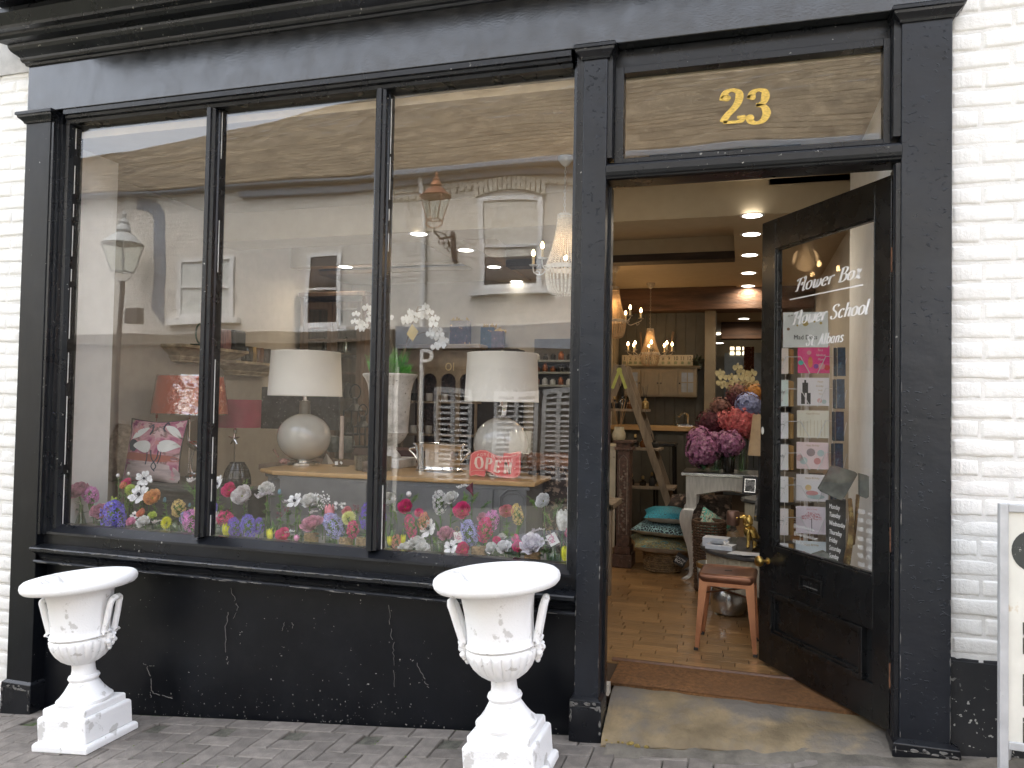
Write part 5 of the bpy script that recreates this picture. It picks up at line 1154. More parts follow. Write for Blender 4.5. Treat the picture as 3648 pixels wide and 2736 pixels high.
for sgn in (-1, 1):
    er = MB().ball((0, 0, 0), .026, 10, 7, sz=1.25, sx=.75, sy=.35); er.xf(Matrix.Translation((.008, -.012+sgn*.024, .178)) @ Matrix.Rotation(radians(12*sgn), 4, 'X')); put('ear', er, GD, DG, local=True, smooth=True)
put('nose', MB().ball((-.070, -.0215, .189), .008, 8, 6), GD, DG, local=True, smooth=True)
put('collar', MB().tube([(.004+.027*cos(a), -.008+.027*sin(a), .150+.006*cos(a)) for a in [i*pi/8 for i in range(16)]], .004, 6, close=True), GD, DG, local=True, smooth=True)
# ---------------------------------------------------------------- copper stool
CPm = M('copper', (.52, .245, .135), .30, metal=.85, var=.06, scale=20)
CD = M('copper_dark', (.22, .105, .065), .35, metal=.85, var=.15, scale=10)
sz = at(2500, 2040, 1.0).z
fl_, fr_ = on_z(2478, 2318, FZ), on_z(2705, 2346, FZ); sc_ = Vector(((fl_.x+fr_.x)/2, (fl_.y+fr_.y)/2+.17, FZ))
TS = thing('metal_stool', 'low copper coloured metal stool with splayed legs standing in the doorway', 'stool', sc_, (0, 0, math.atan2(fr_.y-fl_.y, fr_.x-fl_.x)))
hh = sz-FZ; hs_ = .150; hf = .165
def rsq(h, r, n=5):
    out = []
    for (sx, sy, a0) in ((1, -1, -90), (1, 1, 0), (-1, 1, 90), (-1, -1, 180)):
        for k in range(n+1): a = radians(a0+90*k/n); out.append((sx*(h-r)+r*cos(a), sy*(h-r)+r*sin(a)))
    return out
def lay(mb, rings):
    n = len(rings[0][0]); vs = [(*p, z) for R0, z in rings for p in R0]
    fs = [(j*n+i, j*n+(i+1) % n, (j+1)*n+(i+1) % n, (j+1)*n+i) for j in range(len(rings)-1) for i in range(n)]
    fs.append(tuple(range((len(rings)-1)*n, len(rings)*n))); mb.add(vs, fs)
mb = MB(); lay(mb, [(rsq(hs_-.003, .035), hh-.045), (rsq(hs_+.004, .04), hh-.032), (rsq(hs_+.004, .04), hh-.014), (rsq(hs_-.001, .038), hh-.004), (rsq(hs_-.010, .034), hh), (rsq(hs_-.020, .03), hh-.001), (rsq(hs_-.028, .028), hh-.004)])
put('seat', mb, CD, TS, local=True, smooth=50)
put('seat_slot', MB().box(-.02, .02, -.009, .009, hh-.0035, hh-.0015), MATS['ink'], TS, local=True)
for i, (sx, sy) in enumerate(((-1, -1), (1, -1), (1, 1), (-1, 1))):
    mb = MB(); th = .0015; wt, wb = .048, .020
    for ax in (0, 1):
        def pt(u, w_, off=0):
            hx = hs_-.006+(hf-hs_+.004)*u; z = (hh-.028)*(1-u)
            a_ = hx; b_ = hx-(w_*(wt+(wb-wt)*min(1, u*1.08)))
            return (sx*(a_-off), sy*b_, z) if ax == 0 else (sx*b_, sy*(a_-off), z)
        for q in range(8):
            u0, u1 = q/8, (q+1)/8
            vs = [pt(u0, 0), pt(u0, 1), pt(u1, 1), pt(u1, 0), pt(u0, 0, th), pt(u0, 1, th), pt(u1, 1, th), pt(u1, 0, th)]; mb.add(vs, [(0, 1, 2, 3), (7, 6, 5, 4), (1, 5, 6, 2)])
        mb.tube([pt(.12, .96, .004), pt(.97, .9, .004)], .0035, 5)
    put('leg', mb, CPm, TS, local=True)
    ft = hf-.004-.006; put('rubber_foot', MB().box(sx*ft-.012, sx*ft+.012, sy*ft-.012, sy*ft+.012, 0, .016), MATS['ink'], TS, local=True, bev=.003)
for s in (-1, 1):
    put('apron', MB().box(-hs_+.04, hs_-.04, s*(hs_-.006)-.001, s*(hs_-.006)+.001, hh-.066, hh-.03), CPm, TS, local=True); put('apron', MB().box(s*(hs_-.006)-.001, s*(hs_-.006)+.001, -hs_+.04, hs_-.04, hh-.066, hh-.03), CPm, TS, local=True)
put('brace', MB().obox((0, 0, hh-.11), Vector((.135, .135, 0)), Vector((-.004, .004, 0)), Vector((0, 0, .004))).obox((0, 0, hh-.118), Vector((.135, -.135, 0)), Vector((.004, .004, 0)), Vector((0, 0, .004))), CD, TS, local=True)
# tall lampshade at the door edge
c = at(2690, 1530, 1.95); tag(put('tapered_lampshade', MB().lathe([(.075, -.17), (.045, .1), (.044, .1), (.073, -.17)], 30, c=(c.x+.03, 1.95, c.z), cap=False), M('shade_tan', (.48, .34, .2), .7), smooth=True), 'tan tapered lampshade half hidden behind the door edge', 'lampshade')
put('stem', MB().tube([(c.x+.03, 1.95, dz), (c.x+.03, 1.95, c.z+.05)], .008), MATS['iron'], bpy.data.objects['tapered_lampshade'])
# ---------------------------------------------------------------- card spinner behind the door glass
RK = thing('card_spinner', 'white wire card rack seen through the open door glass', 'card rack', (.30, 1.25, FZ))
WR = M('wire_white', (.75, .75, .74), .4)
ry = 1.12; rows = [(1232, 1330), (1345, 1446), (1461, 1561), (1574, 1673), (1688, 1788), (1802, 1905), (1925, 2025)]
pc = at(2895, 1700, ry); rk = MB(); 
top = at(2880, 1110, 1.25).z
put('pole', MB().tube([(pc.x-.02, 1.30, FZ), (pc.x-.02, 1.30, top)], .012, 8), WR, RK)
put('base', MB().lathe([(.2, 0), (.2, .01), (.02, .03)], 30, c=(pc.x-.02, 1.30, FZ)), WR, RK)
gw = MB()
for px in (2782, 2800, 2856, 2874, 2955, 2968): a_ = at(px, 1200, ry+.05); gw.tube([(a_.x, ry+.05, at(px, 1215, ry+.05).z), (a_.x, ry+.05, at(px, 2030, ry+.05).z)], .002, 5)
put('upright_wires', gw, WR, RK, kind='stuff')
def quad_card(x0, y0, x1, y1, Y, mat, name, label, parent=None, thick=.004, stack=1, yaw=0):
    a_ = at(x0, y0, Y); b_ = at(x1, y1, Y); w_ = abs(b_.x-a_.x); h = abs(a_.z-b_.z); cx_ = (a_.x+b_.x)/2; cz_ = (a_.z+b_.z)/2
    t = thing(name, label, 'card', (cx_, Y, cz_), (radians(-6), 0, radians(yaw)))
    put('card_face', MB().box(-w_/2, w_/2, 0, thick, -h/2, h/2), mat, t, local=True)
    return t, w_, h
def card_mat(i, c):
    return M('card_%d' % i, c, .5, var=.02)
midc = [(.85, .06, .27), (.86, .83, .84), (.82, .79, .66), (.88, .72, .72), (.86, .83, .84), (.86, .78, .83), (.80, .88, .90)]
midt = ['pink and orange card with a flamingo and white writing', 'pale birthday card with a black figure in trousers', 'cream birthday card with a row of thin candles', 'blush birthday card with heart and balloon shapes', 'pale birthday card with a small cake', 'white card with a pink blossom tree', 'pale blue birthday card with two balloons, lowest']
lefc = [(.86, .78, .72), (.74, .86, .83), (.88, .88, .9), (.87, .87, .85), (.9, .9, .9), (.88, .82, .79), (.9, .9, .9)]
left_ = ['blush card reading Baby Girl', 'mint card reading Baby Boy', 'white congratulations card', 'speckled white card reading Baby', 'white dotted thank you card', 'blush dotted card reading Lovely Lady', 'white card with large black dots, lowest']
INK = MATS['ink']
def flat(cx_, cz_, r, mat, t, nm, n=14, y=-.0012, sx=1, sz=1):
    put(nm, MB().lathe([(r, 0), (r, .0006)], n, sy=1).xf(Matrix.Diagonal((sx, 1, 1, 1)) @ Matrix.Identity(4)).xf(frame((cx_, y, cz_), (1, 0, 0), (0, 0, 1)) @ Matrix.Diagonal((sx, sz, 1, 1))), mat, t, local=True)
def dots(t, w_, h, n, r, mat, lo=0):
    mb = MB()
    for k in range(n):
        x = random.uniform(-w_*.42, w_*.42); z = random.uniform(-h*.42, h*.42)
        mb.join(MB().lathe([(r, 0), (r, .0005)], 8).xf(frame((x, -.0008, z), (1, 0, 0), (0, 0, 1))))
    put('printed_dots', mb, mat, t, local=True, kind='stuff')
def write(t, s, x, z, size, mat, xs=.8, shear=.3):
    m_ = text_mb(s, size, .0003, shear=shear, xs=xs, res=2); m_.xf(frame((x, -.0016, z), (1, 0, 0), (0, 0, 1))); put('printed_words', m_, mat, t, local=True)
GOLDINK = M('gold_ink', (.55, .42, .22), .5); PINKI = M('pink_ink', (.75, .35, .38), .6)
kraft = M('kraft_env', (.48, .30, .10), .7)
M('p_blush', (.75, .5, .48), .6); M('p_mint', (.55, .66, .64), .6)
random.seed(12)
for k, (y0, y1) in enumerate(rows):
    dx = -k*2
    y1c = y1
    t, w_, h = quad_card(2842+dx*.6, y0, 2955+dx*.7, y1c, ry, card_mat(k, midc[k]), 'greeting_card', midt[k]+', centre column')
    if k == 0:
        write(t, 'To a', w_*.2, h*.34, .018, MATS['white_card']); write(t, 'fabulous', w_*.22, h*.16, .018, MATS['white_card']); write(t, 'Mum', w_*.22, 0, .018, MATS['white_card'])
        flat(-w_*.1, -h*.1, .012, M('p_orange', (.8, .25, .08), .6), t, 'bird_body', sx=1, sz=2.6); flat(-w_*.14, h*.25, .012, M('p_pink', (.85, .35, .4), .6), t, 'bird_head')
        flat(-w_*.4, -h*.12, .014, M('p_teal', (.05, .5, .42), .6), t, 'printed_spot'); flat(w_*.25, -h*.25, .018, MATS['p_pink'], t, 'printed_spot'); flat(w_*.08, -h*.25, .013, M('p_purple', (.25, .05, .35), .6), t, 'printed_spot'); flat(w_*.42, -h*.3, .015, M('p_red', (.75, .05, .06), .6), t, 'printed_spot')
    elif k == 5:
        m_ = MB()
        for q in range(150):
            a_ = random.uniform(0, pi); rr = .05*random.random()**.5; m_.join(MB().lathe([(.0022, 0), (.0022, .0004)], 6).xf(frame((rr*1.1*cos(a_), -.0010, h*.02+rr*.85*sin(a_)*1.0), (1, 0, 0), (0, 0, 1))))
        put('printed_blossom', m_, PINKI, t, local=True, kind='stuff'); put('printed_trunk', MB().box(-.0015, .0015, -.0012, 0, -h*.42, h*.05), INK, t, local=True)
        write(t, 'Have a lovely', 0, h*.4, .013, PINKI)
    elif k == 3:
        write(t, 'Happy Birthday', 0, h*.38, .014, GOLDINK)
        flat(-w_*.05, h*.12, .022, M('p_taupe', (.38, .30, .30), .6), t, 'printed_heart', n=12); flat(w_*.26, h*.1, .018, M('p_mint', (.55, .66, .64), .6), t, 'printed_balloon'); flat(w_*.15, -h*.2, .018, M('p_coral', (.72, .35, .33), .6), t, 'printed_balloon'); flat(-w_*.28, -h*.2, .02, MATS['p_mint'], t, 'printed_balloon'); flat(-w_*.40, -h*.1, .018, M('p_blush', (.75, .5, .48), .6), t, 'printed_balloon')
    elif k == 1:
        put('printed_figure', MB().box(-w_*.34, -w_*.16, -.0012, 0, -h*.05, h*.32).box(-w_*.38, -w_*.26, -.0012, 0, -h*.45, -h*.05).box(-w_*.2, -w_*.08, -.0012, 0, -h*.45, -h*.05).box(-w_*.28, -w_*.22, -.0012, 0, h*.32, h*.42), INK, t, local=True)
        write(t, 'Happy', w_*.22, h*.36, .014, GOLDINK); write(t, 'Birthday', w_*.2, h*.2, .014, GOLDINK); write(t, 'lovely', w_*.22, h*.05, .012, GOLDINK); write(t, 'friend', w_*.24, -h*.08, .012, GOLDINK)
        flat(w_*.2, -h*.32, .013, MATS['p_blush'], t, 'printed_spot'); flat(w_*.34, -h*.36, .012, MATS['p_mint'], t, 'printed_spot')
    elif k == 2:
        write(t, 'Happy Birthday', 0, h*.38, .014, GOLDINK); m_ = MB()
        for q in range(8): m_.box(-w_*.4+q*w_*.11, -w_*.4+q*w_*.11+.0016, -.0012, 0, -h*.45, h*(.1+.08*random.random()))
        put('printed_candles', m_, GOLDINK, t, local=True, kind='stuff')
    else:
        write(t, 'Happy Birthday', 0, h*.36, .015, GOLDINK)
        if k == 4: flat(-w_*.12, 0, .016, M('p_yellow', (.8, .6, .3), .6), t, 'printed_spot'); flat(0, -h*.2, .022, MATS['p_coral'], t, 'printed_cake', sx=1.2, sz=.6); flat(.02, -h*.33, .026, MATS['p_mint'], t, 'printed_cake', sx=1.3, sz=.5)
        else: flat(-w_*.25, -h*.02, .017, M('p_peach', (.72, .45, .25), .6), t, 'printed_balloon'); flat(w_*.2, -h*.04, .018, M('p_sea', (.25, .55, .55), .6), t, 'printed_balloon')
    # left column with kraft envelopes beside
    t, w_, h = quad_card(2757, y0+8, 2808, y1c+2, ry+.01, card_mat(10+k, lefc[k]), 'greeting_card', left_[k]+', left column', yaw=0)
    dots(t, w_, h, 9, .0014 if k < 6 else .004, INK)
    write(t, ['Baby', 'Baby', 'Congrats', 'Baby', 'Thank you', 'Lovely', 'Hello'][k], 0, h*.05, [.022, .022, .012, .024, .012, .014, .016][k], GOLDINK if k == 0 else INK)
    put('envelopes', MB().obox((w_/2+.012, .02, 0), Vector((.010, .016, 0)), Vector((-.0008, .0005, 0)), Vector((0, 0, h/2*.97))).obox((w_/2+.020, .022, 0), Vector((.009, .016, 0)), Vector((-.0008, .0005, 0)), Vector((0, 0, h/2*.95))), kraft, t, local=True)
    # right column, dark blue edge on
    t, w_, h = quad_card(2984-k*3, y0+5, 3012-k*3, y1c+10, ry-.05, M('card_navy', (.012, .035, .075), .4, var=.5, scale=60, c2=(.1, .25, .3), c2t=(.6, .68), c2scale=50), 'greeting_card', 'dark blue card stack in the right column, %s row from the top' % ('first', 'second', 'third', 'fourth', 'fifth', 'sixth', 'seventh')[k])
    put('stack_edges', MB().obox((-w_/2-.006, .015, 0), Vector((.006, .014, 0)), Vector((-.001, .0006, 0)), Vector((0, 0, h/2))).obox((-w_/2-.012, .017, 0), Vector((.006, .014, 0)), Vector((-.001, .0006, 0)), Vector((0, 0, h/2*.98))), MATS['card_navy'], t, local=True)
    # wire pockets
    ym = y0+(y1c-y0)*.40; yb = y1c+2; wi = MB(); yw = ry-.025
    P3 = lambda x, y: tuple(at(x, y, yw))
    for L in ([(2804, ym), (2838, ym), (2852, ym), (2886, yb)], [(2912, yb), (2942, ym-2), (2990, ym), (3004, yb)], [(2757, y1c-15), (2776, yb), (2800, ym), (2804, ym)], [(3004, yb), (3016, ym+4)]): wi.tube([P3(*q) for q in L], .0022, 5)
    put('wire_pocket', wi, WR, RK)
t, w_, h = quad_card(2790, 1112, 2950, 1238, ry+.005, M('card_header', (.84, .88, .87), .5, var=.02), 'header_card', 'pale header card reading Mad Dots with gold spots above the rack')
write(t, 'Mad Dots', 0, -h*.22, .036, INK, xs=.85, shear=0); write(t, '£3.99', -w_*.34, h*.4, .014, INK)
for (x, z, r, m) in ((0, .18, .016, 'p_gold'), (-.38, .02, .008, 'p_brown'), (-.18, .12, .005, 'p_gold'), (.34, .18, .007, 'p_gold'), (.2, .22, .005, 'p_gold')):
    flat(x*w_, z*h, r, M('p_gold', (.62, .50, .17), .5) if m == 'p_gold' else M('p_brown', (.30, .20, .12), .5), t, 'printed_spot')
# slate, lichened bark pieces and pipe shaped panel right of the rack
SLm = M('slate_grey', (.17, .175, .15), .75, var=.3, scale=14, bmp=.8, bscale=30)
Pq = lambda x, y, Y: at(x, y, Y)
def poly_slab(name, pts, Y, th, mat, label, cat):
    V = [Pq(x, y, Y) for x, y in pts]; n = len(V); mb = MB().add(list(V)+[v+Vector((0, th, 0)) for v in V], [tuple(range(n)), tuple(range(2*n-1, n-1, -1))]+[(i, n+i, n+(i+1) % n, (i+1) % n) for i in range(n)])
    return tag(put(name, mb, mat, bev=.004), label, cat)
poly_slab('stone_tablet', [(2962, 1662), (2975, 1660), (3048, 1682), (3056, 1690), (3008, 1775), (2998, 1784), (2924, 1752), (2915, 1742)], .72, .05, SLm, 'grey slate coloured block tilted at the right of the card rack', 'stone')
poly_slab('stone_tablet', [(3062, 1688), (3096, 1696), (3096, 1770), (3088, 1777), (3064, 1768)], .62, .06, SLm, 'narrow grey lichened block behind the tilted slate one', 'stone')
poly_slab('stone_tablet', [(2885, 1982), (2935, 1966), (2990, 2002), (2994, 2020), (2978, 2012)], .60, .06, SLm, 'grey swirled block low behind the door glass', 'stone')
bark = M('gilded_bark', (.22, .13, .05), .6, metal=.3, var=.5, scale=30, bmp=1, bscale=50, c2=(.4, .3, .12), c2t=(.55, .62), c2scale=14)
poly_slab('bark_strip', [(3022, 1778), (3036, 1776), (3044, 1860), (3040, 1935), (3030, 2010), (3012, 2030), (3004, 2012), (3022, 1920), (3026, 1850)], .60, .03, bark, 'brown and gold bark strip beside the days lettering', 'ornament')
poly_slab('bark_strip', [(3052, 1762), (3064, 1764), (3056, 1850), (3046, 1940), (3040, 1944), (3046, 1860)], .66, .03, bark, 'thinner bark strip to the right of the first', 'ornament')
poly_slab('picture_back', [(2942, 1782), (3014, 1778), (3012, 2000), (2990, 2016), (2944, 1990)], .85, .02, M('slate_black', (.10, .095, .085), .4, var=.3), 'dark glazed panel behind the weekday lettering', 'panel')
# ================================================================== WINDOW DISPLAY
def on_x(px, py, X):
    d = ray(px, py); return CAM+d*((X-CAM.x)/d.x)
M('grey_dresser', (.155, .158, .16), .45, var=.08, bmp=.1)
M('dark_cabinet', (.075, .075, .07), .5, var=.2, c2=(.25, .23, .2), c2t=(.7, .74), c2scale=30)
M('ledge_grey', (.35, .35, .34), .5, var=.06)
WB = .700
tag(put('window_board', MB().box(-3.86, -.70, .145, .56, WB-.03, WB).box(-3.86, -.70, .53, .56, .15, WB-.0305), MATS['ledge_grey'], bev=.003), 'grey window board carrying the row of flower vases', 'window board')
# dresser
DZ = 1.03
A_, B_ = on_z(970, 1677, DZ), on_z(1905, 1719, DZ); A2, B2 = on_z(922, 1669, DZ), on_z(1962, 1696, DZ)
print('dresser', A_, B_, A2, B2)
ux = (B_-A_); ux.z = 0; LEN = ux.length; ux.normalize(); vy = Vector((-ux.y, ux.x, 0))
DD = thing('dresser', 'long grey painted dresser with an oak top and arched panel doors, behind the flower vases', 'sideboard', tuple((A_+B_)/2-Vector((0, 0, DZ-FZ))))
def loc2(s, t, z): p = A_+ux*s+vy*t; return Vector((p.x, p.y, z))
a2 = ((A2-A_).dot(ux), max(.12, (A2-A_).dot(vy))); b2 = ((B2-A_).dot(ux), max(.12, (B2-A_).dot(vy))); DEP = .62
poly = [(0, 0), (LEN, 0), (b2[0], b2[1]), (b2[0], DEP), (a2[0], DEP), (a2[0], a2[1])]
def slab(poly, z0, z1, mb, inset=0, c=.0):
    cx = sum(p[0] for p in poly)/len(poly); cy_ = sum(p[1] for p in poly)/len(poly); n = len(poly)
    def ins(p, k): dx, dy = p[0]-cx, p[1]-cy_; L = math.hypot(dx, dy); return (p[0]-dx/L*k, p[1]-dy/L*k)
    R = [(inset+c, z0), (inset, z0+c), (inset, z1-c), (inset+c, z1)]; vs = [loc2(*ins(p, k), z) for k, z in R for p in poly]
    mb.add(vs, [(j*n+i, j*n+(i+1) % n, (j+1)*n+(i+1) % n, (j+1)*n+i) for j in range(3) for i in range(n)]+[tuple(range(n))[::-1], tuple(range(3*n, 4*n))]); return mb
put('oak_top', slab(poly, DZ-.026, DZ, MB(), 0, .006), MATS['oak_top'], DD)
put('carcase', slab(poly, .22, DZ-.0265, MB(), .055, .001), MATS['grey_dresser'], DD); put('frieze', slab(poly, DZ-.05, DZ-.027, MB(), .035, .004), MATS['grey_dresser'], DD)
put('skirting', slab(poly, FZ, .22, MB(), .045, .004), MATS['grey_dresser'], DD)
FP = A_+vy*.0125; FN = -vy
def onf(px, py, off=.0): p = on_plane(px, py, FP+FN*off, FN); return p
def dmould(pts, r=.0075, closed=False, lb='moulding'):
    put(lb, MB().tube([onf(*p, .0) for p in pts], r, 8, close=closed), MATS['grey_dresser'], DD, smooth=True)
def dpanel(pts, th=.012, off=-.006):
    V = [onf(*p, off) for p in pts]; n = len(V); put('door_panel', MB().add([v+FN*th for v in V]+V, [tuple(range(n))]+[(i, n+i, n+(i+1) % n, (i+1) % n) for i in range(n)]), MATS['grey_dresser'], DD, bev=.002)
dpanel([(1000, 1870), (1000, 1695), (1308, 1719), (1300, 1890)]); dpanel([(1416, 1895), (1416, 1726), (1757, 1747), (1750, 1915)])
dmould([(1000, 1870), (1000, 1696), (1307, 1720), (1300, 1890)]); dmould([(1416, 1895), (1416, 1727), (1756, 1748), (1750, 1915)])
for dx in (0, 9): 
    dmould(catmull([(1044+dx, 1870), (1044+dx, 1790), (1056+dx, 1772), (1095, 1748+dx), (1145, 1743+dx), (1200, 1757+dx), (1250-dx, 1784+dx), (1258-dx, 1800), (1254-dx, 1880)], 4), .0055)
    dmould(catmull([(1462+dx, 1895), (1464+dx, 1820), (1478+dx, 1800), (1515, 1777+dx), (1575, 1772+dx), (1640, 1785+dx), (1690-dx, 1812+dx), (1698-dx, 1830), (1694-dx, 1905)], 4), .0055)
dmould(catmull([(1322, 1870), (1322, 1745), (1340, 1738), (1362, 1722), (1378, 1722)], 3), .005); dmould([(1378, 1722), (1384, 1742), (1402, 1752), (1402, 1890)], .005)
dmould([(1779, 1915), (1781, 1770), (1803, 1750), (1812, 1743), (1846, 1745), (1852, 1754), (1873, 1774), (1871, 1915)], .005); dmould([(1787, 1915), (1789, 1774), (1807, 1758), (1844, 1758), (1865, 1777), (1864, 1915)], .0035)
dmould([(962, 1860), (960, 1725), (972, 1708), (988, 1704)], .004)
# lamps --------------------------------------------------------------
M('shade_cream', (.80, .765, .69), .9, var=.02); M('shade_inner', (.85, .84, .8), .8)
m_, nt_, p_ = newmat('glaze_taupe'); v_ = tc(nt_); nt_.links.new(ramp(nt_, noi(nt_, v_, 2), [(.3, (.42, .405, .365)), (.7, (.50, .485, .44))]), p_.inputs['Base Color']); p_.inputs['Roughness'].default_value = .12; p_.inputs['Coat Weight'].default_value = .8; p_.inputs['Coat Roughness'].default_value = .03
M('neck_taupe', (.15, .135, .11), .35, coat=.3)
def globe_lamp(bx, by, gx, gw, gy0, gy1, sx0, sx1, sy0, tx0_, tx1_, ty, nx0, nx1, ny0, label, Y=None):
    b = on_z(bx, by, DZ) if Y is None else at(bx, by, Y); Y = b.y; t = thing('table_lamp', label, 'table lamp', (b.x, Y, DZ+.001), group='globe table lamps with cream shades')
    k = 1/ppm(Vector((b.x, Y, 1.4))); X = b.x; Z = lambda py: at(gx, py, Y).z-DZ-.001
    zg0, zg1 = .028, Z(gy0); r = gw/2*k; zc = (zg0+zg1)/2; rz = (zg1-zg0)/2
    put('chrome_base', MB().lathe([(r*.58, 0), (r*.60, .003), (r*.60, .018), (r*.56, .022), (r*.3, .024), (r*.3, .034), (.001, .034)], 40), MATS['chrome'], t, local=True, smooth=True)
    pr_ = [(max(.001, r*sin(pi*j/26)), zc-rz*cos(pi*j/26)) for j in range(27)]
    put('globe', MB().lathe(pr_, 48, cap=False), MATS['glaze_taupe'], t, local=True, smooth='all')
    nr = (nx1-nx0)/2*k; zn = Z(ny0); put('neck', MB().lathe([(nr*.98, zg1-.012), (nr*.95, zn-.008), (nr*1.06, zn-.006), (nr*1.04, zn), (nr*.4, zn+.001)], 28), MATS['neck_taupe'], t, local=True, smooth=True)
    zb = Z(sy0); zt = Z(ty); rb = (sx1-sx0)/2*k; rt_ = (tx1_-tx0_)/2*k
    put('stem', MB().lathe([(nr*.62, zn), (nr*.34, zn+.006), (nr*.34, zb+.04), (nr*.2, zb+.04), (.006, zt-.01)], 18), MATS['chrome'], t, local=True, smooth=True)
    put('shade', MB().lathe([(rb*.992, zb+.003), (rb, zb), (rb*1.003, zb+.010), (rb, zb+.011), (rt_, zt-.011), (rt_*1.004, zt-.010), (rt_, zt), (rt_*.985, zt-.003), (rb*.985, zb+.004)], 64, cap=False), [MATS['shade_cream']], t, local=True, smooth=60)
    put('finial', MB().ball((0, 0, zt+.012), .010, 10, 7).lathe([(.004, zt-.01), (.004, zt+.006)], 8), MATS['chrome'], t, local=True, smooth=True)
    return t
globe_lamp(1081, 1657, 1080, 188, 1472, 1651, 949, 1207, 1411, 964, 1206, 1254, 1065, 1105, 1428, 'cream shaded lamp with a round taupe globe base at the left end of the dresser')
L2 = globe_lamp(1782, 1694, 1786, 196, 1486, 1680, 1654, 1919, 1432, 1666, 1917, 1259, 1766, 1802, 1446, 'cream shaded globe lamp behind the open sign at the right end of the dresser')
tg_ = MB().obox((0, 0, 0), Vector((.014, 0, .001)), Vector((0, .0006, 0)), Vector((.004, 0, .042)))
p = at(1797, 1455, L2.location.y-.14); TAG = put('price_tag', tg_, MATS['white_card'], loc=p); tag(TAG, 'long white printed tag hanging below the right lampshade', 'tag')
for k, c_ in enumerate(((.1, .35, .1), (.7, .6, .1), (.65, .25, .05))): 
    o_ = put('printed_bar', MB().box(-.008, .006, -.0016, -.0008, -.004-k*.006, -.001-k*.006), M('bar%d' % k, c_, .6)); o_.parent = TAG
# stone urn with fern and orchid --------------------------------------
m_, nt_, p_ = newmat('stone_urn'); v_ = tc(nt_); a_ = ramp(nt_, noi(nt_, v_, 5, 6, .6), [(.32, (.20, .19, .165)), (.5, (.60, .59, .56)), (.68, (.78, .77, .75))]); pit = ramp(nt_, noi(nt_, v_, 75, 2, .5), [(.66, 0.0), (.70, 1.0)])
nt_.links.new(mix(nt_, pit, a_, (.12, .11, .1)), p_.inputs['Base Color']); p_.inputs['Roughness'].default_value = .85; nt_.links.new(bump(nt_, pit, -.6, .004), p_.inputs['Normal'])
ub = on_z(1388, 1662, DZ); k = 1/ppm(Vector((ub.x, ub.y, 1.3))); UY = ub.y; uz = lambda py: at(1384, py, UY).z-DZ-.001
US = thing('stone_planter', 'tall weathered stone urn on the dresser holding a fern and white orchids', 'planter', (ub.x-.01, UY, DZ+.001))
R_px = lambda w_: w_/2*k
pf = [(88, 1632), (90, 1628), (84, 1620), (60, 1606), (50, 1602), (52, 1597), (44, 1590), (44, 1586), (50, 1583), (80, 1578), (112, 1562), (130, 1545), (137, 1540), (134, 1536), (133, 1531), (140, 1480), (146, 1430), (150, 1395), (160, 1370), (176, 1351), (190, 1342), (195, 1338), (195, 1334), (188, 1332), (170, 1340), (150, 1380), (.4, 1385)]
put('bowl', MB().lathe([(R_px(w_), uz(y)) for w_, y in pf], 56, cap=False), MATS['stone_urn'], US, local=True, smooth=55)
put('plinth', MB().cbox(-R_px(150), R_px(150), -R_px(150), R_px(150), 0, uz(1630), .006), MATS['stone_urn'], US, local=True, bev=.003)
ztop = DZ+uz(1370); uc = Vector((ub.x-.01, UY, ztop))
def frond(mb, base, d, L, curl, n=16, w=.045):
    d = Vector(d).normalized(); p = Vector(base); pts = [p.copy()]
    for i in range(n):
        d = (d+Vector((0, 0, -curl/n))).normalized(); p = p+d*L/n; pts.append(p.copy())
    mb.tube(pts, [.0016*(1-i/(n+2)) for i in range(n+1)], 4)
    for i in range(2, n+1):
        t = (pts[i]-pts[i-1]).normalized(); s = t.cross(Vector((random.uniform(-.2, .2), -1, .4))).normalized(); wl = w*math.sin(pi*min(1, (i/n)*.85+.15))*1.0
        for sg in (-1, 1):
            for q in (0, .5):
                b = pts[i-1].lerp(pts[i], q); e = b+(s*sg+t*.45).normalized()*wl; m_ = b.lerp(e, .5)+t*wl*.14; m2 = b.lerp(e, .5)-t*wl*.10
                mb.add([b, m2, e+Vector((0, 0, -.1*wl)), m_], [(0, 1, 2, 3)])
FE = thing('fern', 'bright green fern filling the top of the stone urn', 'fern', tuple(uc))
random.seed(61)
for k_ in range(44):
    fm = MB(); a = random.uniform(0, 2*pi); o = random.random(); frond(fm, uc+Vector((.04*cos(a), .04*sin(a), -.02)), (cos(a)*(.15+.5*o)+.05, sin(a)*(.15+.5*o), 1), random.uniform(.22, .36)*(1-.2*o), .35+o*.6, w=random.uniform(.035, .055)); put('frond', fm, MATS['fern_green'], FE)
M('orchid_white', (.80, .80, .77), .5, var=.03, sub=0); M('stem_brown', (.22, .15, .09), .6)
O2 = thing('white_orchid', 'two arching sprays of white orchids rising from the stone urn', 'orchid', tuple(uc))
c3 = lambda x, y: (1250+x*.4521, 1000+y*.4521)
ofl = [(40, 265), (30, 325), (75, 330), (60, 370), (105, 355), (90, 385), (130, 215), (150, 260), (170, 300), (185, 260), (145, 310), (245, 285), (300, 290), (430, 300), (470, 250), (460, 300), (430, 325), (495, 265), (490, 310), (560, 240), (580, 285), (620, 250), (590, 210), (555, 270), (640, 310), (665, 300), (650, 345), (640, 385), (625, 420), (680, 390), (700, 425), (690, 455), (655, 440), (720, 480), (690, 500), (665, 525), (715, 515), (735, 470)]
ob = MB()
for x, y in ofl:
    p = at(*c3(x, y), UY-.05+random.uniform(-.05, .05)); orchid_flower(ob, p, (random.uniform(-.6, .6), -1, random.uniform(-.5, .4)), random.uniform(.030, .038))
put('blooms', ob, MATS['orchid_white'], O2)
st = MB()
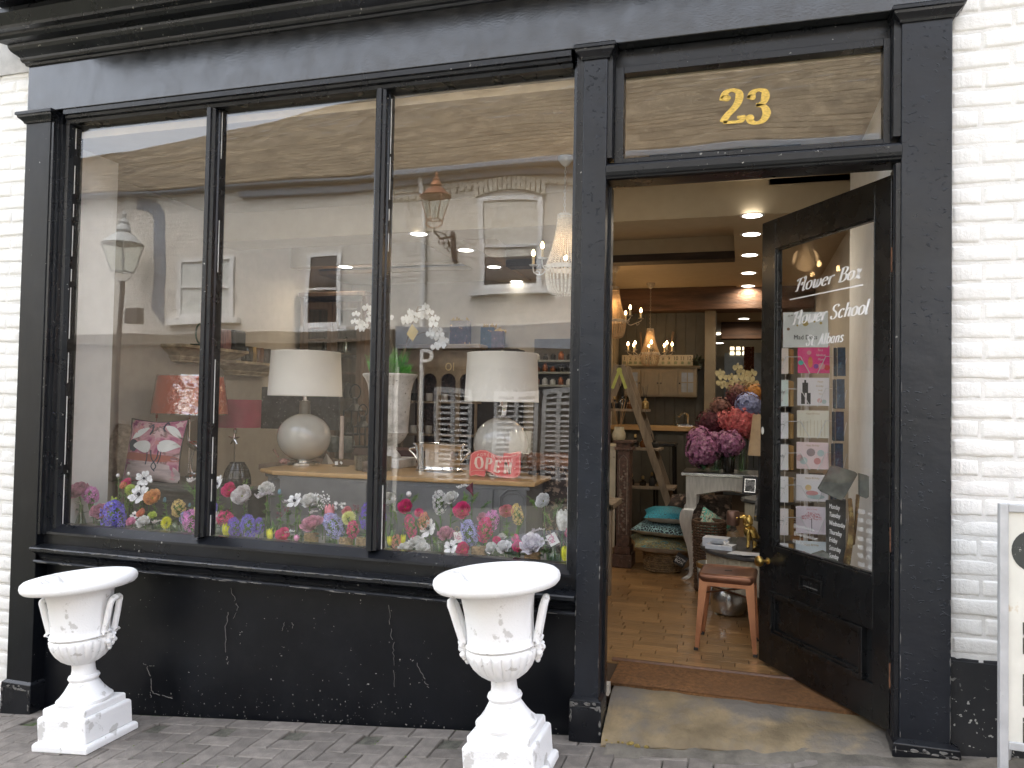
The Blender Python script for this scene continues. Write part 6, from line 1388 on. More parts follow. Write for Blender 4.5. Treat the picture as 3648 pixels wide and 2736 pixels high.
for L in ([(400, 640), (425, 540), (470, 380), (500, 285), (530, 205)],): st.tube(catmull([tuple(at(*c3(*q), UY-.02)) for q in L], 4), .0045, 6)
for L in ([(350, 640), (300, 420), (240, 300), (150, 240), (80, 320), (60, 390)], [(410, 600), (470, 470), (560, 410), (610, 405), (660, 330), (600, 240), (500, 250)], [(530, 205), (600, 215), (660, 290), (700, 400), (720, 500), (680, 540)]): st.tube(catmull([tuple(at(*c3(*q), UY-.03)) for q in L], 4), .0022, 5)
put('stems', st, MATS['stem_brown'], O2)
p = at(*c3(485, 410), UY-.08); tag(put('diamond_tag', MB().obox(p, Vector((.020, 0, .034)), Vector((0, .0006, 0)), Vector((-.024, 0, .026))), M('tag_yellow', (.62, .46, .14), .5)), 'yellow diamond shaped tag on the orchid stem', 'tag')
# champagne bath ------------------------------------------------------
bb = on_z(1560, 1678, DZ); k = 1/ppm(Vector((bb.x, bb.y, 1.1))); bz = lambda py: at(1560, py, bb.y-.02).z-DZ
BA = thing('champagne_bath', 'oval polished silver wine bath on a moulded foot, in the middle of the dresser', 'bowl', (bb.x+.005, bb.y+.01, DZ+.001))
bp = [(178, 1687), (182, 1684), (180, 1679), (168, 1676), (172, 1672), (166, 1667), (160, 1664), (160, 1660), (168, 1640), (176, 1610), (188, 1590), (204, 1584), (206, 1581), (198, 1582), (182, 1592), (165, 1640), (150, 1655), (1, 1656)]
put('bowl', MB().lathe([(w_/2*k, bz(y)) for w_, y in bp], 64, cap=False, sy=.62), MATS['chrome'], BA, local=True, smooth=50)
for s in (-1, 1): put('handle', MB().tube(catmull([(s*82*k, 0, bz(1645)), (s*100*k, 0, bz(1622)), (s*112*k, 0, bz(1612)), (s*116*k, 0, bz(1606)), (s*104*k, 0, bz(1600)), (s*92*k, 0, bz(1600))], 3), .008, 8), MATS['chrome'], BA, local=True, smooth=True)
# OPEN sign -----------------------------------------------------------
OY = .66; og = on_z(1760, 1703, DZ); OY = og.y+.01
OS = thing('open_sign', 'coral pink scroll shaped sign reading COME IN, WE ARE OPEN, leaning on the dresser front', 'sign', (og.x, OY, DZ+.001))
outl = [(944, 1370), (975, 1348), (1015, 1337), (1065, 1340), (1110, 1362), (1155, 1385), (1200, 1392), (1205, 1360), (1250, 1362), (1310, 1350), (1338, 1350), (1342, 1375), (1335, 1400), (1336, 1500), (1330, 1535), (1300, 1553), (1255, 1560), (1200, 1555), (1150, 1542), (1100, 1515), (1060, 1497), (1058, 1525), (1050, 1549), (1020, 1545), (980, 1535), (945, 1545), (932, 1530), (935, 1450)]
V = [at(*c3(*q), OY) for q in outl]; dzo = DZ+.002-min(v.z for v in V); V = [v+Vector((0, 0, dzo)) for v in V]; n = len(V)
put('board', MB().add(V+[v+Vector((0, .008, 0)) for v in V], [tuple(range(n))[::-1], tuple(range(n, 2*n))]+[(i, (i+1) % n, n+(i+1) % n, n+i) for i in range(n)]), M('coral_sign', (.72, .15, .14), .45, var=.03), OS)
SC = M('sign_cream', (.80, .62, .52), .5, var=.03)
cen = sum(V, Vector())/n; rim = [v+(cen-v).normalized()*.006+Vector((0, -.0005, 0)) for v in V]
put('border_line', MB().tube(rim, .0012, 4, close=True), SC, OS)
def c3p(x, y): return at(*c3(x, y), OY)+Vector((0, -.001, dzo))
put('scroll_line', MB().tube([c3p(1205, 1388), c3p(1250, 1390), c3p(1310, 1375), c3p(1335, 1360)], .0011, 4), SC, OS); put('scroll_line', MB().tube([c3p(936, 1515), c3p(965, 1500), c3p(1010, 1495), c3p(1058, 1500)], .0011, 4), SC, OS)
def arc_text(mbs, pts, slant):   # place single letters along pixel points
    for m_, (x, y), rz in zip(mbs, pts, slant):
        m_.xf(Matrix.Rotation(radians(rz), 4, 'Z')); m_.xf(frame(c3p(x, y)+Vector((0, -.0006, 0)), (1, 0, 0), (0, 0, 1))); put('letter', m_, SC, OS)
kk = 1/ppm(V[0])*.4521
arc_text([pen_mb(c_, 88*kk, thick=.26, thin=.07, xs=.92) for c_ in 'OPEN'], [(1018, 1480), (1085, 1489), (1150, 1511), (1237, 1525)], [5, -5, -10, -4])
cs = 'COMEIN,WEARE'; xs_l = [1005, 1030, 1057, 1083, 1110, 1128, 1142, 1168, 1193, 1222, 1247, 1271]; ys_l = [1382, 1376, 1373, 1377, 1384, 1392, 1402, 1408, 1414, 1418, 1420, 1420]
arc_text([text_mb(c_, 36*kk, .0003, xs=.75) for c_ in cs], list(zip(xs_l, ys_l)), [8, 4, 0, -6, -10, -12, -12, -12, -8, -4, 0, 3])
for q in ((974, 1441), (1293, 1482)): put('dot', MB().lathe([(.003, 0), (.003, .001)], 10).xf(frame(c3p(*q)+Vector((0, -.001, 0)), (1, 0, 0), (0, 0, 1))), SC, OS)
# small things on the dresser ------------------------------------------
c2 = lambda x, y: (800+x*.4522, 1000+y*.4522)
cb = on_z(*c2(917, 1462), DZ); kc = 1/ppm(cb)*.4522
CN = thing('taper_candle', 'tall beige taper candle in a glass holder between lamp and stone urn', 'candle', (cb.x, cb.y, DZ+.001))
put('glass_holder', MB().lathe([(68*kc, 0), (68*kc, .003), (20*kc, .008), (9*kc, .02), (13*kc, .028), (9*kc, .036), (14*kc, .044), (48*kc, .052), (66*kc, .056), (60*kc, .05), (14*kc, .04), (.001, .04)], 24, rf=(lambda j, a, r, z: r*(1+(.10*cos(a*7) if z > .045 else 0)))), MATS['clear_glass'], CN, local=True, smooth=True)
zc_ = at(*c2(935, 1068), cb.y).z-DZ; put('candle', MB().lathe([(14*kc, .045), (18*kc, .06), (14.5*kc, zc_-.004), (10*kc, zc_), (.001, zc_-.002)], 16), M('candle_beige', (.46, .37, .31), .5), CN, local=True, smooth=True)
put('label_tag', MB().obox((-.016, -.035, .022), Vector((.012, 0, .001)), Vector((0, .0005, 0)), Vector((-.001, 0, .012))), MATS['white_card'], CN, local=True); put('label_tag', MB().obox((.020, -.034, .026), Vector((.007, 0, -.007)), Vector((0, .0005, 0)), Vector((.005, 0, .005))), MATS['white_card'], CN, local=True)
def woven(x0, x1, y1, y0, label):
    b = on_z(*c2((x0+x1)/2, y1-8), DZ); kq = 1/ppm(b)*.4522; r = (x1-x0)/2*kq; h = at(*c2(x0, y0), b.y).z-DZ; t = thing('woven_tealight_holder', label, 'candle holder', (b.x, b.y, DZ+.001), group='woven metallic tealight holders')
    put('cup', MB().lathe([(r*.86, 0), (r*.88, .003), (r*.95, h), (r*.9, h), (r*.84, .006), (.001, .006)], 28), MATS['dark_glass'], t, local=True, smooth=True)
    wv = MB(); nr_ = 12
    for j in range(nr_):
        for i in range(24):
            if (i+j) % 2: continue
            a = 2*pi*i/24; rr = r*(.9+.08*j/nr_); wv.ball((rr*cos(a), rr*sin(a), h*(j+.5)/nr_), .0062, 5, 3, sz=.55)
    put('weave', wv, M('woven_brass', (.5, .42, .28), .35, metal=.7), t, local=True, kind='stuff')
woven(1025, 1133, 1502, 1375, 'woven brass tealight cup just left of the second mullion'); woven(1222, 1312, 1506, 1382, 'woven brass tealight cup just right of the second mullion')
b = on_z(*c2(1122, 1505), DZ); tag(put('smoked_votive', MB().lathe([(.028, 0), (.030, .004), (.034, .065), (.031, .065), (.027, .008), (.001, .008)], 24, c=(b.x, b.y, DZ+.001)), M('smoked_brown', (.16, .12, .10), .25, coat=.5, var=.4, scale=40), smooth=True), 'smoky brown votive glass in front of the left woven cup', 'candle holder')
tag(put('wrapped_sweets', MB().ball((on_z(*c2(470, 1448), DZ).x, on_z(*c2(470, 1448), DZ).y, DZ+.022), .028, 10, 7, sz=.75, sx=1.6).tube([tuple(on_z(*c2(440, 1420), DZ)+Vector((-.02, 0, .03))), tuple(on_z(*c2(425, 1400), DZ)+Vector((-.04, 0, .06)))], [.006, .014], 7), M('cellophane_pink', (.62, .33, .28), .15, var=.5, scale=40, coat=1, bmp=1, bscale=30)), 'crinkled cellophane packet of pink sweets left of the lamp base', 'packet')
p = on_z(*c2(800, 1445), DZ); tag(put('folded_card', MB().add([p+Vector((-.04, 0, .001)), p+Vector((.03, -.02, .001)), p+Vector((-.01, .02, .075)), p+Vector((.04, .04, .001)), p+Vector((-.03, .06, .001))], [(0, 1, 2), (1, 3, 2), (3, 4, 2), (4, 0, 2), (0, 4, 3, 1)]), M('card_grey', (.42, .40, .36), .6)), 'small folded grey card between the lamp and the candle', 'card')
# left end: cabinet, fur, cushion, lamps --------------------------------
Zc = on_x(410, 1735, -3.85).z
SCB = thing('low_cabinet', 'dark weathered cabinet under the crane print cushion at the left of the window', 'cabinet', (-3.55, .95, FZ))
cz = at(560, 1722, .75).z; ca = at(395, 1728, .72); cb_ = at(690, 1728, .72)
put('top', MB().ext([(.66, cz-.03), (.66, cz-.012), (.68, cz), (1.2, cz), (1.2, cz-.03)], -3.855, cb_.x+.03), MATS['dark_cabinet'], SCB)
put('body', MB().box(-3.85, cb_.x, .72, 1.2, FZ+.05, cz-.0305), MATS['dark_cabinet'], SCB, bev=.004)
put('moulding', MB().box(-3.85, cb_.x+.012, .70, .719, cz-.075, cz-.032).box(-3.84, cb_.x-.05, .71, .719, cz-.20, cz-.10), MATS['dark_cabinet'], SCB, bev=.006)
M('fur_cream', (.50, .38, .27), .95, var=.25, scale=30, bmp=1, bscale=60)
ct = thing('fur_cushion', 'fluffy beige fur cushion behind the crane print one', 'cushion', tuple(at(470, 1612, .93)), (radians(78), 0, radians(8)))
put('cover', cushion_mb(.40, .42, .16), [MATS['fur_cream']]*2, ct, local=True, smooth='all')
fu = MB(); random.seed(2)
for k_ in range(5200):
    u, v = random.random(), random.random(); s = random.choice((1, 1, -1)); x = (u-.5)*.40; y = (v-.5)*.42; e = max(0, 1-abs(2*u-1)**2.4)*max(0, 1-abs(2*v-1)**2.4); z = s*e**.5*.08
    b = Vector((x, y, z)); d = (Vector((x*1.6, y*1.6, s*.10))+Vector((random.gauss(0, .06), random.gauss(0, .06), random.gauss(0, .05)))).normalized()*random.uniform(.015, .032); sd_ = d.orthogonal().normalized()*.0011
    fu.add([b-sd_, b+sd_, b+d], [(0, 1, 2)])
put('fur', fu, MATS['fur_cream'], ct, local=True, kind='stuff')
m_, nt_, p_ = newmat('crane_fabric'); v_ = tc(nt_); n1 = noi(nt_, v_, 7, 3, .6, .8)
b_ = ramp(nt_, n1, [(.30, (.10, .015, .06)), (.42, (.40, .10, .20)), (.52, (.62, .32, .36)), (.60, (.16, .08, .08)), (.70, (.70, .50, .50))])
nt_.links.new(b_, p_.inputs['Base Color']); p_.inputs['Roughness'].default_value = .7
cc_ = at(552, 1608, .84); kq = 1/ppm(cc_); cw = 236*kq
CC = thing('crane_cushion', 'square cushion printed with white cranes and pink blossom, black piping', 'cushion', (cc_.x, .84, cc_.z), (radians(80), 0, radians(2)))
cm_ = cushion_mb(cw, cw*.98, .15, seed=4); put('cover', cm_, [MATS['crane_fabric'], MATS['linen_back']], CC, local=True, smooth='all')
ed = []
for (u, v) in [(i/14, 0) for i in range(14)]+[(1, i/14) for i in range(14)]+[(1-i/14, 1) for i in range(14)]+[(0, 1-i/14) for i in range(14)]:
    x = (u-.5)*cw; y = (v-.5)*cw*.98; k_ = 1-.10*(1-abs(2*v-1)**1.5)*abs(2*u-1)**3; k2 = 1-.10*(1-abs(2*u-1)**1.5)*abs(2*v-1)**3; ed.append((x*k_, y*k2, 0))
put('piping', MB().tube(ed, .0045, 6, close=True), MATS['ink'], CC, local=True, smooth='all')
def csurf(u, v, lift=.0035):
    x = (u-.5)*cw; y = (v-.5)*cw*.98; e = max(0, 1-abs(2*u-1)**2.4)*max(0, 1-abs(2*v-1)**2.4); k_ = 1-.10*(1-abs(2*v-1)**1.5)*abs(2*u-1)**3; k2 = 1-.10*(1-abs(2*u-1)**1.5)*abs(2*v-1)**3
    return Vector((x*k_, y*k2, e**.5*.075*(1+.14*noise.noise((u*4, v*4, 4+1)))+lift))
def printed(pts, mat, nm, lift=.0035):   # flat motif following the cushion surface, subdivided fan
    P = catmull(pts+[pts[0]], 3); cu = sum(p[0] for p in P)/len(P); cv_ = sum(p[1] for p in P)/len(P); mb = MB(); n = len(P); K_ = 4
    vs = [csurf(cu, cv_, lift)]
    for j in range(1, K_+1):
        for q in P: vs.append(csurf(cu+(q[0]-cu)*j/K_, cv_+(q[1]-cv_)*j/K_, lift))
    fs = [(0, 1+i, 1+(i+1) % n) for i in range(n)]+[(1+(j-1)*n+i, 1+j*n+i, 1+j*n+(i+1) % n, 1+(j-1)*n+(i+1) % n) for j in range(1, K_) for i in range(n)]
    mb.add(vs, fs); put(nm, mb, mat, CC, local=True, smooth='all')
def pline(pts, mat, w_=.004, nm='printed_line', lift=.004):
    P = catmull(pts, 4); put(nm, MB().tube([csurf(*q, lift-.002) for q in P], w_, 5), mat, CC, local=True, smooth='all')
cwm = M('crane_white', (.76, .76, .74), .7, var=.05); cbk = M('crane_navy', (.02, .035, .07), .7); cpk = M('crane_pink', (.66, .28, .30), .7, var=.15); crs = M('crane_rose', (.62, .40, .42), .7, var=.1)
printed([(.02, .03), (.5, .02), (.98, .03), (.97, .25), (.5, .33), (.05, .30)], M('crane_water', (.50, .40, .40), .7, var=.3, scale=5, stretch=(1, 5, 1)), 'printed_water', .002)
printed([(.1, .36), (.5, .33), (.95, .34), (.95, .42), (.5, .44), (.12, .46)], M('crane_red', (.38, .11, .08), .7, var=.2), 'printed_shore', .0025)
printed([(.16, .50), (.28, .48), (.30, .62), (.20, .66), (.13, .60)], cbk, 'printed_shadow', .003)
for (ox, oy, fx) in ((.44, .58, 1), (.80, .60, -1)): printed([(ox-.17*fx, oy+.02), (ox-.20*fx, oy-.02), (ox-.14*fx, oy-.06), (ox, oy-.12), (ox+.10*fx, oy-.10), (ox+.12*fx, oy), (ox+.04*fx, oy+.06), (ox-.08*fx, oy+.06)], cwm, 'printed_crane', .005)
for (ox, oy, fx) in ((.33, .76, 1), (.86, .80, -1)): printed([(ox-.14*fx, oy-.10), (ox-.02*fx, oy-.06), (ox+.10*fx, oy+.04), (ox+.13*fx, oy+.10), (ox, oy+.08), (ox-.10*fx, oy)], cwm, 'printed_crane', .005)
for L in ([(.50, .5), (.52, .4), (.50, .28)], [(.74, .5), (.73, .4), (.70, .3)], [(.58, .5), (.60, .38), (.68, .26), (.64, .20)], [(.70, .5), (.68, .38), (.60, .26), (.66, .18)]): pline(L, cbk, .0035, 'printed_leg')
for L in ([(.46, .86), (.50, .92), (.53, .82), (.50, .74)], [(.76, .92), (.72, .96), (.70, .86), (.74, .8)]): pline(L, cbk, .005, 'printed_neck')
for (ox, oy, r, m_) in ((.38, .90, .07, crs), (.30, .86, .05, cpk), (.93, .92, .07, crs), (.64, .74, .08, crs), (.66, .62, .05, cpk), (.22, .80, .06, cpk), (.16, .92, .06, M('crane_plum', (.25, .03, .13), .7)), (.58, .90, .06, cpk)):
    printed([(ox+r*cos(a)*(1 if i % 2 else .55), oy+r*sin(a)*(1 if i % 2 else .55)) for i, a in enumerate([q*pi/5 for q in range(10)])], m_, 'printed_blossom', .0055)
# coral shade in cellophane on crane lamp
cY = 1.22; s0, s1 = at(573, 1470, cY), at(784, 1476, cY); t0, t1 = at(592, 1341, cY), at(773, 1341, cY); cX = (s0.x+s1.x)/2
CL = thing('crane_lamp', 'silver crane lamp with a coral shade still in its cellophane', 'table lamp', (cX, cY, cz))
rb, rt_ = (s1.x-s0.x)/2, (t1.x-t0.x)/2; zb, zt = s0.z, t0.z
put('shade', MB().lathe([(rb, zb), (rb*1.01, zb+.008), (rt_*1.01, zt-.008), (rt_, zt), (rt_*.97, zt-.004), (rb*.97, zb+.004)], 48, c=(cX, cY, 0), cap=False), M('shade_coral', (.78, .15, .075), .8, var=.06), CL, smooth=60)
clear('cellophane', r0=.30, wob=1.0, wscale=14, rough=.08)
def cel(j, a, r, z): return r*(1+.014*noise.noise((a*3, z*14, 3))+.006*abs(sin(a*13+z*40)))
put('cellophane_wrap', MB().lathe([(rb*1.03+(rt_-rb)*q/12, zb-.01+(zt-zb+.02)*q/12) for q in range(13)], 90, c=(cX, cY, 0), cap=False, rf=cel), MATS['cellophane'], CL)
cr = MB(); cb0 = at(690, 1590, cY-.0); 
bx_ = at(695, 1588, cY).x; bzz = at(695, 1588, cY).z
SV = MATS['silver']; put('crane_body', MB().ball((0, 0, 0), .052, 14, 9, sz=.62, sx=1.35, sy=.7).xf(Matrix.Translation((bx_, cY, bzz)) @ Matrix.Rotation(radians(18), 4, 'Y')).tube([(bx_+.04, cY, bzz-.02), (bx_+.08, cY, bzz-.05)], [.02, .004], 7), SV, CL, smooth=True)
nk = [(at(x, y, cY).x, cY, at(x, y, cY).z) for x, y in ((676, 1585), (668, 1560), (668, 1530), (674, 1500), (680, 1484), (672, 1480))]; put('crane_neck', MB().tube(catmull(nk, 4), [.010-.00025*i for i in range(21)], 8), SV, CL, smooth=True)
for (x, y0_) in ((684, 1605), (692, 1605)): put('crane_leg', MB().tube([tuple(at(x, y0_, cY)), tuple(at(x-8, 1640, cY)), tuple(at(684, 1700, cY))], .0035, 6), SV, CL, smooth=True)
bs_ = at(692, 1700, cY); put('lamp_base', MB().lathe([(.06, 0), (.062, .006), (.045, .016), (.040, .03), (.010, .038), (.001, .04)], 28, c=(bs_.x, cY, cz)), SV, CL, smooth=True)
put('lamp_rod', MB().tube([(cX, cY, cz+.03), (cX, cY, zb+.05)], .004, 6), SV, CL)
p = at(686, 1487, cY-.1); tag(put('swing_ticket', MB().obox(p, Vector((.020, 0, .008)), Vector((0, .0006, 0)), Vector((-.006, 0, .024))), M('ticket_grey', (.4, .38, .35), .6)), 'grey swing ticket hanging below the coral shade', 'tag')
p = at(557, 1475, 1.3); tag(put('red_candle', MB().lathe([(.009, 0), (.010, .06), (.001, .062)], 12, c=(p.x, 1.3, p.z-.03)).tube([(p.x, 1.3, p.z-.03), (p.x, 1.3, cz)], .003, 6), M('candle_red', (.25, .04, .03), .5), smooth=True), 'small dark red candle on a thin stand behind the crane cushion', 'candle')
# pink shade lamp
pY = 1.75; s0, s1 = at(764, 1520, pY), at(913, 1520, pY); t0 = at(764, 1422, pY); X = (s0.x+s1.x)/2; r = (s1.x-s0.x)/2
PL = thing('ribbed_glass_lamp', 'lamp with a plum pink drum shade and starfish stem', 'table lamp', (X, pY, cz))
put('shade', MB().lathe([(r, s0.z), (r, t0.z), (r*.98, t0.z), (r*.98, s0.z)], 44, c=(X, pY, 0), cap=False), M('shade_plum', (.36, .055, .10), .7, var=.2, scale=3), PL, smooth=60)
put('stem', MB().tube([(X, pY, s0.z+.05), (X, pY, cz)], .005, 8).lathe([(.012, 0), (.016, .02), (.008, .05)], 12, c=(X, pY, s0.z-.05)), SV, PL, smooth=True)
sf = MB()
for q in range(5): a = pi/2+q*2*pi/5; sf.tube([(X, pY-.01, s0.z-.09), (X+.05*cos(a), pY-.01, s0.z-.09+.05*sin(a))], [.012, .004], 6)
put('starfish', sf, SV, PL)
gb = at(843, 1735, .95); GB = thing('caged_glass_vase', 'ribbed smoky glass vase held in a wire cage, left of the dresser', 'vase', (gb.x, .95, gb.z))
kg = 1/ppm(gb); hg_ = at(843, 1648, .95).z-gb.z
gp = [(40, 0), (48, .12), (47, .3), (44, .5), (38, .72), (28, .9), (24, .97), (24, 1.0)]
put('glass', MB().lathe([(a*kg, b*hg_) for a, b in gp], 96, cap=False, rf=(lambda j, a, r, z: r*(1+.03*cos(a*16)))), MATS['smoke_glass'], GB, local=True, smooth='all')
wc = MB()
for i in range(16): a = 2*pi*i/16; wc.tube([((w_*kg+.002)*cos(a), (w_*kg+.002)*sin(a), b*hg_) for w_, b in gp], .0016, 4)
for w_, b in (gp[1], gp[4], gp[7], (46, .38)): wc.tube([((w_*kg+.003)*cos(a), (w_*kg+.003)*sin(a), b*hg_) for a in [i*2*pi/30 for i in range(30)]], .002, 5, close=True)
put('wire_cage', wc, MATS['iron'], GB, local=True, kind='stuff')
tag(put('side_stand', MB().box(gb.x-.14, gb.x+.16, .85, 1.05, FZ, gb.z-.001), MATS['dark_cabinet'], bev=.004), 'dark stand below the caged glass vase', 'stand')
# floor covering behind, brown sofa
tag(put('sofa', MB().box(-3.35, -2.55, 2.2, 2.9, FZ, .62).box(-3.35, -2.55, 2.75, 2.95, .62, 1.08), M('sofa_brown', (.09, .05, .045), .8), bev=.06), 'dark plum sofa back glimpsed between the pink lamp and the dresser', 'sofa')
# carved shelves on the side wall ---------------------------------------
M('stone_shelf', (.42, .34, .22), .8, var=.3, scale=12, bmp=.8, bscale=30)
def mshelf(pl, pr_, hpx, label):
    a = on_x(*pl, -3.98); b = on_x(*pr_, -3.98); z = (a.z+b.z)/2; h = a.z-on_x(pl[0], pl[1]+hpx, -3.98).z; t = thing('carved_shelf', label, 'shelf', (-4.15, (a.y+b.y)/2, z))
    rg = []
    for (o, zz) in ((0, 0), (0, -.18), (.015, -.22), (.03, -.34), (.07, -.55), (.09, -.66), (.085, -.72), (.11, -.92), (.11, -1)): 
        rg.append([(-3.96-o, a.y+o, z+zz*h), (-3.96-o, b.y-o, z+zz*h), (-4.149, b.y-o, z+zz*h), (-4.149, a.y+o, z+zz*h)])
    vs = [p for r_ in rg for p in r_]; m_ = len(rg)
    put('bracket', MB().add(vs, [(4*j+i, 4*j+(i+1) % 4, 4*j+4+(i+1) % 4, 4*j+4+i) for j in range(m_-1) for i in range(4)]+[(3, 2, 1, 0), tuple(range(4*m_-4, 4*m_))]), MATS['stone_shelf'], t); return a, b, z
a, b, z1_ = mshelf((640, 1219), (880, 1256), 60, 'carved stone effect shelf with a green mirror and dark bag')
a2_, b2_, z2_ = mshelf((832, 1283), (1010, 1300), 50, 'second carved shelf with smoky glass jars, further along the side wall')
p = on_x(706, 1180, -4.05); tag(put('green_mirror', MB().tube([(-4.03+.0*cos(q), p.y+.05*cos(q), z1_+.10+.075*sin(q)) for q in [i*pi/12 for i in range(24)]], .007, 6, close=True).box(-4.07, -3.99, p.y-.06, p.y+.05, z1_+.001, z1_+.018), M('green_glass', (.01, .05, .03), .1), smooth=True), 'round dark green framed mirror on the first carved shelf', 'mirror')
p = on_x(800, 1195, -4.05); tag(put('striped_vase', MB().lathe([(.05, 0), (.055, .05), (.05, .15), (.045, .16), (.001, .16)], 24, c=(-4.05, p.y, z1_+.001)), M('vase_rose', (.28, .13, .12), .5, var=.4, scale=8, stretch=(20, 20, .2)), smooth=True), 'ribbed rose coloured vase on the first carved shelf', 'vase')
p = on_x(845, 1200, -4.05); tag(put('black_bag', MB().box(-4.12, -4.0, p.y-.09, p.y+.06, z1_+.001, z1_+.17), M('bag_black', (.02, .025, .03), .5), bev=.02), 'black boxy bag at the right of the first carved shelf', 'bag')
for q, (px, m_) in enumerate(((880, 'smoke_glass'), (895, 'antique_brass'), (920, 'amber_glass'), (945, 'smoke_glass'))):
    p = on_x(px, 1280, -4.05); tag(put('glass_jar', MB().lathe([(.045, 0), (.05, .02), (.05, .10), (.044, .13), (.04, .13), (.001, .12)], 20, c=(-4.05, p.y, z2_+.001)), MATS[m_], smooth=True), ['first smoky', 'brass topped', 'amber', 'last smoky'][q]+' glass jar on the second carved shelf', 'jar')
# glazed cupboard doors -------------------------------------------------
GDY = 3.1
GDt = thing('glazed_cupboard', 'tall weathered wooden cupboard with glazed double doors behind the left lamp', 'cupboard', (at(1180, 1600, GDY).x, GDY, FZ))
xa, xb = at(1078, 1300, GDY).x, at(1284, 1300, GDY).x; zt_ = at(1180, 1075, GDY).z; xm = (xa+xb)/2
for i, (p0, p1) in enumerate(((xa, xm-.004), (xm+.004, xb))):
    d_ = put('cupboard_door', MB().box(p0, p0+.05, GDY, GDY+.04, FZ, zt_).box(p1-.05, p1, GDY, GDY+.04, FZ, zt_).box(p0+.05, p1-.05, GDY, GDY+.04, zt_-.07, zt_).box(p0+.05, p1-.05, GDY, GDY+.04, FZ, .6), MATS['pine_dark'], GDt, bev=.004)
    for py in (1168, 1212, 1330, 1480): z = at(1180, py, GDY).z; put('glazing_bar', MB().box(p0+.05, p1-.05, GDY+.005, GDY+.03, z-.012, z+.012), MATS['pine_dark'], d_)
    put('glass', MB().box(p0+.05, p1-.05, GDY+.018, GDY+.022, .6, zt_-.07), MATS['clear_glass'], d_)
put('cupboard_carcase', MB().box(xa-.04, xa-.002, GDY, GDY+.5, FZ, zt_+.05).box(xb+.002, xb+.04, GDY, GDY+.5, FZ, zt_+.05).box(xa-.04, xb+.04, GDY+.48, GDY+.5, FZ, zt_+.05).box(xa-.05, xb+.05, GDY-.03, GDY+.5, zt_+.05, zt_+.09), MATS['pine_dark'], GDt, bev=.004)
for k_, py in enumerate((1260, 1420, 1560)):
    z = at(1180, py, GDY+.2).z; put('inner_shelf', MB().box(xa, xb, GDY+.08, GDY+.47, z-.02, z), MATS['pine_dark'], GDt)
    for q in range(3):
        x = xa+.12+q*.22+.03*k_; tag(put('glassware', MB().lathe([(.035, 0), (.045, .04), (.035, .12), (.02, .16), (.001, .16)], 14, c=(x, GDY+.22, z+.001)), [MATS['dark_glass'], MATS['silver'], MATS['smoke_glass']][(q+k_) % 3], smooth=True), '%s ornament on the %s shelf of the glazed cupboard' % (('left', 'middle', 'right')[q], ('top', 'middle', 'bottom')[k_]), 'ornament')
tag(put('dark_canvas', MB().obox(at(1070, 1455, 2.1), Vector((.34, .03, 0)), Vector((0, .012, 0)), Vector((0, 0, .17))), M('canvas_dark', (.03, .032, .034), .5, var=.5, scale=20, c2=(.3, .3, .28), c2t=(.63, .66), c2scale=60), bev=.002), 'dark canvas with pale twig marks behind the left globe lamp', 'picture')
# storm lanterns on a stand
def storm(px, py, Y, s, label):
    b = at(px, py, Y); t = thing('storm_lantern', label, 'lantern', tuple(b)); w_ = .06*s; h = .17*s
    f_ = MB()
    for sx in (-1, 1):
        for sy in (-1, 1): f_.box(sx*w_-.004, sx*w_+.004, sy*w_-.004, sy*w_+.004, 0, h)
    f_.box(-w_-.006, w_+.006, -w_-.006, w_+.006, -.01, .004).box(-w_-.004, w_+.004, -w_-.004, w_+.004, h, h+.008)
    put('frame', f_, MATS['iron'], t, local=True); put('roof', MB().lathe([(w_*1.1, h+.008), (w_*.5, h+.05*s), (w_*.35, h+.06*s), (w_*.35, h+.10*s), (.001, h+.11*s)], 4 if False else 16), MATS['iron'], t, local=True, smooth=True)
    put('ring_handle', MB().tube([(.045*s*cos(a), 0, h+.15*s+.055*s*sin(a)) for a in [i*pi/9 for i in range(18)]], .005, 6, close=True), MATS['iron'], t, local=True, smooth=True)
storm(1262, 1545, 1.9, 1.0, 'black iron storm lantern with a ring handle right of the taper candle'); storm(1290, 1590, 1.6, .8, 'smaller black lantern in front of the other, by the stone urn')
for k_, (px, py) in enumerate(((1186, 1610), (1236, 1612))):
    b = on_z(px, py, DZ); b = at(px, py, 1.75); tag(put('scaled_vase', MB().lathe([(.04, 0), (.055, .03), (.058, .07), (.045, .11), (.03, .12), (.001, .12)], 22, c=(b.x, 1.75, b.z)), M('vase_slate', (.08, .10, .09), .35, var=.3, scale=40, bmp=.6, bscale=30), smooth=True), ('left', 'right')[k_]+' slate green scale patterned vase behind the candle', 'vase')
tag(put('display_table', MB().box(-3.3, -1.5, 1.35, 2.05, .98, 1.02).box(-3.25, -3.17, 1.4, 1.48, FZ, .98).box(-1.62, -1.55, 1.4, 1.48, FZ, .98).box(-3.25, -3.17, 1.9, 1.98, FZ, .98).box(-1.62, -1.55, 1.9, 1.98, FZ, .98), MATS['pine_dark'], bev=.004), 'dark wooden display table behind the dresser', 'table')
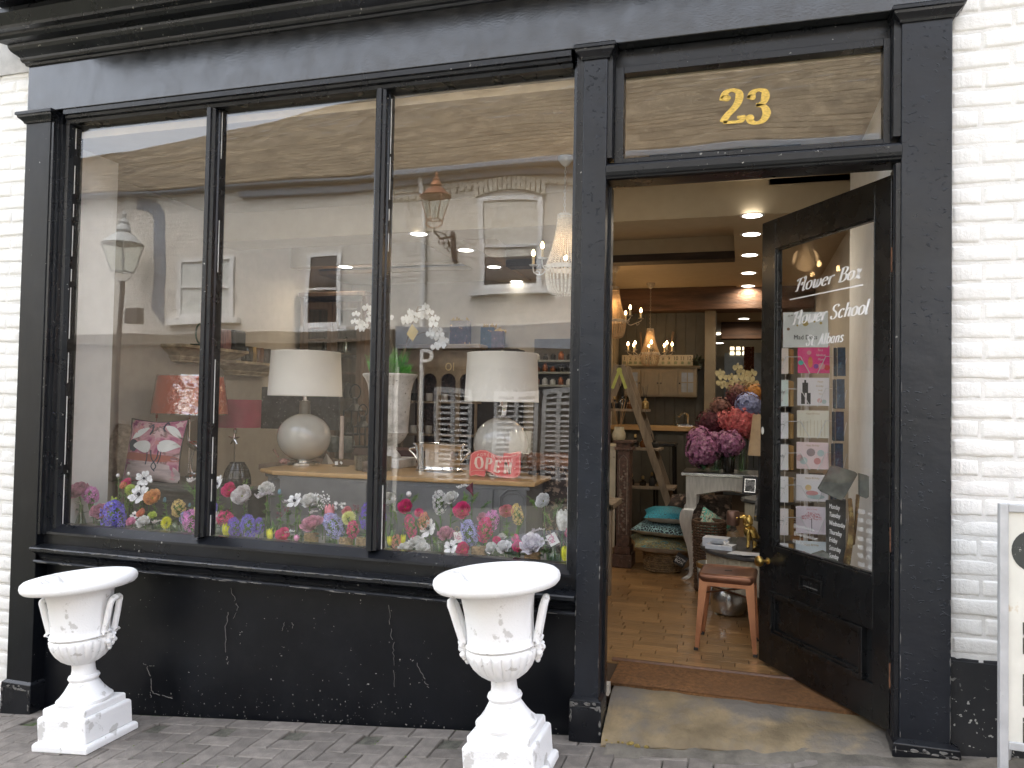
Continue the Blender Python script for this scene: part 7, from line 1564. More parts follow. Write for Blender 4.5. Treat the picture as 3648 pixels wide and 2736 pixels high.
# pigeonhole dresser with arches and painted letters ---------------------
gy = 3.75; ga = at(1432, 1245, gy); gb2 = at(1700, 1560, gy); x0, x1 = ga.x, at(1700, 1300, gy).x; zt_ = ga.z; 
PG = thing('arched_dresser', 'tall buff painted dresser with arched openings and cream letters, between the urn and right lamp', 'dresser', ((x0+x1)/2, gy+.2, FZ))
put('cornice', MB().box(x0-.04, x1+.04, gy-.05, gy+.4, zt_, zt_+.05), M('buff_paint', (.26, .21, .15), .6, var=.12), PG, bev=.01)
put('frieze', MB().box(x0, x1, gy, gy+.38, zt_-.20, zt_), MATS['buff_paint'], PG)
put('back', MB().box(x0, x1, gy+.36, gy+.38, FZ, zt_-.2), MATS['carved_wood'], PG)
wdt = (x1-x0)/4
for i in range(4):
    cxi = x0+(i+.5)*wdt; rr = wdt*.40; pr_ = [(x0+i*wdt, zt_-.2005)]; zA = zt_-.24-rr
    prof = [(x0+i*wdt, zt_-.201), (x0+i*wdt, FZ+.5), (cxi-rr, FZ+.5)]+[(cxi-rr*cos(pi*q/14), zA+rr*sin(pi*q/14)) for q in range(15)]+[(cxi+rr, FZ+.5), (x0+(i+1)*wdt, FZ+.5), (x0+(i+1)*wdt, zt_-.201)]
    put('arch', MB().ext(prof[::-1], gy+.002, gy+.03, axis='y'), MATS['buff_paint'], PG)
for z in (zt_-.52, zt_-.85, .95): put('shelf', MB().box(x0, x1, gy+.03, gy+.36, z-.02, z), MATS['buff_paint'], PG)
put('counter', MB().box(x0-.05, x1+.05, gy-.2, gy+.36, FZ, .65), MATS['buff_paint'], PG)
for ch, px in (('O', 1598), ('I', 1616)):
    m_ = text_mb(ch, .115, .001, xs=.8); m_.xf(frame((at(px, 1308, gy).x, gy-.002, at(px, 1308, gy).z), (1, 0, 0), (0, 0, 1))); put('letter', m_, M('letter_gold', (.62, .52, .3), .5), PG)
random.seed(15)
for z, py in ((zt_-.52, 0), (zt_-.85, 1)):
    for q in range(5):
        x = x0+.08+q*(x1-x0-.14)/4; tag(put('mug', MB().lathe([(.03, 0), (.036, .008), (.036, .08), (.032, .08), (.03, .01), (.001, .01)], 16, c=(x, gy+.15, z+.001)), random.choice([MATS['white_paint'], MATS['dark_glass'], MATS['silver'], MATS['pot_cream']]), smooth=True), '%s pot from the left on the %s shelf of the arched dresser' % (('first', 'second', 'third', 'fourth', 'fifth')[q], ('upper', 'lower')[py]), 'pot')
# wall shelves on the right with mugs, gift bags above --------------------
WS = thing('wall_shelves', 'three grey shelves of mugs and copper bottles right of the right lampshade', 'shelves', (-1.8, 4.1, 1.7))
sx0, sx1 = at(1905, 1300, 4.0).x, at(2040, 1300, 4.0).x; szs = [at(1940, y, 3.95).z for y in (1282, 1324, 1370)]
put('back_board', MB().box(sx0-.05, sx1+.02, 4.16, 4.198, 1.0, 2.15), M('shelf_back', (.11, .10, .09), .7), WS)
for z in szs: put('shelf', MB().box(sx0-.04, sx1, 3.93, 4.159, z-.022, z), M('shelf_grey', (.22, .23, .21), .5), WS, bev=.002)
lbw = ('top', 'middle', 'bottom'); M('copper_bag', (.45, .16, .06), .3, metal=.5, var=.4, scale=30)
for r_, z in enumerate(szs):
    for q in range(5):
        x = sx0+.02+q*(sx1-sx0-.06)/4; mt = random.choice([MATS['white_paint'], MATS['copper_bag'], MATS['dark_glass'], MATS['copper_bag']]); h = random.uniform(.05, .09)
        o_ = put('small_jar', MB().lathe([(.024, 0), (.028, .005), (.028, h*.75), (.016, h*.85), (.016, h), (.001, h)], 14, c=(x, 4.02, z+.001)), mt, smooth=True)
        tag(o_, '%s item from the left on the %s grey wall shelf' % (('first', 'second', 'third', 'fourth', 'fifth')[q], lbw[r_]), 'jar')
tag(put('dark_dresser', MB().box(at(1690, 1300, 4.1).x, at(1860, 1300, 4.1).x, 3.9, 4.19, FZ, at(1700, 1242, 3.9).z), M('dresser_dark', (.025, .022, .02), .6), bev=.004), 'dark cupboard behind the right lampshade', 'cupboard')
Z0_ = at(1700, 1242, 3.9).z
for k_, (px, w_, h, c_) in enumerate(((1640, .20, .26, 'bag_plum'), (1740, .14, .22, 'bag_navy'), (1775, .13, .18, 'bag_plum'))):
    p = at(px, 1200, 4.0); t = thing('gift_bag', ['large dark gift bag wrapped in gold tissue above the arched dresser', 'navy floral gift bag standing on the dark cupboard', 'smaller plum gift bag at the right on the dark cupboard'][k_], 'gift bag', (p.x, 4.0, (Z0_ if k_ else ga.z+.05)+.001), (0, 0, radians(8*k_-6)))
    put('bag', MB().box(-w_/2, w_/2, -.05, .05, 0, h), M(c_, (.05, .02, .03) if c_ == 'bag_plum' else (.015, .03, .05), .35, var=.5, scale=20, c2=(.5, .25, .08), c2t=(.62, .66), c2scale=18), t, local=True, bev=.003)
    tp_ = MB()
    for q in range(14): b = Vector((random.uniform(-w_/2, w_/2), random.uniform(-.04, .04), h-.01)); tp_.add([b+Vector((-.02, 0, 0)), b+Vector((.02, 0, 0)), b+Vector((random.uniform(-.03, .03), 0, random.uniform(.03, .06)))], [(0, 1, 2)])
    put('tissue', tp_, MATS['antique_brass'], t, local=True)
# armchair with throw at the right end
AC = thing('armchair', 'dark floral armchair draped with a ginger fur throw at the right of the window', 'armchair', (-.95, 1.5, FZ))
M('floral_dark', (.05, .035, .03), .8, var=.5, scale=20, c2=(.30, .22, .16), c2t=(.52, .58), c2scale=26)
q0 = at(1875, 1640, 1.35); q1 = at(2075, 1640, 1.35); zt_ = at(1960, 1640, 1.45).z
put('backrest', MB().box(q0.x, q1.x, 1.35, 1.55, .5, zt_), MATS['floral_dark'], AC, bev=.05); put('seat', MB().box(q0.x-.02, q1.x+.0, 1.55, 2.1, .25, .58), MATS['floral_dark'], AC, bev=.05)
for x in (q0.x+.05, q1.x-.05):
    for y in (1.42, 2.0): put('leg', MB().box(x-.02, x+.02, y-.02, y+.02, FZ, .25), MATS['pine_dark'], AC)
th_ = MB(); random.seed(6)
thr = MB().box(q0.x+.0, q1.x-.02, 1.33, 1.57, zt_-.03, zt_+.02)
for k_ in range(2500):
    b = Vector((random.uniform(q0.x, q1.x-.02), random.uniform(1.31, 1.5), zt_+.02)); 
    if b.y < 1.345: b.z -= random.uniform(0, .08)
    d = Vector((random.gauss(0, .5), random.gauss(-.4, .4), random.uniform(.1, 1))).normalized()*random.uniform(.02, .045); s = d.orthogonal().normalized()*.0015; th_.add([b-s, b+s, b+d], [(0, 1, 2)])
TH = tag(put('fur_throw', thr, M('fur_ginger', (.36, .20, .12), .95, var=.3, scale=20), bev=.02), 'ginger brown fur throw along the back of the armchair', 'throw'); put('pile', th_, MATS['fur_ginger'], TH, kind='stuff')
# ================================================================== FLOWERS in the window
def petal(mb, a, W, r0, r1, z0, h, curl=0, n=3, mi=0):
    vs = []
    for j in range(n+1):
        t = j/n; rr = r0+(r1-r0)*(t**.7)+curl*max(0, t-.6)*2.5*r1*.25; z = z0+h*(t**(1.0 if curl == 0 else .9))-curl*max(0, t-.75)*h*.8
        for i in range(4):
            u = i/3; wv = math.sin(pi*min(.97, .18+.62*t))*W; q = a+(u-.5)*wv; e = (2*u-1)**2; k = 1-.12*e
            vs.append((rr*cos(q)*k, rr*sin(q)*k, z-e*h*.22*t+.02*r1*sin(q*7+j)))
    mb.add(vs, [(j*4+i, j*4+i+1, j*4+i+5, j*4+i+4) for j in range(n) for i in range(3)], mi)
def cup(mb, a, W, rr, phi, sq=1.0, z0=0, flare=0, n=4):   # one petal lying on a shell of radius rr, closing inwards at the top
    vs = []
    for j in range(n+1):
        t = j/n; f = phi*t; ro = rr*sin(f)+flare*max(0, t-.6)*rr; z = z0+rr*sq*(1-cos(f))-flare*max(0, t-.7)*rr*.9
        for i in range(4):
            u = i/3; q = a+(u-.5)*W*math.sin(pi*min(.9, .25+.6*t)); e_ = (2*u-1)**2; vs.append((ro*cos(q)*(1+.05*e_), ro*sin(q)*(1+.05*e_), z-e_*rr*.20*t+random.uniform(-.02, .02)*rr))
    mb.add(vs, [(j*4+i, j*4+i+1, j*4+i+5, j*4+i+4) for j in range(n) for i in range(3)])
def b_rose(mb, r, n=30):
    for k in range(n):
        t = k/(n-1); cup(mb, k*2.39996+random.uniform(-.15, .15), 1.5-.2*t, r*(.12+.74*t**.9), radians(128-52*t), 1.25-.35*t, -r*.3*t, flare=.55*max(0, t-.35))
def b_ran(mb, r):
    for k in range(54):
        t = k/53; cup(mb, k*2.39996, 1.35, r*(.10+.84*t**.85), radians(138-48*t), .82, -r*.15*t, flare=.12*t, n=3)
    mb.ball((0, 0, r*.22), r*.10, 8, 5, mi=1)
def b_bud(mb, r):
    for k in range(7): petal(mb, k*2.4, 1.6, r*.3, r*.25, -r, r*1.7, 0)
    mb.ball((0, 0, -r*.1), r*.8, 9, 6, sz=1.1)
def b_tulip(mb, r):
    for k in range(6):
        a = k*pi/3; vs = []
        for j in range(6):
            t = j/5; rr = r*.62*math.sin(pi*(.15+.62*t))**.7*(1.02 if k % 2 else .94); z = -r+2*r*t
            for i in range(4): q = a+(i/3-.5)*1.5*math.sin(pi*(.25+.70*t))**.7; vs.append((rr*cos(q), rr*sin(q), z))
        mb.add(vs, [(j*4+i, j*4+i+1, j*4+i+5, j*4+i+4) for j in range(5) for i in range(3)])
def b_anem(mb, r):
    for k in range(9): petal(mb, k*2*pi/9*1.02+(k % 2)*.2, .85, r*.08, r*(1 if k % 2 else .9), -.02*r, r*.28, curl=.3)
    mb.ball((0, 0, r*.20), r*.19, 8, 5, mi=1)
    for k in range(16): a = k*pi/8; mb.ball((r*.31*cos(a), r*.31*sin(a), r*.24), r*.04, 4, 3, mi=1)
def b_hya(mb, r, asp=1.4, n=44):
    mb.ball((0, 0, 0), r*.50, 8, 6, sz=asp*1.1, mi=1)
    for k in range(n):
        z = 1-2*(k+.5)/n; a = k*2.39996+random.uniform(-.3, .3); rr = math.sqrt(max(0, 1-z*z))*.92+.08; q = random.uniform(.70, .98); c = Vector((rr*cos(a)*r*q, rr*sin(a)*r*q, z*r*asp*.95)); dn = Vector((rr*cos(a), rr*sin(a), z*.6+random.uniform(-.5, .3))).normalized()
        s = dn.orthogonal().normalized(); t = dn.cross(s); fs = r*random.uniform(.34, .44)
        for j in range(6):
            b = j*pi/3+k; e_ = (s*cos(b)+t*sin(b)); g = dn.cross(e_); mb.add([c-dn*fs*.35, c+e_*fs*.40+g*fs*.15+dn*fs*.20, c+e_*fs*.92-dn*fs*.15, c+e_*fs*.40-g*fs*.15+dn*fs*.20], [(0, 1, 2, 3)])
def b_mum(mb, r, n=110):
    for k in range(n):
        z = 1-1.25*(k+.5)/n; a = k*2.39996; rr = math.sqrt(max(0, 1-z*z)); d = Vector((rr*cos(a), rr*sin(a), z)); s = d.cross(Vector((0, 0, 1.01))).normalized()*r*.10; mb.add([d*r*.2-s*.5, d*r*.7-s, d*r*1.0, d*r*.7+s], [(0, 1, 2, 3)])
def b_free(mb, r):
    for k in range(5):
        t = k/4; c = Vector((r*(-.8+1.5*t), 0, r*(.15+.35*sin(t*2))))
        sub = MB(); q = r*(.42-.20*t)
        for j in range(6): petal(sub, j*pi/3, 1.0, q*.15, q, -q*.6, q*1.0, curl=.6)
        sub.xf(Matrix.Translation(c) @ Matrix.Rotation(radians(random.uniform(-35, 35)), 4, 'X') @ Matrix.Rotation(radians(random.uniform(-40, 40)), 4, 'Y')); mb.join(sub)
def b_cloud(mb, r, n=70):
    for k in range(n):
        d = Vector((random.gauss(0, 1), random.gauss(0, 1), random.gauss(0, 1))).normalized()*r*random.random()**.45; s = r*random.uniform(.07, .11)
        for j in range(5): a = j*1.2566; e = Vector((cos(a), -.5, sin(a)))*s; g = Vector((-sin(a), 0, cos(a)))*s*.5; mb.add([d, d+e*.6+g, d+e, d+e*.6-g], [(0, 1, 2, 3)])
    for k in range(n//3): d = Vector((random.gauss(0, 1), random.gauss(0, 1), random.gauss(0, 1))).normalized()*r*.8; mb.tube([(0, 0, -r), tuple(d)], r*.012, 3, mi=1)
def b_thistle(mb, r):
    mb.ball((0, 0, 0), r*.42, 9, 7, sz=1.6)
    for k in range(14): a = k*pi/7; d = Vector((cos(a), sin(a), random.uniform(-.1, .5))); s = d.cross(Vector((0, 0, 1))).normalized()*r*.07; mb.add([Vector((0, 0, -r*.5))-s, Vector((0, 0, -r*.5))+s, Vector((0, 0, -r*.5))+d*r*1.25], [(0, 1, 2)])
def b_calla(mb, r):
    mb.sheet(lambda u, v: ((.12+.55*v**1.6+.25*(v**3)*(1 if .2 < u < .8 else .2))*r*cos(2*pi*u), (.12+.5*v**1.6)*r*sin(2*pi*u), -r+2*r*v+(.35*r*v*cos(2*pi*u))), 14, 7)
def b_blos(mb, r):
    for k in range(9):
        c = Vector((random.uniform(-.7, .7), random.uniform(-.4, .4), random.uniform(-.7, .7)))*r; sub = MB()
        for j in range(5): petal(sub, j*1.2566, 1.1, r*.03, r*.26, 0, r*.12, curl=.3, n=2)
        sub.xf(Matrix.Translation(c) @ Matrix.Rotation(radians(random.uniform(20, 90)), 4, 'X')); mb.join(sub)
KIND = {'rose': (b_rose, 'rose'), 'ran': (b_ran, 'ranunculus'), 'bud': (b_bud, 'flower bud'), 'tul': (b_tulip, 'tulip'), 'anem': (b_anem, 'anemone'), 'hya': (b_hya, 'hyacinth'), 'mum': (b_mum, 'chrysanthemum'), 'free': (b_free, 'freesia'), 'cloud': (b_cloud, 'wax flower'), 'this': (b_thistle, 'sea holly'), 'calla': (b_calla, 'calla lily'), 'blos': (b_blos, 'blossom')}
NAME = {'rose': 'rose', 'ran': 'ranunculus', 'bud': 'flower_bud', 'tul': 'tulip', 'anem': 'anemone', 'hya': 'hyacinth', 'mum': 'chrysanthemum', 'free': 'freesia', 'cloud': 'wax_flower', 'this': 'sea_holly', 'calla': 'calla_lily', 'blos': 'blossom_sprig'}
COLS = {'mauve': (.42, .19, .26), 'magenta': (.62, .03, .16), 'hotpink': (.80, .025, .17), 'pink': (.72, .22, .36), 'palepink': (.80, .55, .55), 'blush': (.78, .64, .56), 'white': (.80, .80, .78), 'cream': (.74, .74, .58), 'orange': (.80, .28, .11), 'peach': (.74, .42, .16), 'coral': (.75, .20, .12), 'yellow': (.85, .62, .02), 'lemon': (.80, .68, .22), 'blue': (.15, .12, .62), 'violet': (.13, .07, .46), 'peri': (.30, .30, .72), 'lime': (.42, .52, .10), 'wine': (.10, .008, .025), 'lilac': (.60, .52, .70), 'teal': (.10, .20, .25), 'rosepink': (.78, .20, .24), 'orchid': (.60, .20, .45)}
for k_, c_ in COLS.items(): M('petal_'+k_, tuple(min(.95, x*1.45+.015) for x in c_), .6, var=.30, scale=55)
CEN = {'anem': M('centre_black', (.01, .012, .03), .7), 'ran': M('centre_green', (.25, .28, .04), .7), 'hya': M('centre_stem', (.09, .16, .04), .7), 'cloud': MATS['leaf_green']}
CA = lambda x, y: (200+.4069*x, 1650+.4069*y, .4069)
CBf = lambda x, y: (900+.27125*x, 1650+.27125*y, .27125)
CCf = lambda x, y: (1300+.36166*x, 1700+.36166*y, .36166)
# crop, x, y, width, kind, colour, aspect, tilt, label remainder, depth
FL = [
(CA, 200, 245, 165, 'rose', 'mauve', 1, 0, 'dusky mauve rose leaning out of the flask at the far left', .30), (CA, 305, 280, 120, 'hya', 'orchid', .9, 0, 'pink hyacinth head right behind the far left mauve rose', .33),
(CA, 380, 425, 130, 'rose', 'mauve', 1, -40, 'dusky mauve rose low down beside the blue hyacinth at the left', .28), (CA, 505, 455, 175, 'hya', 'blue', 1.15, 0, 'full blue hyacinth, leftmost of the blue ones', .27),
(CA, 505, 335, 78, 'blos', 'lime', 1, 0, 'lime green snowball sprig above the leftmost blue hyacinth', .36), (CA, 655, 235, 92, 'mum', 'lime', 1, 0, 'lime green pompom bloom under the red ranunculus', .38), (CA, 625, 185, 85, 'ran', 'magenta', 1, 0, 'crimson ranunculus with green centre below the crane cushion', .40), (CA, 595, 200, 60, 'ran', 'coral', 1, 0, 'small coral edged ranunculus beside the crimson one', .37),
(CA, 540, 105, 34, 'bud', 'palepink', 1, 0, 'tiny pink bud on a tall stem, left of a pair', .42), (CA, 634, 88, 30, 'bud', 'palepink', 1, 0, 'tiny pink bud on a tall stem, right of a pair', .42),
(CA, 770, 135, 105, 'anem', 'white', 1, -50, 'white anemone seen from behind in front of the crane cushion', .40), (CA, 800, 190, 90, 'free', 'cream', 1, 0, 'white freesia spray below the nodding anemone', .41), (CA, 730, 278, 140, 'anem', 'white', 1, -15, 'white anemone with a black centre in the left pane', .35),
(CA, 852, 315, 135, 'ran', 'orange', 1, 0, 'large orange ranunculus in the left pane', .34), (CA, 950, 320, 60, 'this', 'teal', 1, 0, 'teal sea holly head right of the orange ranunculus', .37), (CA, 1170, 365, 45, 'this', 'teal', 1, 0, 'small sea holly head near the first mullion', .42),
(CA, 1068, 395, 100, 'hya', 'peach', 1.2, 12, 'peach hyacinth near the first mullion', .33), (CA, 762, 515, 110, 'rose', 'cream', 1, 0, 'creamy green rose low in the left pane', .25), (CA, 655, 515, 72, 'rose', 'pink', 1.3, 0, 'pink cupped bloom low left of the creamy rose', .26), (CA, 690, 460, 60, 'anem', 'blush', 1, -30, 'pale cream bloom above the pink cupped one', .31),
(CA, 752, 445, 75, 'ran', 'coral', 1, 0, 'coral bloom just above the creamy rose', .32), (CA, 842, 458, 70, 'rose', 'lime', 1, 0, 'lime rosebud right of the coral bloom', .30), (CA, 895, 525, 85, 'free', 'palepink', 1, 0, 'pale freesia between lime rosebud and yellow bloom', .27), (CA, 968, 525, 85, 'mum', 'yellow', 1.2, 0, 'bright yellow bloom low in the left pane', .26),
(CA, 1185, 505, 135, 'hya', 'orchid', 1.1, -12, 'round pink hyacinth beside the first mullion', .25), (CA, 1125, 480, 70, 'hya', 'peri', 1.3, 12, 'pale blue hyacinth behind the round pink one', .31), (CA, 1210, 165, 110, 'free', 'palepink', 1, 0, 'pink and white sweet pea high beside the first mullion', .40), (CA, 1232, 430, 60, 'tul', 'lemon', 1, 0, 'cream tulip behind the round pink hyacinth', .36),
(CA, 1415, 185, 120, 'anem', 'white', 1, 40, 'large white bloom just right of the first mullion', .38), (CA, 1525, 245, 120, 'ran', 'hotpink', 1, 0, 'hot pink ranunculus right of the first mullion', .37), (CA, 1640, 300, 165, 'ran', 'palepink', 1, 0, 'very large pale pink ranunculus in the middle pane', .34),
(CA, 1842, 225, 125, 'rose', 'blush', 1, 0, 'blush rose at the left of the dresser', .40), (CA, 1835, 305, 150, 'free', 'lilac', 1, 0, 'lilac white freesia under the blush rose', .36), (CA, 1955, 250, 62, 'this', 'teal', 1, 0, 'blue sea holly in front of the dresser edge', .38),
(CA, 1392, 478, 72, 'tul', 'cream', .9, 0, 'small white tulip right of the first mullion', .30), (CA, 1480, 485, 120, 'hya', 'magenta', .85, 50, 'crimson hyacinth lying sideways in the middle pane', .31), (CA, 1490, 585, 72, 'tul', 'yellow', 1.1, 0, 'yellow tulip low in the middle pane', .25),
(CA, 1560, 560, 105, 'hya', 'violet', 1.25, -15, 'violet blue hyacinth, left of the group of three', .26), (CA, 1680, 560, 110, 'hya', 'blue', 1.6, 0, 'violet blue hyacinth, middle and tallest of the three', .25), (CA, 1775, 550, 78, 'hya', 'violet', 1.5, 8, 'violet blue hyacinth, right of the group of three', .28), (CA, 1385, 390, 50, 'hya', 'blue', 1.4, 0, 'small blue hyacinth tip touching the first mullion', .34),
(CA, 1870, 622, 62, 'tul', 'yellow', 1.2, -8, 'yellow tulip at the foot of the dresser corner', .24), (CA, 1905, 590, 40, 'tul', 'lime', 1.3, 8, 'greenish yellow tulip bud beside the yellow tulip', .27), (CA, 1990, 638, 115, 'ran', 'hotpink', 1, 0, 'hot pink ranunculus low in the middle pane', .24),
(CBf, 455, 520, 110, 'free', 'lilac', 1, 0, 'violet freesia left of the cream rose', .34), (CBf, 560, 500, 175, 'anem', 'white', 1, 10, 'white anemone tucked against the cream rose', .32), (CBf, 745, 495, 205, 'rose', 'cream', 1, 0, 'large cream rose in the middle pane', .34), (CBf, 905, 480, 215, 'cloud', 'white', 1, 0, 'cloud of tiny white statice right of the cream rose', .38),
(CBf, 1050, 540, 150, 'blos', 'white', 1, 0, 'white blossom twig in front of the arched panel', .37), (CBf, 1185, 565, 110, 'blos', 'cream', 1, 0, 'second smaller white blossom twig', .37), (CBf, 440, 605, 80, 'blos', 'wine', 1, 0, 'dark red astrantia sprig, upper one', .33), (CBf, 355, 685, 80, 'blos', 'wine', 1, 0, 'dark red astrantia sprig, lower one', .31),
(CBf, 780, 800, 280, 'rose', 'mauve', .8, 0, 'big mauve rose sitting on the twine wrapped jar', .25), (CBf, 1010, 650, 140, 'tul', 'rosepink', .8, 0, 'rose pink tulip behind the blue hyacinth', .33), (CBf, 1250, 645, 120, 'ran', 'rosepink', 1, 0, 'rose pink ranunculus above the lemon chrysanthemum', .33), (CBf, 805, 660, 110, 'free', 'white', 1, 0, 'white freesia just above the big mauve rose', .30),
(CBf, 1065, 825, 200, 'hya', 'peri', 1.4, -28, 'periwinkle hyacinth leaning left in the middle pane', .26), (CBf, 1268, 722, 170, 'mum', 'lemon', 1, 0, 'lemon yellow chrysanthemum between blue and crimson hyacinths', .29), (CBf, 1315, 872, 135, 'hya', 'magenta', 1.35, 5, 'crimson hyacinth over the rope wrapped pot', .25), (CBf, 1500, 690, 150, 'hya', 'violet', 1.9, 8, 'tall violet hyacinth against the second mullion', .27),
(CBf, 1360, 590, 90, 'blos', 'wine', 1, 0, 'dark red astrantia sprig near the second mullion', .36), (CBf, 578, 975, 78, 'bud', 'pink', 1, 0, 'small pink bud low in the middle pane', .23), (CBf, 500, 925, 120, 'free', 'white', 1, 0, 'white petals between hot pink ranunculus and pink bud', .25),
(CCf, 258, 222, 145, 'ran', 'blush', .8, 30, 'blush white ranunculus just right of the second mullion', .35), (CCf, 404, 300, 130, 'ran', 'hotpink', 1, 0, 'hot pink ranunculus at the left of the right pane', .33), (CCf, 433, 162, 55, 'bud', 'palepink', 1, 0, 'pale pink bud above the hot pink ranunculus', .37), (CCf, 190, 400, 40, 'hya', 'violet', 2.0, 0, 'sliver of violet hyacinth beside the second mullion', .32),
(CCf, 245, 625, 60, 'tul', 'yellow', 1.15, -10, 'yellow tulip, left of a pair in the right pane', .25), (CCf, 375, 610, 60, 'tul', 'yellow', 1.15, 10, 'yellow tulip, right of a pair in the right pane', .25), (CCf, 310, 635, 80, 'hya', 'coral', 1.4, 0, 'coral hyacinth between the two yellow tulips', .24), (CCf, 450, 490, 92, 'hya', 'magenta', 2.1, -14, 'tall crimson hyacinth in the right pane', .28),
(CCf, 535, 350, 90, 'mum', 'magenta', .9, 0, 'crimson scabious at the top of the crimson hyacinth', .33), (CCf, 577, 432, 88, 'hya', 'coral', 1.6, 8, 'coral orange hyacinth right of the crimson one', .30), (CCf, 735, 250, 115, 'hya', 'white', 1.7, 0, 'white hyacinth against the right hand arched panel', .36), (CCf, 850, 205, 130, 'rose', 'blush', 1, 0, 'blush rose beside the white hyacinth', .37),
(CCf, 1050, 135, 92, 'calla', 'wine', 1.2, -20, 'dark burgundy calla lily, highest flower on the right', .39), (CCf, 975, 112, 110, 'free', 'white', 1, 0, 'white freesia beside the burgundy calla', .40), (CCf, 965, 342, 155, 'ran', 'hotpink', 1, 0, 'largest hot pink ranunculus in the right pane', .32),
(CCf, 400, 695, 135, 'rose', 'cream', .8, 0, 'cream rose head lying on the board, left of three', .23), (CCf, 510, 640, 150, 'rose', 'cream', .8, 0, 'cream rose head at the top of the three on the board', .26), (CCf, 565, 692, 125, 'rose', 'cream', .8, 0, 'cream rose head lying on the board, right of three', .22), (CCf, 630, 512, 150, 'anem', 'white', 1, 35, 'white anemone tilted beside the mauve rose', .30),
(CCf, 795, 560, 148, 'rose', 'mauve', 1, 0, 'dusky mauve rose in the middle of the right pane', .27), (CCf, 1030, 550, 140, 'hya', 'peri', 1.5, -16, 'periwinkle hyacinth in the right pane', .26), (CCf, 1180, 520, 120, 'hya', 'magenta', 1.75, 12, 'crimson hyacinth right of the periwinkle one', .26), (CCf, 1250, 430, 115, 'hya', 'orchid', 1.5, 10, 'pink hyacinth behind the crimson one', .31), (CCf, 1160, 400, 105, 'rose', 'mauve', 1, 0, 'mauve rose behind the crimson and pink hyacinths', .34),
(CCf, 850, 692, 115, 'anem', 'white', 1, 0, 'white anemone with black centre low on the board', .22), (CCf, 968, 720, 125, 'ran', 'hotpink', 1, 0, 'hot pink ranunculus sitting on the board in the right pane', .23), (CCf, 1395, 342, 130, 'ran', 'rosepink', .85, -15, 'salmon pink ranunculus on a tall stem', .32), (CCf, 1500, 365, 98, 'hya', 'peach', 1.7, -8, 'peach hyacinth beside the salmon ranunculus', .32),
(CCf, 1368, 690, 135, 'rose', 'white', 1, 0, 'white rose low in the right pane', .24), (CCf, 1300, 625, 82, 'mum', 'hotpink', 1, 0, 'hot pink carnation left of the white rose', .28), (CCf, 1482, 600, 72, 'mum', 'hotpink', 1, 0, 'hot pink carnation above the rose pink ranunculus', .29), (CCf, 1350, 585, 80, 'rose', 'cream', .8, 0, 'pale green rosebud above the white rose', .30),
(CCf, 1510, 692, 100, 'ran', 'hotpink', 1.1, 0, 'rose pink ranunculus right of the white rose', .25), (CCf, 1640, 662, 210, 'rose', 'lilac', 1, 0, 'huge lilac rose at the right of the window', .25), (CCf, 1705, 548, 130, 'free', 'lilac', 1, 0, 'lilac freesia above the huge lilac rose', .29), (CCf, 1770, 645, 80, 'free', 'blush', 1, 0, 'small cream freesia beside the gift tag', .26),
(CCf, 1768, 245, 140, 'ran', 'white', 1, 45, 'white ranunculus seen side on at the far right', .34), (CCf, 1945, 420, 130, 'tul', 'cream', 1, 0, 'cream calla like bloom at the far right edge', .30), (CCf, 1975, 750, 92, 'tul', 'yellow', 1, 0, 'yellow tulip in the bottom right corner of the window', .24), (CCf, 2000, 545, 50, 'hya', 'magenta', 1.6, 0, 'sliver of crimson hyacinth at the far right edge', .30), (CCf, 1240, 700, 100, 'rose', 'white', 1.2, 0, 'lacy white bloom left of the white rose', .25),
]
random.seed(99)
VIEW = Vector((0, -1, .25))
vx = []
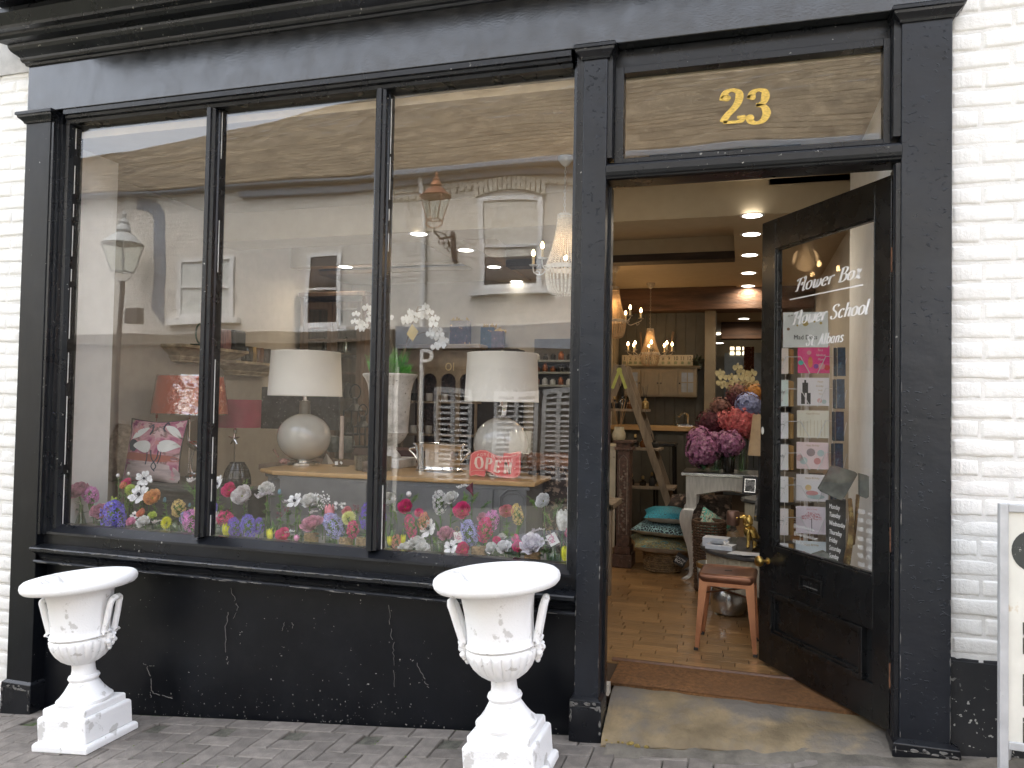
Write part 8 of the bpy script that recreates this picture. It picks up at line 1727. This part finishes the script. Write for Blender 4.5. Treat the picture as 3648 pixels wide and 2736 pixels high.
for (cf, x, y, wd_, kind, colr, asp, tilt, lab, Y) in FL:
    px, py, s = cf(x, y); c = at(px, py, Y); r = wd_*s/2/ppm(c)*(1.30 if kind in ('hya', 'rose', 'anem') else 1.22); t = thing(NAME[kind], lab, KIND[kind][1], tuple(c)); mb = MB()
    if kind == 'hya': b_hya(mb, r, asp, int(26+16*asp))
    elif kind == 'tul': b_tulip(mb, r*1.25)
    else: KIND[kind][0](mb, r)
    if kind in ('rose', 'ran', 'anem', 'mum'):   # face the street, a little upwards
        M1 = Matrix.Rotation(radians(random.uniform(48, 66) if kind != 'rose' else random.uniform(30, 46)), 4, 'X'); M2 = Matrix.Rotation(radians(random.uniform(-16, 16)-tilt), 4, 'Y'); mb.xf(M2 @ M1)
        if asp != 1: mb.xf(Matrix.Diagonal((1, 1, asp, 1)))
    elif kind in ('hya', 'tul', 'calla', 'bud'): mb.xf(Matrix.Rotation(radians(tilt), 4, 'Y') @ Matrix.Rotation(radians(random.uniform(-6, 12)), 4, 'X'))
    put('bloom', mb, [MATS['petal_'+colr], CEN.get(kind, MATS['leaf_green'])], t, local=True, smooth='all' if kind in ('ran', 'rose', 'tul', 'calla', 'anem', 'bud') else False)
    zb = WB-c.z+.012
    if zb < -r*.9:
        rt = .004 if kind in ('hya', 'tul', 'rose') else .0026; lean = random.uniform(-.02, .02)
        st = MB().tube(catmull([(0, .004, -r*.4), (lean*.3, .012, zb*.45), (lean, .012, zb)], 4), rt, 6)
        put('stem', st, MATS['leaf_green'], t, local=True, smooth=True)
        lf = MB(); nl = {'rose': 7, 'hya': 5, 'tul': 5, 'ran': 7}.get(kind, 7)
        for k in range(nl):
            zz = random.uniform(zb*.75, -r*.7); a = random.uniform(0, 6.28)
            if kind in ('hya', 'tul'): leaf(lf, (0, .01, zz), (cos(a)*.35, sin(a)*.2, 1), random.uniform(.05, .10), .016)
            elif kind == 'rose': leaf(lf, (0, .01, zz), (cos(a), sin(a)*.4, .2), random.uniform(.035, .06), .028)
            else:
                for q in range(5): leaf(lf, (0, .01, zz), (cos(a+q*.5), sin(a+q*.5)*.6, random.uniform(.1, .8)), random.uniform(.02, .035), .007)
        put('leaves', lf, MATS['leaf_deep' if kind == 'rose' else 'leaf_green'], t, local=True)
    vx.append((px, Y, c))
# loose greenery sprays
def spray(cf, x0, y0, x1, y1, Y, lab, n=26, mat='leaf_green', dots_=True):
    p0, p1 = at(*cf(x0, y0)[:2], Y), at(*cf(x1, y1)[:2], Y); t = thing('greenery_spray', lab, 'foliage', tuple(p0)); mb = MB()
    d = p1-p0
    for b in range(5):
        e = d*(random.uniform(.65, 1))+Vector((random.uniform(-.3, .3), random.uniform(-.2, .2), random.uniform(-.1, .1)))*d.length*.6; pts = [Vector((0, 0, 0)), e*.5+Vector((0, 0, .01)), e]; mb.tube(catmull([tuple(q) for q in pts], 4), .0009, 4)
        for k in range(n//2):
            q = e*random.uniform(.2, 1); 
            if dots_ and random.random() < .5: mb.ball(tuple(q+Vector((random.uniform(-.008, .008), random.uniform(-.008, .008), random.uniform(-.006, .008)))), .0022, 4, 3)
            else: leaf(mb, q, (random.gauss(0, 1), random.gauss(0, .5), random.uniform(0, 1)), random.uniform(.008, .016), .005, n=2)
    put('sprig', mb, MATS[mat], t, local=True)
M('sprig_green', (.14, .26, .04), .6, var=.3, scale=60)
for k_, a_ in enumerate([(CA, 1230, 320, 1110, 160, .36), (CA, 1420, 470, 1475, 330, .33), (CA, 1640, 260, 1660, 140, .39), (CA, 1680, 260, 1745, 190, .39), (CA, 600, 480, 620, 290, .34), (CA, 900, 560, 1010, 430, .30), (CA, 1000, 640, 1040, 470, .27), (CBf, 620, 900, 560, 560, .30), (CBf, 1900, 800, 1840, 500, .32), (CBf, 1900, 640, 1960, 390, .35), (CBf, 2060, 560, 2200, 400, .37), (CCf, 700, 700, 680, 560, .26), (CCf, 530, 560, 520, 400, .30), (CCf, 980, 300, 1000, 130, .37), (CCf, 1060, 260, 1110, 130, .38), (CCf, 1130, 340, 1300, 210, .36), (CCf, 1400, 610, 1390, 470, .31), (CCf, 1700, 330, 1610, 170, .34), (CCf, 1850, 420, 1940, 170, .33), (CCf, 1830, 480, 1760, 330, .32), (CCf, 1470, 920 if False else 640, 1450, 540, .28), (CA, 560, 330, 570, 250, .38)]):
    spray(*a_, 'fine light green spray, number words aside, rising at the window' if False else ['sprig of fine greenery beside the first mullion', 'upright feathery sprig right of the first mullion', 'tall curling green tips above the pale pink ranunculus', 'short green tips right of the pale pink ranunculus', 'greenery below the crimson ranunculus', 'wiry greenery beside the yellow bloom', 'green stems at the foot of the peach hyacinth', 'greenery under the white anemone and cream rose', 'bushy greenery right of the second mullion', 'light green spray above the blush white ranunculus', 'fine spray reaching over the right arched panel', 'bushy greenery under the mauve rose', 'greenery between crimson and coral hyacinths', 'spray left of the burgundy calla', 'spray right of the burgundy calla', 'long fine spray pointing right at the narrow panel', 'tiny white budded sprig above the white rose', 'wide spray left of the side on white ranunculus', 'spray at the far right of the window', 'greenery below the side on white ranunculus', 'greenery beside the hot pink carnation', 'sprig above the leftmost blue hyacinth'][k_], mat='sprig_green' if k_ % 3 else 'leaf_green')
# vases and jars along the board
M('twine', (.40, .27, .14), .9, var=.3, scale=60, bmp=.6, bscale=200)
M('water_green', (.20, .26, .12), .2)
def vase(px, Y, r, h, kind, lab):
    c = at(px, 1900, Y); t = thing('bottle_vase' if kind != 'rope' else 'twine_pot', lab, 'vase', (c.x, Y, WB+.001))
    if kind == 'bottle': pr = [(r, 0), (r*1.02, .008), (r, h*.35), (r*.4, h*.7), (r*.36, h*.92), (r*.5, h), (r*.4, h), (r*.3, h*.9), (r*.3, h*.7), (r*.9, h*.35), (r*.9, .01), (.001, .01)]
    elif kind == 'flask': pr = [(r*1.1, 0), (r*1.15, .006), (r*.8, h*.35), (r*.38, h*.75), (r*.42, h), (r*.34, h), (r*.3, h*.75), (r*.7, h*.35), (r, .01), (.001, .01)]
    else: pr = [(r*.95, 0), (r, .01), (r, h*.8), (r*.86, h*.88), (r*.9, h), (r*.8, h), (r*.76, h*.88), (r*.9, h*.8), (r*.9, .01), (.001, .01)]
    put('glass', MB().lathe(pr, 24, cap=False), MATS['jar_glass'], t, local=True, smooth=50)
    put('water', MB().lathe([(r*.84, .012), (r*.84, h*.3), (.001, h*.3)], 18), MATS['clear_glass'], t, local=True, smooth=True)
    s = MB()
    for q in range(5): a = random.uniform(0, 6.28); s.tube([(r*.4*cos(a), r*.4*sin(a), .013), (r*.2*cos(a+1), r*.2*sin(a+1), h*1.02)], .0022, 5)
    put('stems_in_vase', s, MATS['leaf_green'], t, local=True)
    if kind == 'rope':
        w_ = MB(); nt_ = 7
        w_.tube([((r*1.03)*cos(i*.35), (r*1.03)*sin(i*.35), h*.12+(h*.68)*i/(nt_*18)) for i in range(nt_*18)], h*.06, 6); put('twine_wrap', w_, MATS['twine'], t, local=True, smooth='all')
        put('twine_bow', MB().tube(catmull([(0, -r*1.1, h*.6), (.015, -r*1.2, h*.75), (.02, -r*1.2, h*.55), (0, -r*1.15, h*.58), (-.015, -r*1.2, h*.78), (-.022, -r*1.2, h*.52), (0, -r*1.12, h*.6)], 4), .002, 5), MATS['twine'], t, local=True)
for a_ in [(286, .31, .030, .125, 'flask', 'clear conical flask holding the far left rose'), (355, .29, .028, .07, 'jar', 'small jar left of the leftmost blue hyacinth'), (430, .33, .03, .09, 'bottle', 'bottle behind the leftmost blue hyacinth'), (500, .36, .03, .10, 'bottle', 'clear bottle below the white anemone in the left pane'), (560, .33, .032, .07, 'jar', 'low jar below the orange ranunculus'), (625, .29, .03, .075, 'jar', 'jar holding the peach hyacinth'), (672, .27, .034, .07, 'jar', 'jar under the round pink hyacinth'), (790, .29, .035, .08, 'jar', 'jar of moss green stems right of the first mullion'), (850, .33, .03, .09, 'jar', 'jar under the large pale pink ranunculus'),
    (955, .37, .024, .15, 'bottle', 'slender clear bottle holding the blush rose'), (1068, .33, .026, .11, 'bottle', 'clear bottle under the white anemone and cream rose'), (1110, .27, .032, .085, 'rope', 'twine wrapped jar under the big mauve rose'), (1178, .28, .030, .09, 'jar', 'clear jar under the leaning periwinkle hyacinth'), (1236, .27, .034, .075, 'rope', 'rope wrapped pot under the crimson hyacinth'), (1298, .28, .036, .08, 'rope', 'rope wrapped pot beside the second mullion'),
    (1395, .34, .024, .13, 'bottle', 'slender bottle right of the second mullion'), (1410, .27, .03, .065, 'jar', 'low jar under the yellow tulip pair'), (1490, .31, .028, .08, 'bottle', 'bottle under the coral hyacinth'), (1562, .29, .030, .085, 'jar', 'jar of green stems under the tilted anemone'), (1640, .33, .028, .12, 'bottle', 'bottle behind the periwinkle hyacinth in the right pane'), (1708, .27, .034, .08, 'rope', 'twine wrapped jar in the right pane'), (1755, .28, .036, .065, 'jar', 'round jar under the lacy white bloom'), (1830, .32, .03, .075, 'jar', 'jar under the salmon ranunculus and peach hyacinth'), (1898, .27, .036, .07, 'rope', 'twine wrapped jar under the huge lilac rose'), (1972, .31, .034, .12, 'bottle', 'clear bottle with a tied gift tag at the far right')]: vase(*a_)
for (x, y, Y, lb, rz) in ((925, 590, .27, 'left', 12), (1850, 612, .26, 'right', 30)):
    p = at(*CCf(x, y)[:2], Y); t = thing('gift_tag', 'flower printed square gift tag tied with twine, %s one in the right pane' % lb, 'tag', tuple(p), (0, radians(-rz), 0))
    put('card', MB().box(-.025, .025, -.0006, .0006, -.028, .028), MATS['white_card'], t, local=True)
    pb = MB()
    for q in range(40): pb.join(MB().lathe([(random.uniform(.0015, .004), 0), (.001, .0003)], 6).xf(frame((random.gauss(-.004, .009), -.0009, random.gauss(0, .010)), (1, 0, 0), (0, 0, 1))))
    put('printed_flowers', pb, MATS['petal_mauve'], t, local=True, kind='stuff'); put('string', MB().tube(catmull([(0, -.002, .024), (-.012, -.004, .04), (0, -.004, .055), (.010, -.004, .042), (0, -.002, .024)], 4), .0014, 5), MATS['twine'], t, local=True)
# ================================================================== OPPOSITE SIDE OF THE STREET, seen mirrored in the panes
YV = 9.6; GY2 = 2*(YG+.003)
def rf(px, py, Yv=YV): p = at(px, py, Yv); return Vector((p.x, GY2-p.y, p.z))
OYf = GY2-YV
M('opp_brick', (.64, .61, .55), .8, var=.06, scale=3, bmp=.0); M('opp_tiles', (.145, .115, .075), .9, var=.35, scale=3, c2=(.30, .27, .2), c2t=(.6, .72), c2scale=12); M('opp_blue', (.16, .20, .25), .6, var=.1)
M('opp_cream', (.62, .58, .48), .7); M('opp_frame', (.72, .72, .70), .5); M('opp_glass', (.02, .02, .022), .08, coat=.5); M('blind', (.60, .58, .52), .8); M('net', (.58, .60, .57), .9, var=.2, scale=14, stretch=(6, 1, .3)); M('lantern_copper', (.30, .12, .06), .45, metal=.6); M('lantern_iron', (.02, .02, .022), .5)
OB = thing('opposite_house', 'white painted brick house with tiled roof and sash window, mirrored in the window panes', 'house', (-5, OYf, 0))
ez = 5.72
put('wall', MB().box(-16, 6, OYf-.25, OYf, -1.6, ez), MATS['opp_brick'], OB)
cs = MB(); random.seed(40)
for r in range(70):
    z = 1.9+r*.075; 
    if z > ez-.25: break
    x = -15.5+random.uniform(0, .2)
    while x < 2.5: L = random.uniform(.2, .226); cs.box(x, x+L-.012, OYf+.0005, OYf+random.uniform(.004, .009), z, z+.064); x += L
    # uneven painted brick faces
put('brick', cs, MATS['opp_brick'], OB, kind='stuff')
rr = MB()
for k in range(26):
    y0, z0 = OYf+.28-k*.105, ez+.02; rs_ = lambda u: (1.42+1.2*min(1, u/.45)**1.1+.9*max(0, u-.45))/26; rr.sheet(lambda u, v: (-19+25*u, y0-.115*v, z0+(k+v)*rs_(u)+.022+.012*noise.noise((u*60, k*1.7, 1))+.03*noise.noise((u*9, k*.2, 4))), 150, 1); rr.sheet(lambda u, v: (-19+25*u, y0, z0+k*rs_(u)+.03*v-.008+.03*noise.noise((u*9, k*.2, 4))), 60, 1)
put('roof', rr, MATS['opp_tiles'], OB); put('rear_slope', MB().box(-19, 6, OYf-2.9, OYf-2.5, 5.0, ez+1.90), MATS['opp_tiles'], OB)
put('gutter', MB().box(-6.6, 6, OYf-.01, OYf+.34, ez-.10, ez+.01).box(-9.6, 6, OYf-.01, OYf+.12, ez-.24, ez-.101).box(-16, -6.6, OYf, OYf+.26, ez-.05, ez+.01), MATS['opp_blue'], OB, bev=.02)
den = MB()
for i in range(60): x = -6.3+i*.14; den.box(x, x+.07, OYf+.01, OYf+.07, 5.28+.06*sin(x*1.3), 5.35+.06*sin(x*1.3))
den.box(-6.4, 2, OYf, OYf+.03, 5.36, 5.40)
put('dentil_course', den, MATS['opp_cream'], OB, kind='stuff')
def sash(x0, x1, z0, z1, par, arch=True, blind=.5, net=False):
    w_ = put('window', MB().box(x0-.04, x0+.05, OYf+.01, OYf+.05, z0, z1).box(x1-.05, x1+.04, OYf+.01, OYf+.05, z0, z1).box(x0+.05, x1-.05, OYf+.01, OYf+.05, z1-.05, z1+.02).box(x0+.05, x1-.05, OYf+.01, OYf+.05, z0-.02, z0+.06).box(x0+.05, x1-.05, OYf+.015, OYf+.055, (z0+z1)/2-.03, (z0+z1)/2+.02), MATS['opp_frame'], par)
    put('pane', MB().box(x0+.05, x1-.05, OYf+.012, OYf+.02, z0+.06, z1-.05), MATS['net' if net else 'opp_glass'], w_)
    if blind: put('blind', MB().box(x0+.055, x1-.055, OYf+.021, OYf+.026, z0+(z1-z0)*(1-blind), z1-.05), MATS['blind'], w_)
    put('sill', MB().box(x0-.2, x1+.2, OYf+.0, OYf+.14, z0-.13, z0-.02), MATS['opp_frame'], w_)
    if arch:
        a_ = MB(); n = 15; cx_, hw = (x0+x1)/2, (x1-x0)/2+.12
        for k in range(n): q = -1+2*(k+.5)/n; a_.obox((cx_+q*hw, OYf+.03, z1+.14+.10*(1-q*q)), Vector((.032, 0, -.004*q)), Vector((0, .035, 0)), Vector((.02*q, 0, .12)))
        put('arch_brick', a_, MATS['opp_cream'], w_)
sash(-4.52, -3.46, 3.56, 5.12, OB, blind=.62); sash(-11.0, -9.75, 3.1, 4.35, OB, arch=False, blind=0, net=True); sash(-8.05, -7.35, 2.9, 4.3, OB, arch=False, blind=0)
pp = [rf(1490, 585, 9.35), rf(1498, 640, 9.45), rf(1512, 700, 9.48)]; x_ = rf(1512, 700, 9.48).x
tag(put('downpipe', MB().tube([(pp[0].x, OYf+.15, ez-.12), (pp[1].x, OYf+.10, 5.4), (x_, OYf+.07, 5.0), (x_, OYf+.07, .2)], .045, 10), MATS['opp_frame'], smooth=True), 'white downpipe running down the house mirrored in the right pane', 'downpipe')
gt = put('ground_floor', MB().box(-16, -6.2, OYf+.0, OYf+.06, -1.6, 2.6).box(-16, -6.2, OYf, OYf+.16, 2.6, 2.8), M('opp_tan', (.13, .115, .09), .7), OB)
SH = thing('opposite_shopfront', 'dark fascia and white louvred shutters of the shop mirrored in the right pane', 'shopfront', (-4, OYf, 0))
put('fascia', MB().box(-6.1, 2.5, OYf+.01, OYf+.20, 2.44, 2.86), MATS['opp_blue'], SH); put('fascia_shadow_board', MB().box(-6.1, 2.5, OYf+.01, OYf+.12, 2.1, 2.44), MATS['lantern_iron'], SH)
put('dark_glazing', MB().box(-6.1, 2.5, OYf+.005, OYf+.02, -.5, 2.1), MATS['opp_glass'], SH)
def shutter(px0, px1, py0, py1):
    a_, b_ = rf(px0, py0), rf(px1, py1); f_ = put('shutter', MB().box(a_.x, a_.x+.07, OYf+.03, OYf+.07, b_.z, a_.z).box(b_.x-.07, b_.x, OYf+.03, OYf+.07, b_.z, a_.z).box(a_.x+.07, b_.x-.07, OYf+.03, OYf+.07, a_.z-.08, a_.z).box((a_.x+b_.x)/2-.04, (a_.x+b_.x)/2+.04, OYf+.03, OYf+.072, b_.z, a_.z), M('shutter_grey', (.30, .30, .295), .6), SH)
    z = b_.z+.05
    while z < a_.z-.1:
        put('louvre', MB().obox(((a_.x+b_.x)/2, OYf+.045, z), Vector(((b_.x-a_.x)/2-.07, 0, 0)), Vector((0, .022, -.02)), Vector((0, .002, .003))), MATS['shutter_grey'], f_); z += .095
for s_ in ((1552, 1678, 1385, 1720), (1762, 1918, 1385, 1720), (1938, 2050, 1385, 1720)): shutter(*s_)
a_, b_ = rf(1800, 1530, 9.0), rf(1878, 1625, 9.0); tag(put('menu_frame', MB().box(a_.x, b_.x, OYf+.3, OYf+.34, b_.z, a_.z), MATS['opp_cream']), 'framed notice standing before the mirrored shutters', 'notice')
a_ = rf(1535, 1300); m_ = text_mb('P', .62, .02, xs=1.0); m_.xf(frame((a_.x, OYf+.25, a_.z), (1, 0, 0), (0, 0, 1)) @ Matrix.Diagonal((1, 1, 1, 1))); tag(put('hanging_letter', m_, MATS['opp_frame']), 'large white letter P on the front mirrored beside the stone urn', 'sign')
def lantern(base, s, wallp, lab, sg=0):
    t = thing('wall_lantern', lab, 'street lamp', tuple(base)); Wb, Wt, H = .11*s, .21*s, .42*s; f_ = MB(); g_ = MB()
    cb_ = [(sx*Wb, sy*Wb, 0) for sx, sy in ((-1, -1), (1, -1), (1, 1), (-1, 1))]; ct_ = [(sx*Wt, sy*Wt, H) for sx, sy in ((-1, -1), (1, -1), (1, 1), (-1, 1))]
    for k in range(4): f_.tube([cb_[k], ct_[k]], .011*s, 5).tube([cb_[k], cb_[(k+1) % 4]], .012*s, 5).tube([ct_[k], ct_[(k+1) % 4]], .016*s, 5); g_.add([cb_[k], cb_[(k+1) % 4], ct_[(k+1) % 4], ct_[k]], [(0, 1, 2, 3)])
    put('frame', f_, MATS['lantern_copper'], t, local=True); put('glazing', g_, MATS['clear_glass'], t, local=True)
    put('roof', MB().lathe([(Wt*1.42, H), (Wt*.75, H+.13*s), (Wt*.42, H+.17*s), (Wt*.5, H+.20*s), (Wt*.42, H+.26*s), (Wt*.3, H+.28*s), (Wt*.34, H+.31*s), (Wt*.1, H+.36*s), (Wt*.16, H+.42*s), (.001, H+.47*s)], 4 if False else 24), MATS['lantern_copper'], t, local=True, smooth=True)
    put('burner', MB().lathe([(.02*s, 0), (.02*s, .12*s), (.035*s, .14*s), (.03*s, .22*s), (.001, .24*s)], 10), MATS['opp_frame'], t, local=True, smooth=True)
    put('cradle', MB().tube(catmull([(-Wb, 0, 0), (-Wb*1.5, 0, -.06*s), (-Wb*.8, 0, -.13*s), (0, 0, -.15*s), (Wb*.8, 0, -.13*s), (Wb*1.5, 0, -.06*s), (Wb, 0, 0)], 4), .012*s, 6), MATS['lantern_copper'], t, local=True)
    if wallp is not None:
        b_ = Vector(wallp)-Vector(base); br = MB().tube([(0, 0, -.14*s), (0, 0, -.22*s), (b_.x*.35, b_.y*.35, -.26*s), (b_.x, b_.y, b_.z+.12)], .018*s, 6).tube([(0, 0, -.2*s), (b_.x*.6, b_.y*.6, b_.z*.7), (b_.x, b_.y, b_.z-.22)], .014*s, 6)
        for q in (.35, .6, .8): br.tube([(b_.x*q+.05*cos(a), b_.y*q, -.30*s+(b_.z+.1)*q*.55+.05*sin(a)) for a in [i*pi/5 for i in range(10)]], .01, 5, close=True)
        br.box(b_.x-.04, b_.x+.04, b_.y-.02, b_.y+.02, b_.z-.32, b_.z+.2); put('bracket', br, MATS['lantern_iron'], t, local=True)
    return t
lb_ = rf(1553, 790, 8.5); s_ = 1.0
lw_ = rf(1612, 868, 9.5); lantern(lb_, .95, (lw_.x, OYf+.02, lw_.z), 'copper wall lantern on a scrolled bracket, mirrored beside the sash window')
lb2 = rf(434, 965, 9.0); MATS['lantern_copper'], _k = M('lantern_pale', (.45, .47, .46), .5), MATS['lantern_copper']; L2_ = lantern(lb2, 1.35, None, 'pale street lantern on a post mirrored in the left pane'); MATS['lantern_copper'] = _k; put('post', MB().tube([(0, 0, -.2), (0, 0, -5.5)], .05, 10), MATS['lantern_iron'], L2_, local=True, smooth=True)
tag(put('post_box_sign', MB().box(rf(458, 1120, 9.0).x, rf(505, 1120, 9.0).x, GY2-9.0-.1, GY2-9.0+.1, rf(480, 1160, 9.0).z, rf(480, 1105, 9.0).z), MATS['lantern_iron'], bev=.01), 'dark box on the lamp post mirrored in the left pane', 'box')
# blue grey painted band with a rounded corner on the white wall, left pane
bd = MB(); P_o = [(492, 702), (540, 712), (573, 732), (590, 765), (594, 800), (590, 1165)]; P_i = [(487, 748), (520, 752), (545, 768), (551, 790), (550, 1000), (546, 1110)]
Vo = [rf(*q) for q in P_o]; Vi = [rf(*q) for q in P_i]
for q in range(len(Vo)-1): bd.add([Vector((v.x, OYf+.014, v.z)) for v in (Vo[q], Vo[q+1], Vi[q+1], Vi[q])], [(0, 1, 2, 3)])
put('painted_band', bd, MATS['opp_blue'], OB)
tag(put('gable_house', MB().ext([(-30, -2), (-16.1, -2), (-16.1, 5.6), (-23, 9.5), (-30, 5.6)], OYf-6, OYf, axis='y'), MATS['opp_cream']), 'cream gabled house further down the street opposite', 'house')
tag(put('end_house', MB().box(6.1, 30, OYf-6, OYf, -2, 6.2), M('red_brick', (.25, .12, .08), .9, var=.2)), 'red brick house further up the street opposite', 'house')
tag(put('own_upper_floors', MB().box(-30, 30, .31, 10, 3.66, 5.4).box(-30, -4.46, .03, 10, -2, 3.66).box(1.63, 30, .03, 10, 0, 3.66).box(-4.46, 1.63, 9.7, 10, -.5, 3.66).box(-4.45, -4.31, .31, 9.7, -.5, 3.66).box(.86, 1.62, .31, 9.7, 0, 3.66), MATS['render_grey']), 'upper storey and neighbouring fronts of the terrace around the shop', 'building')
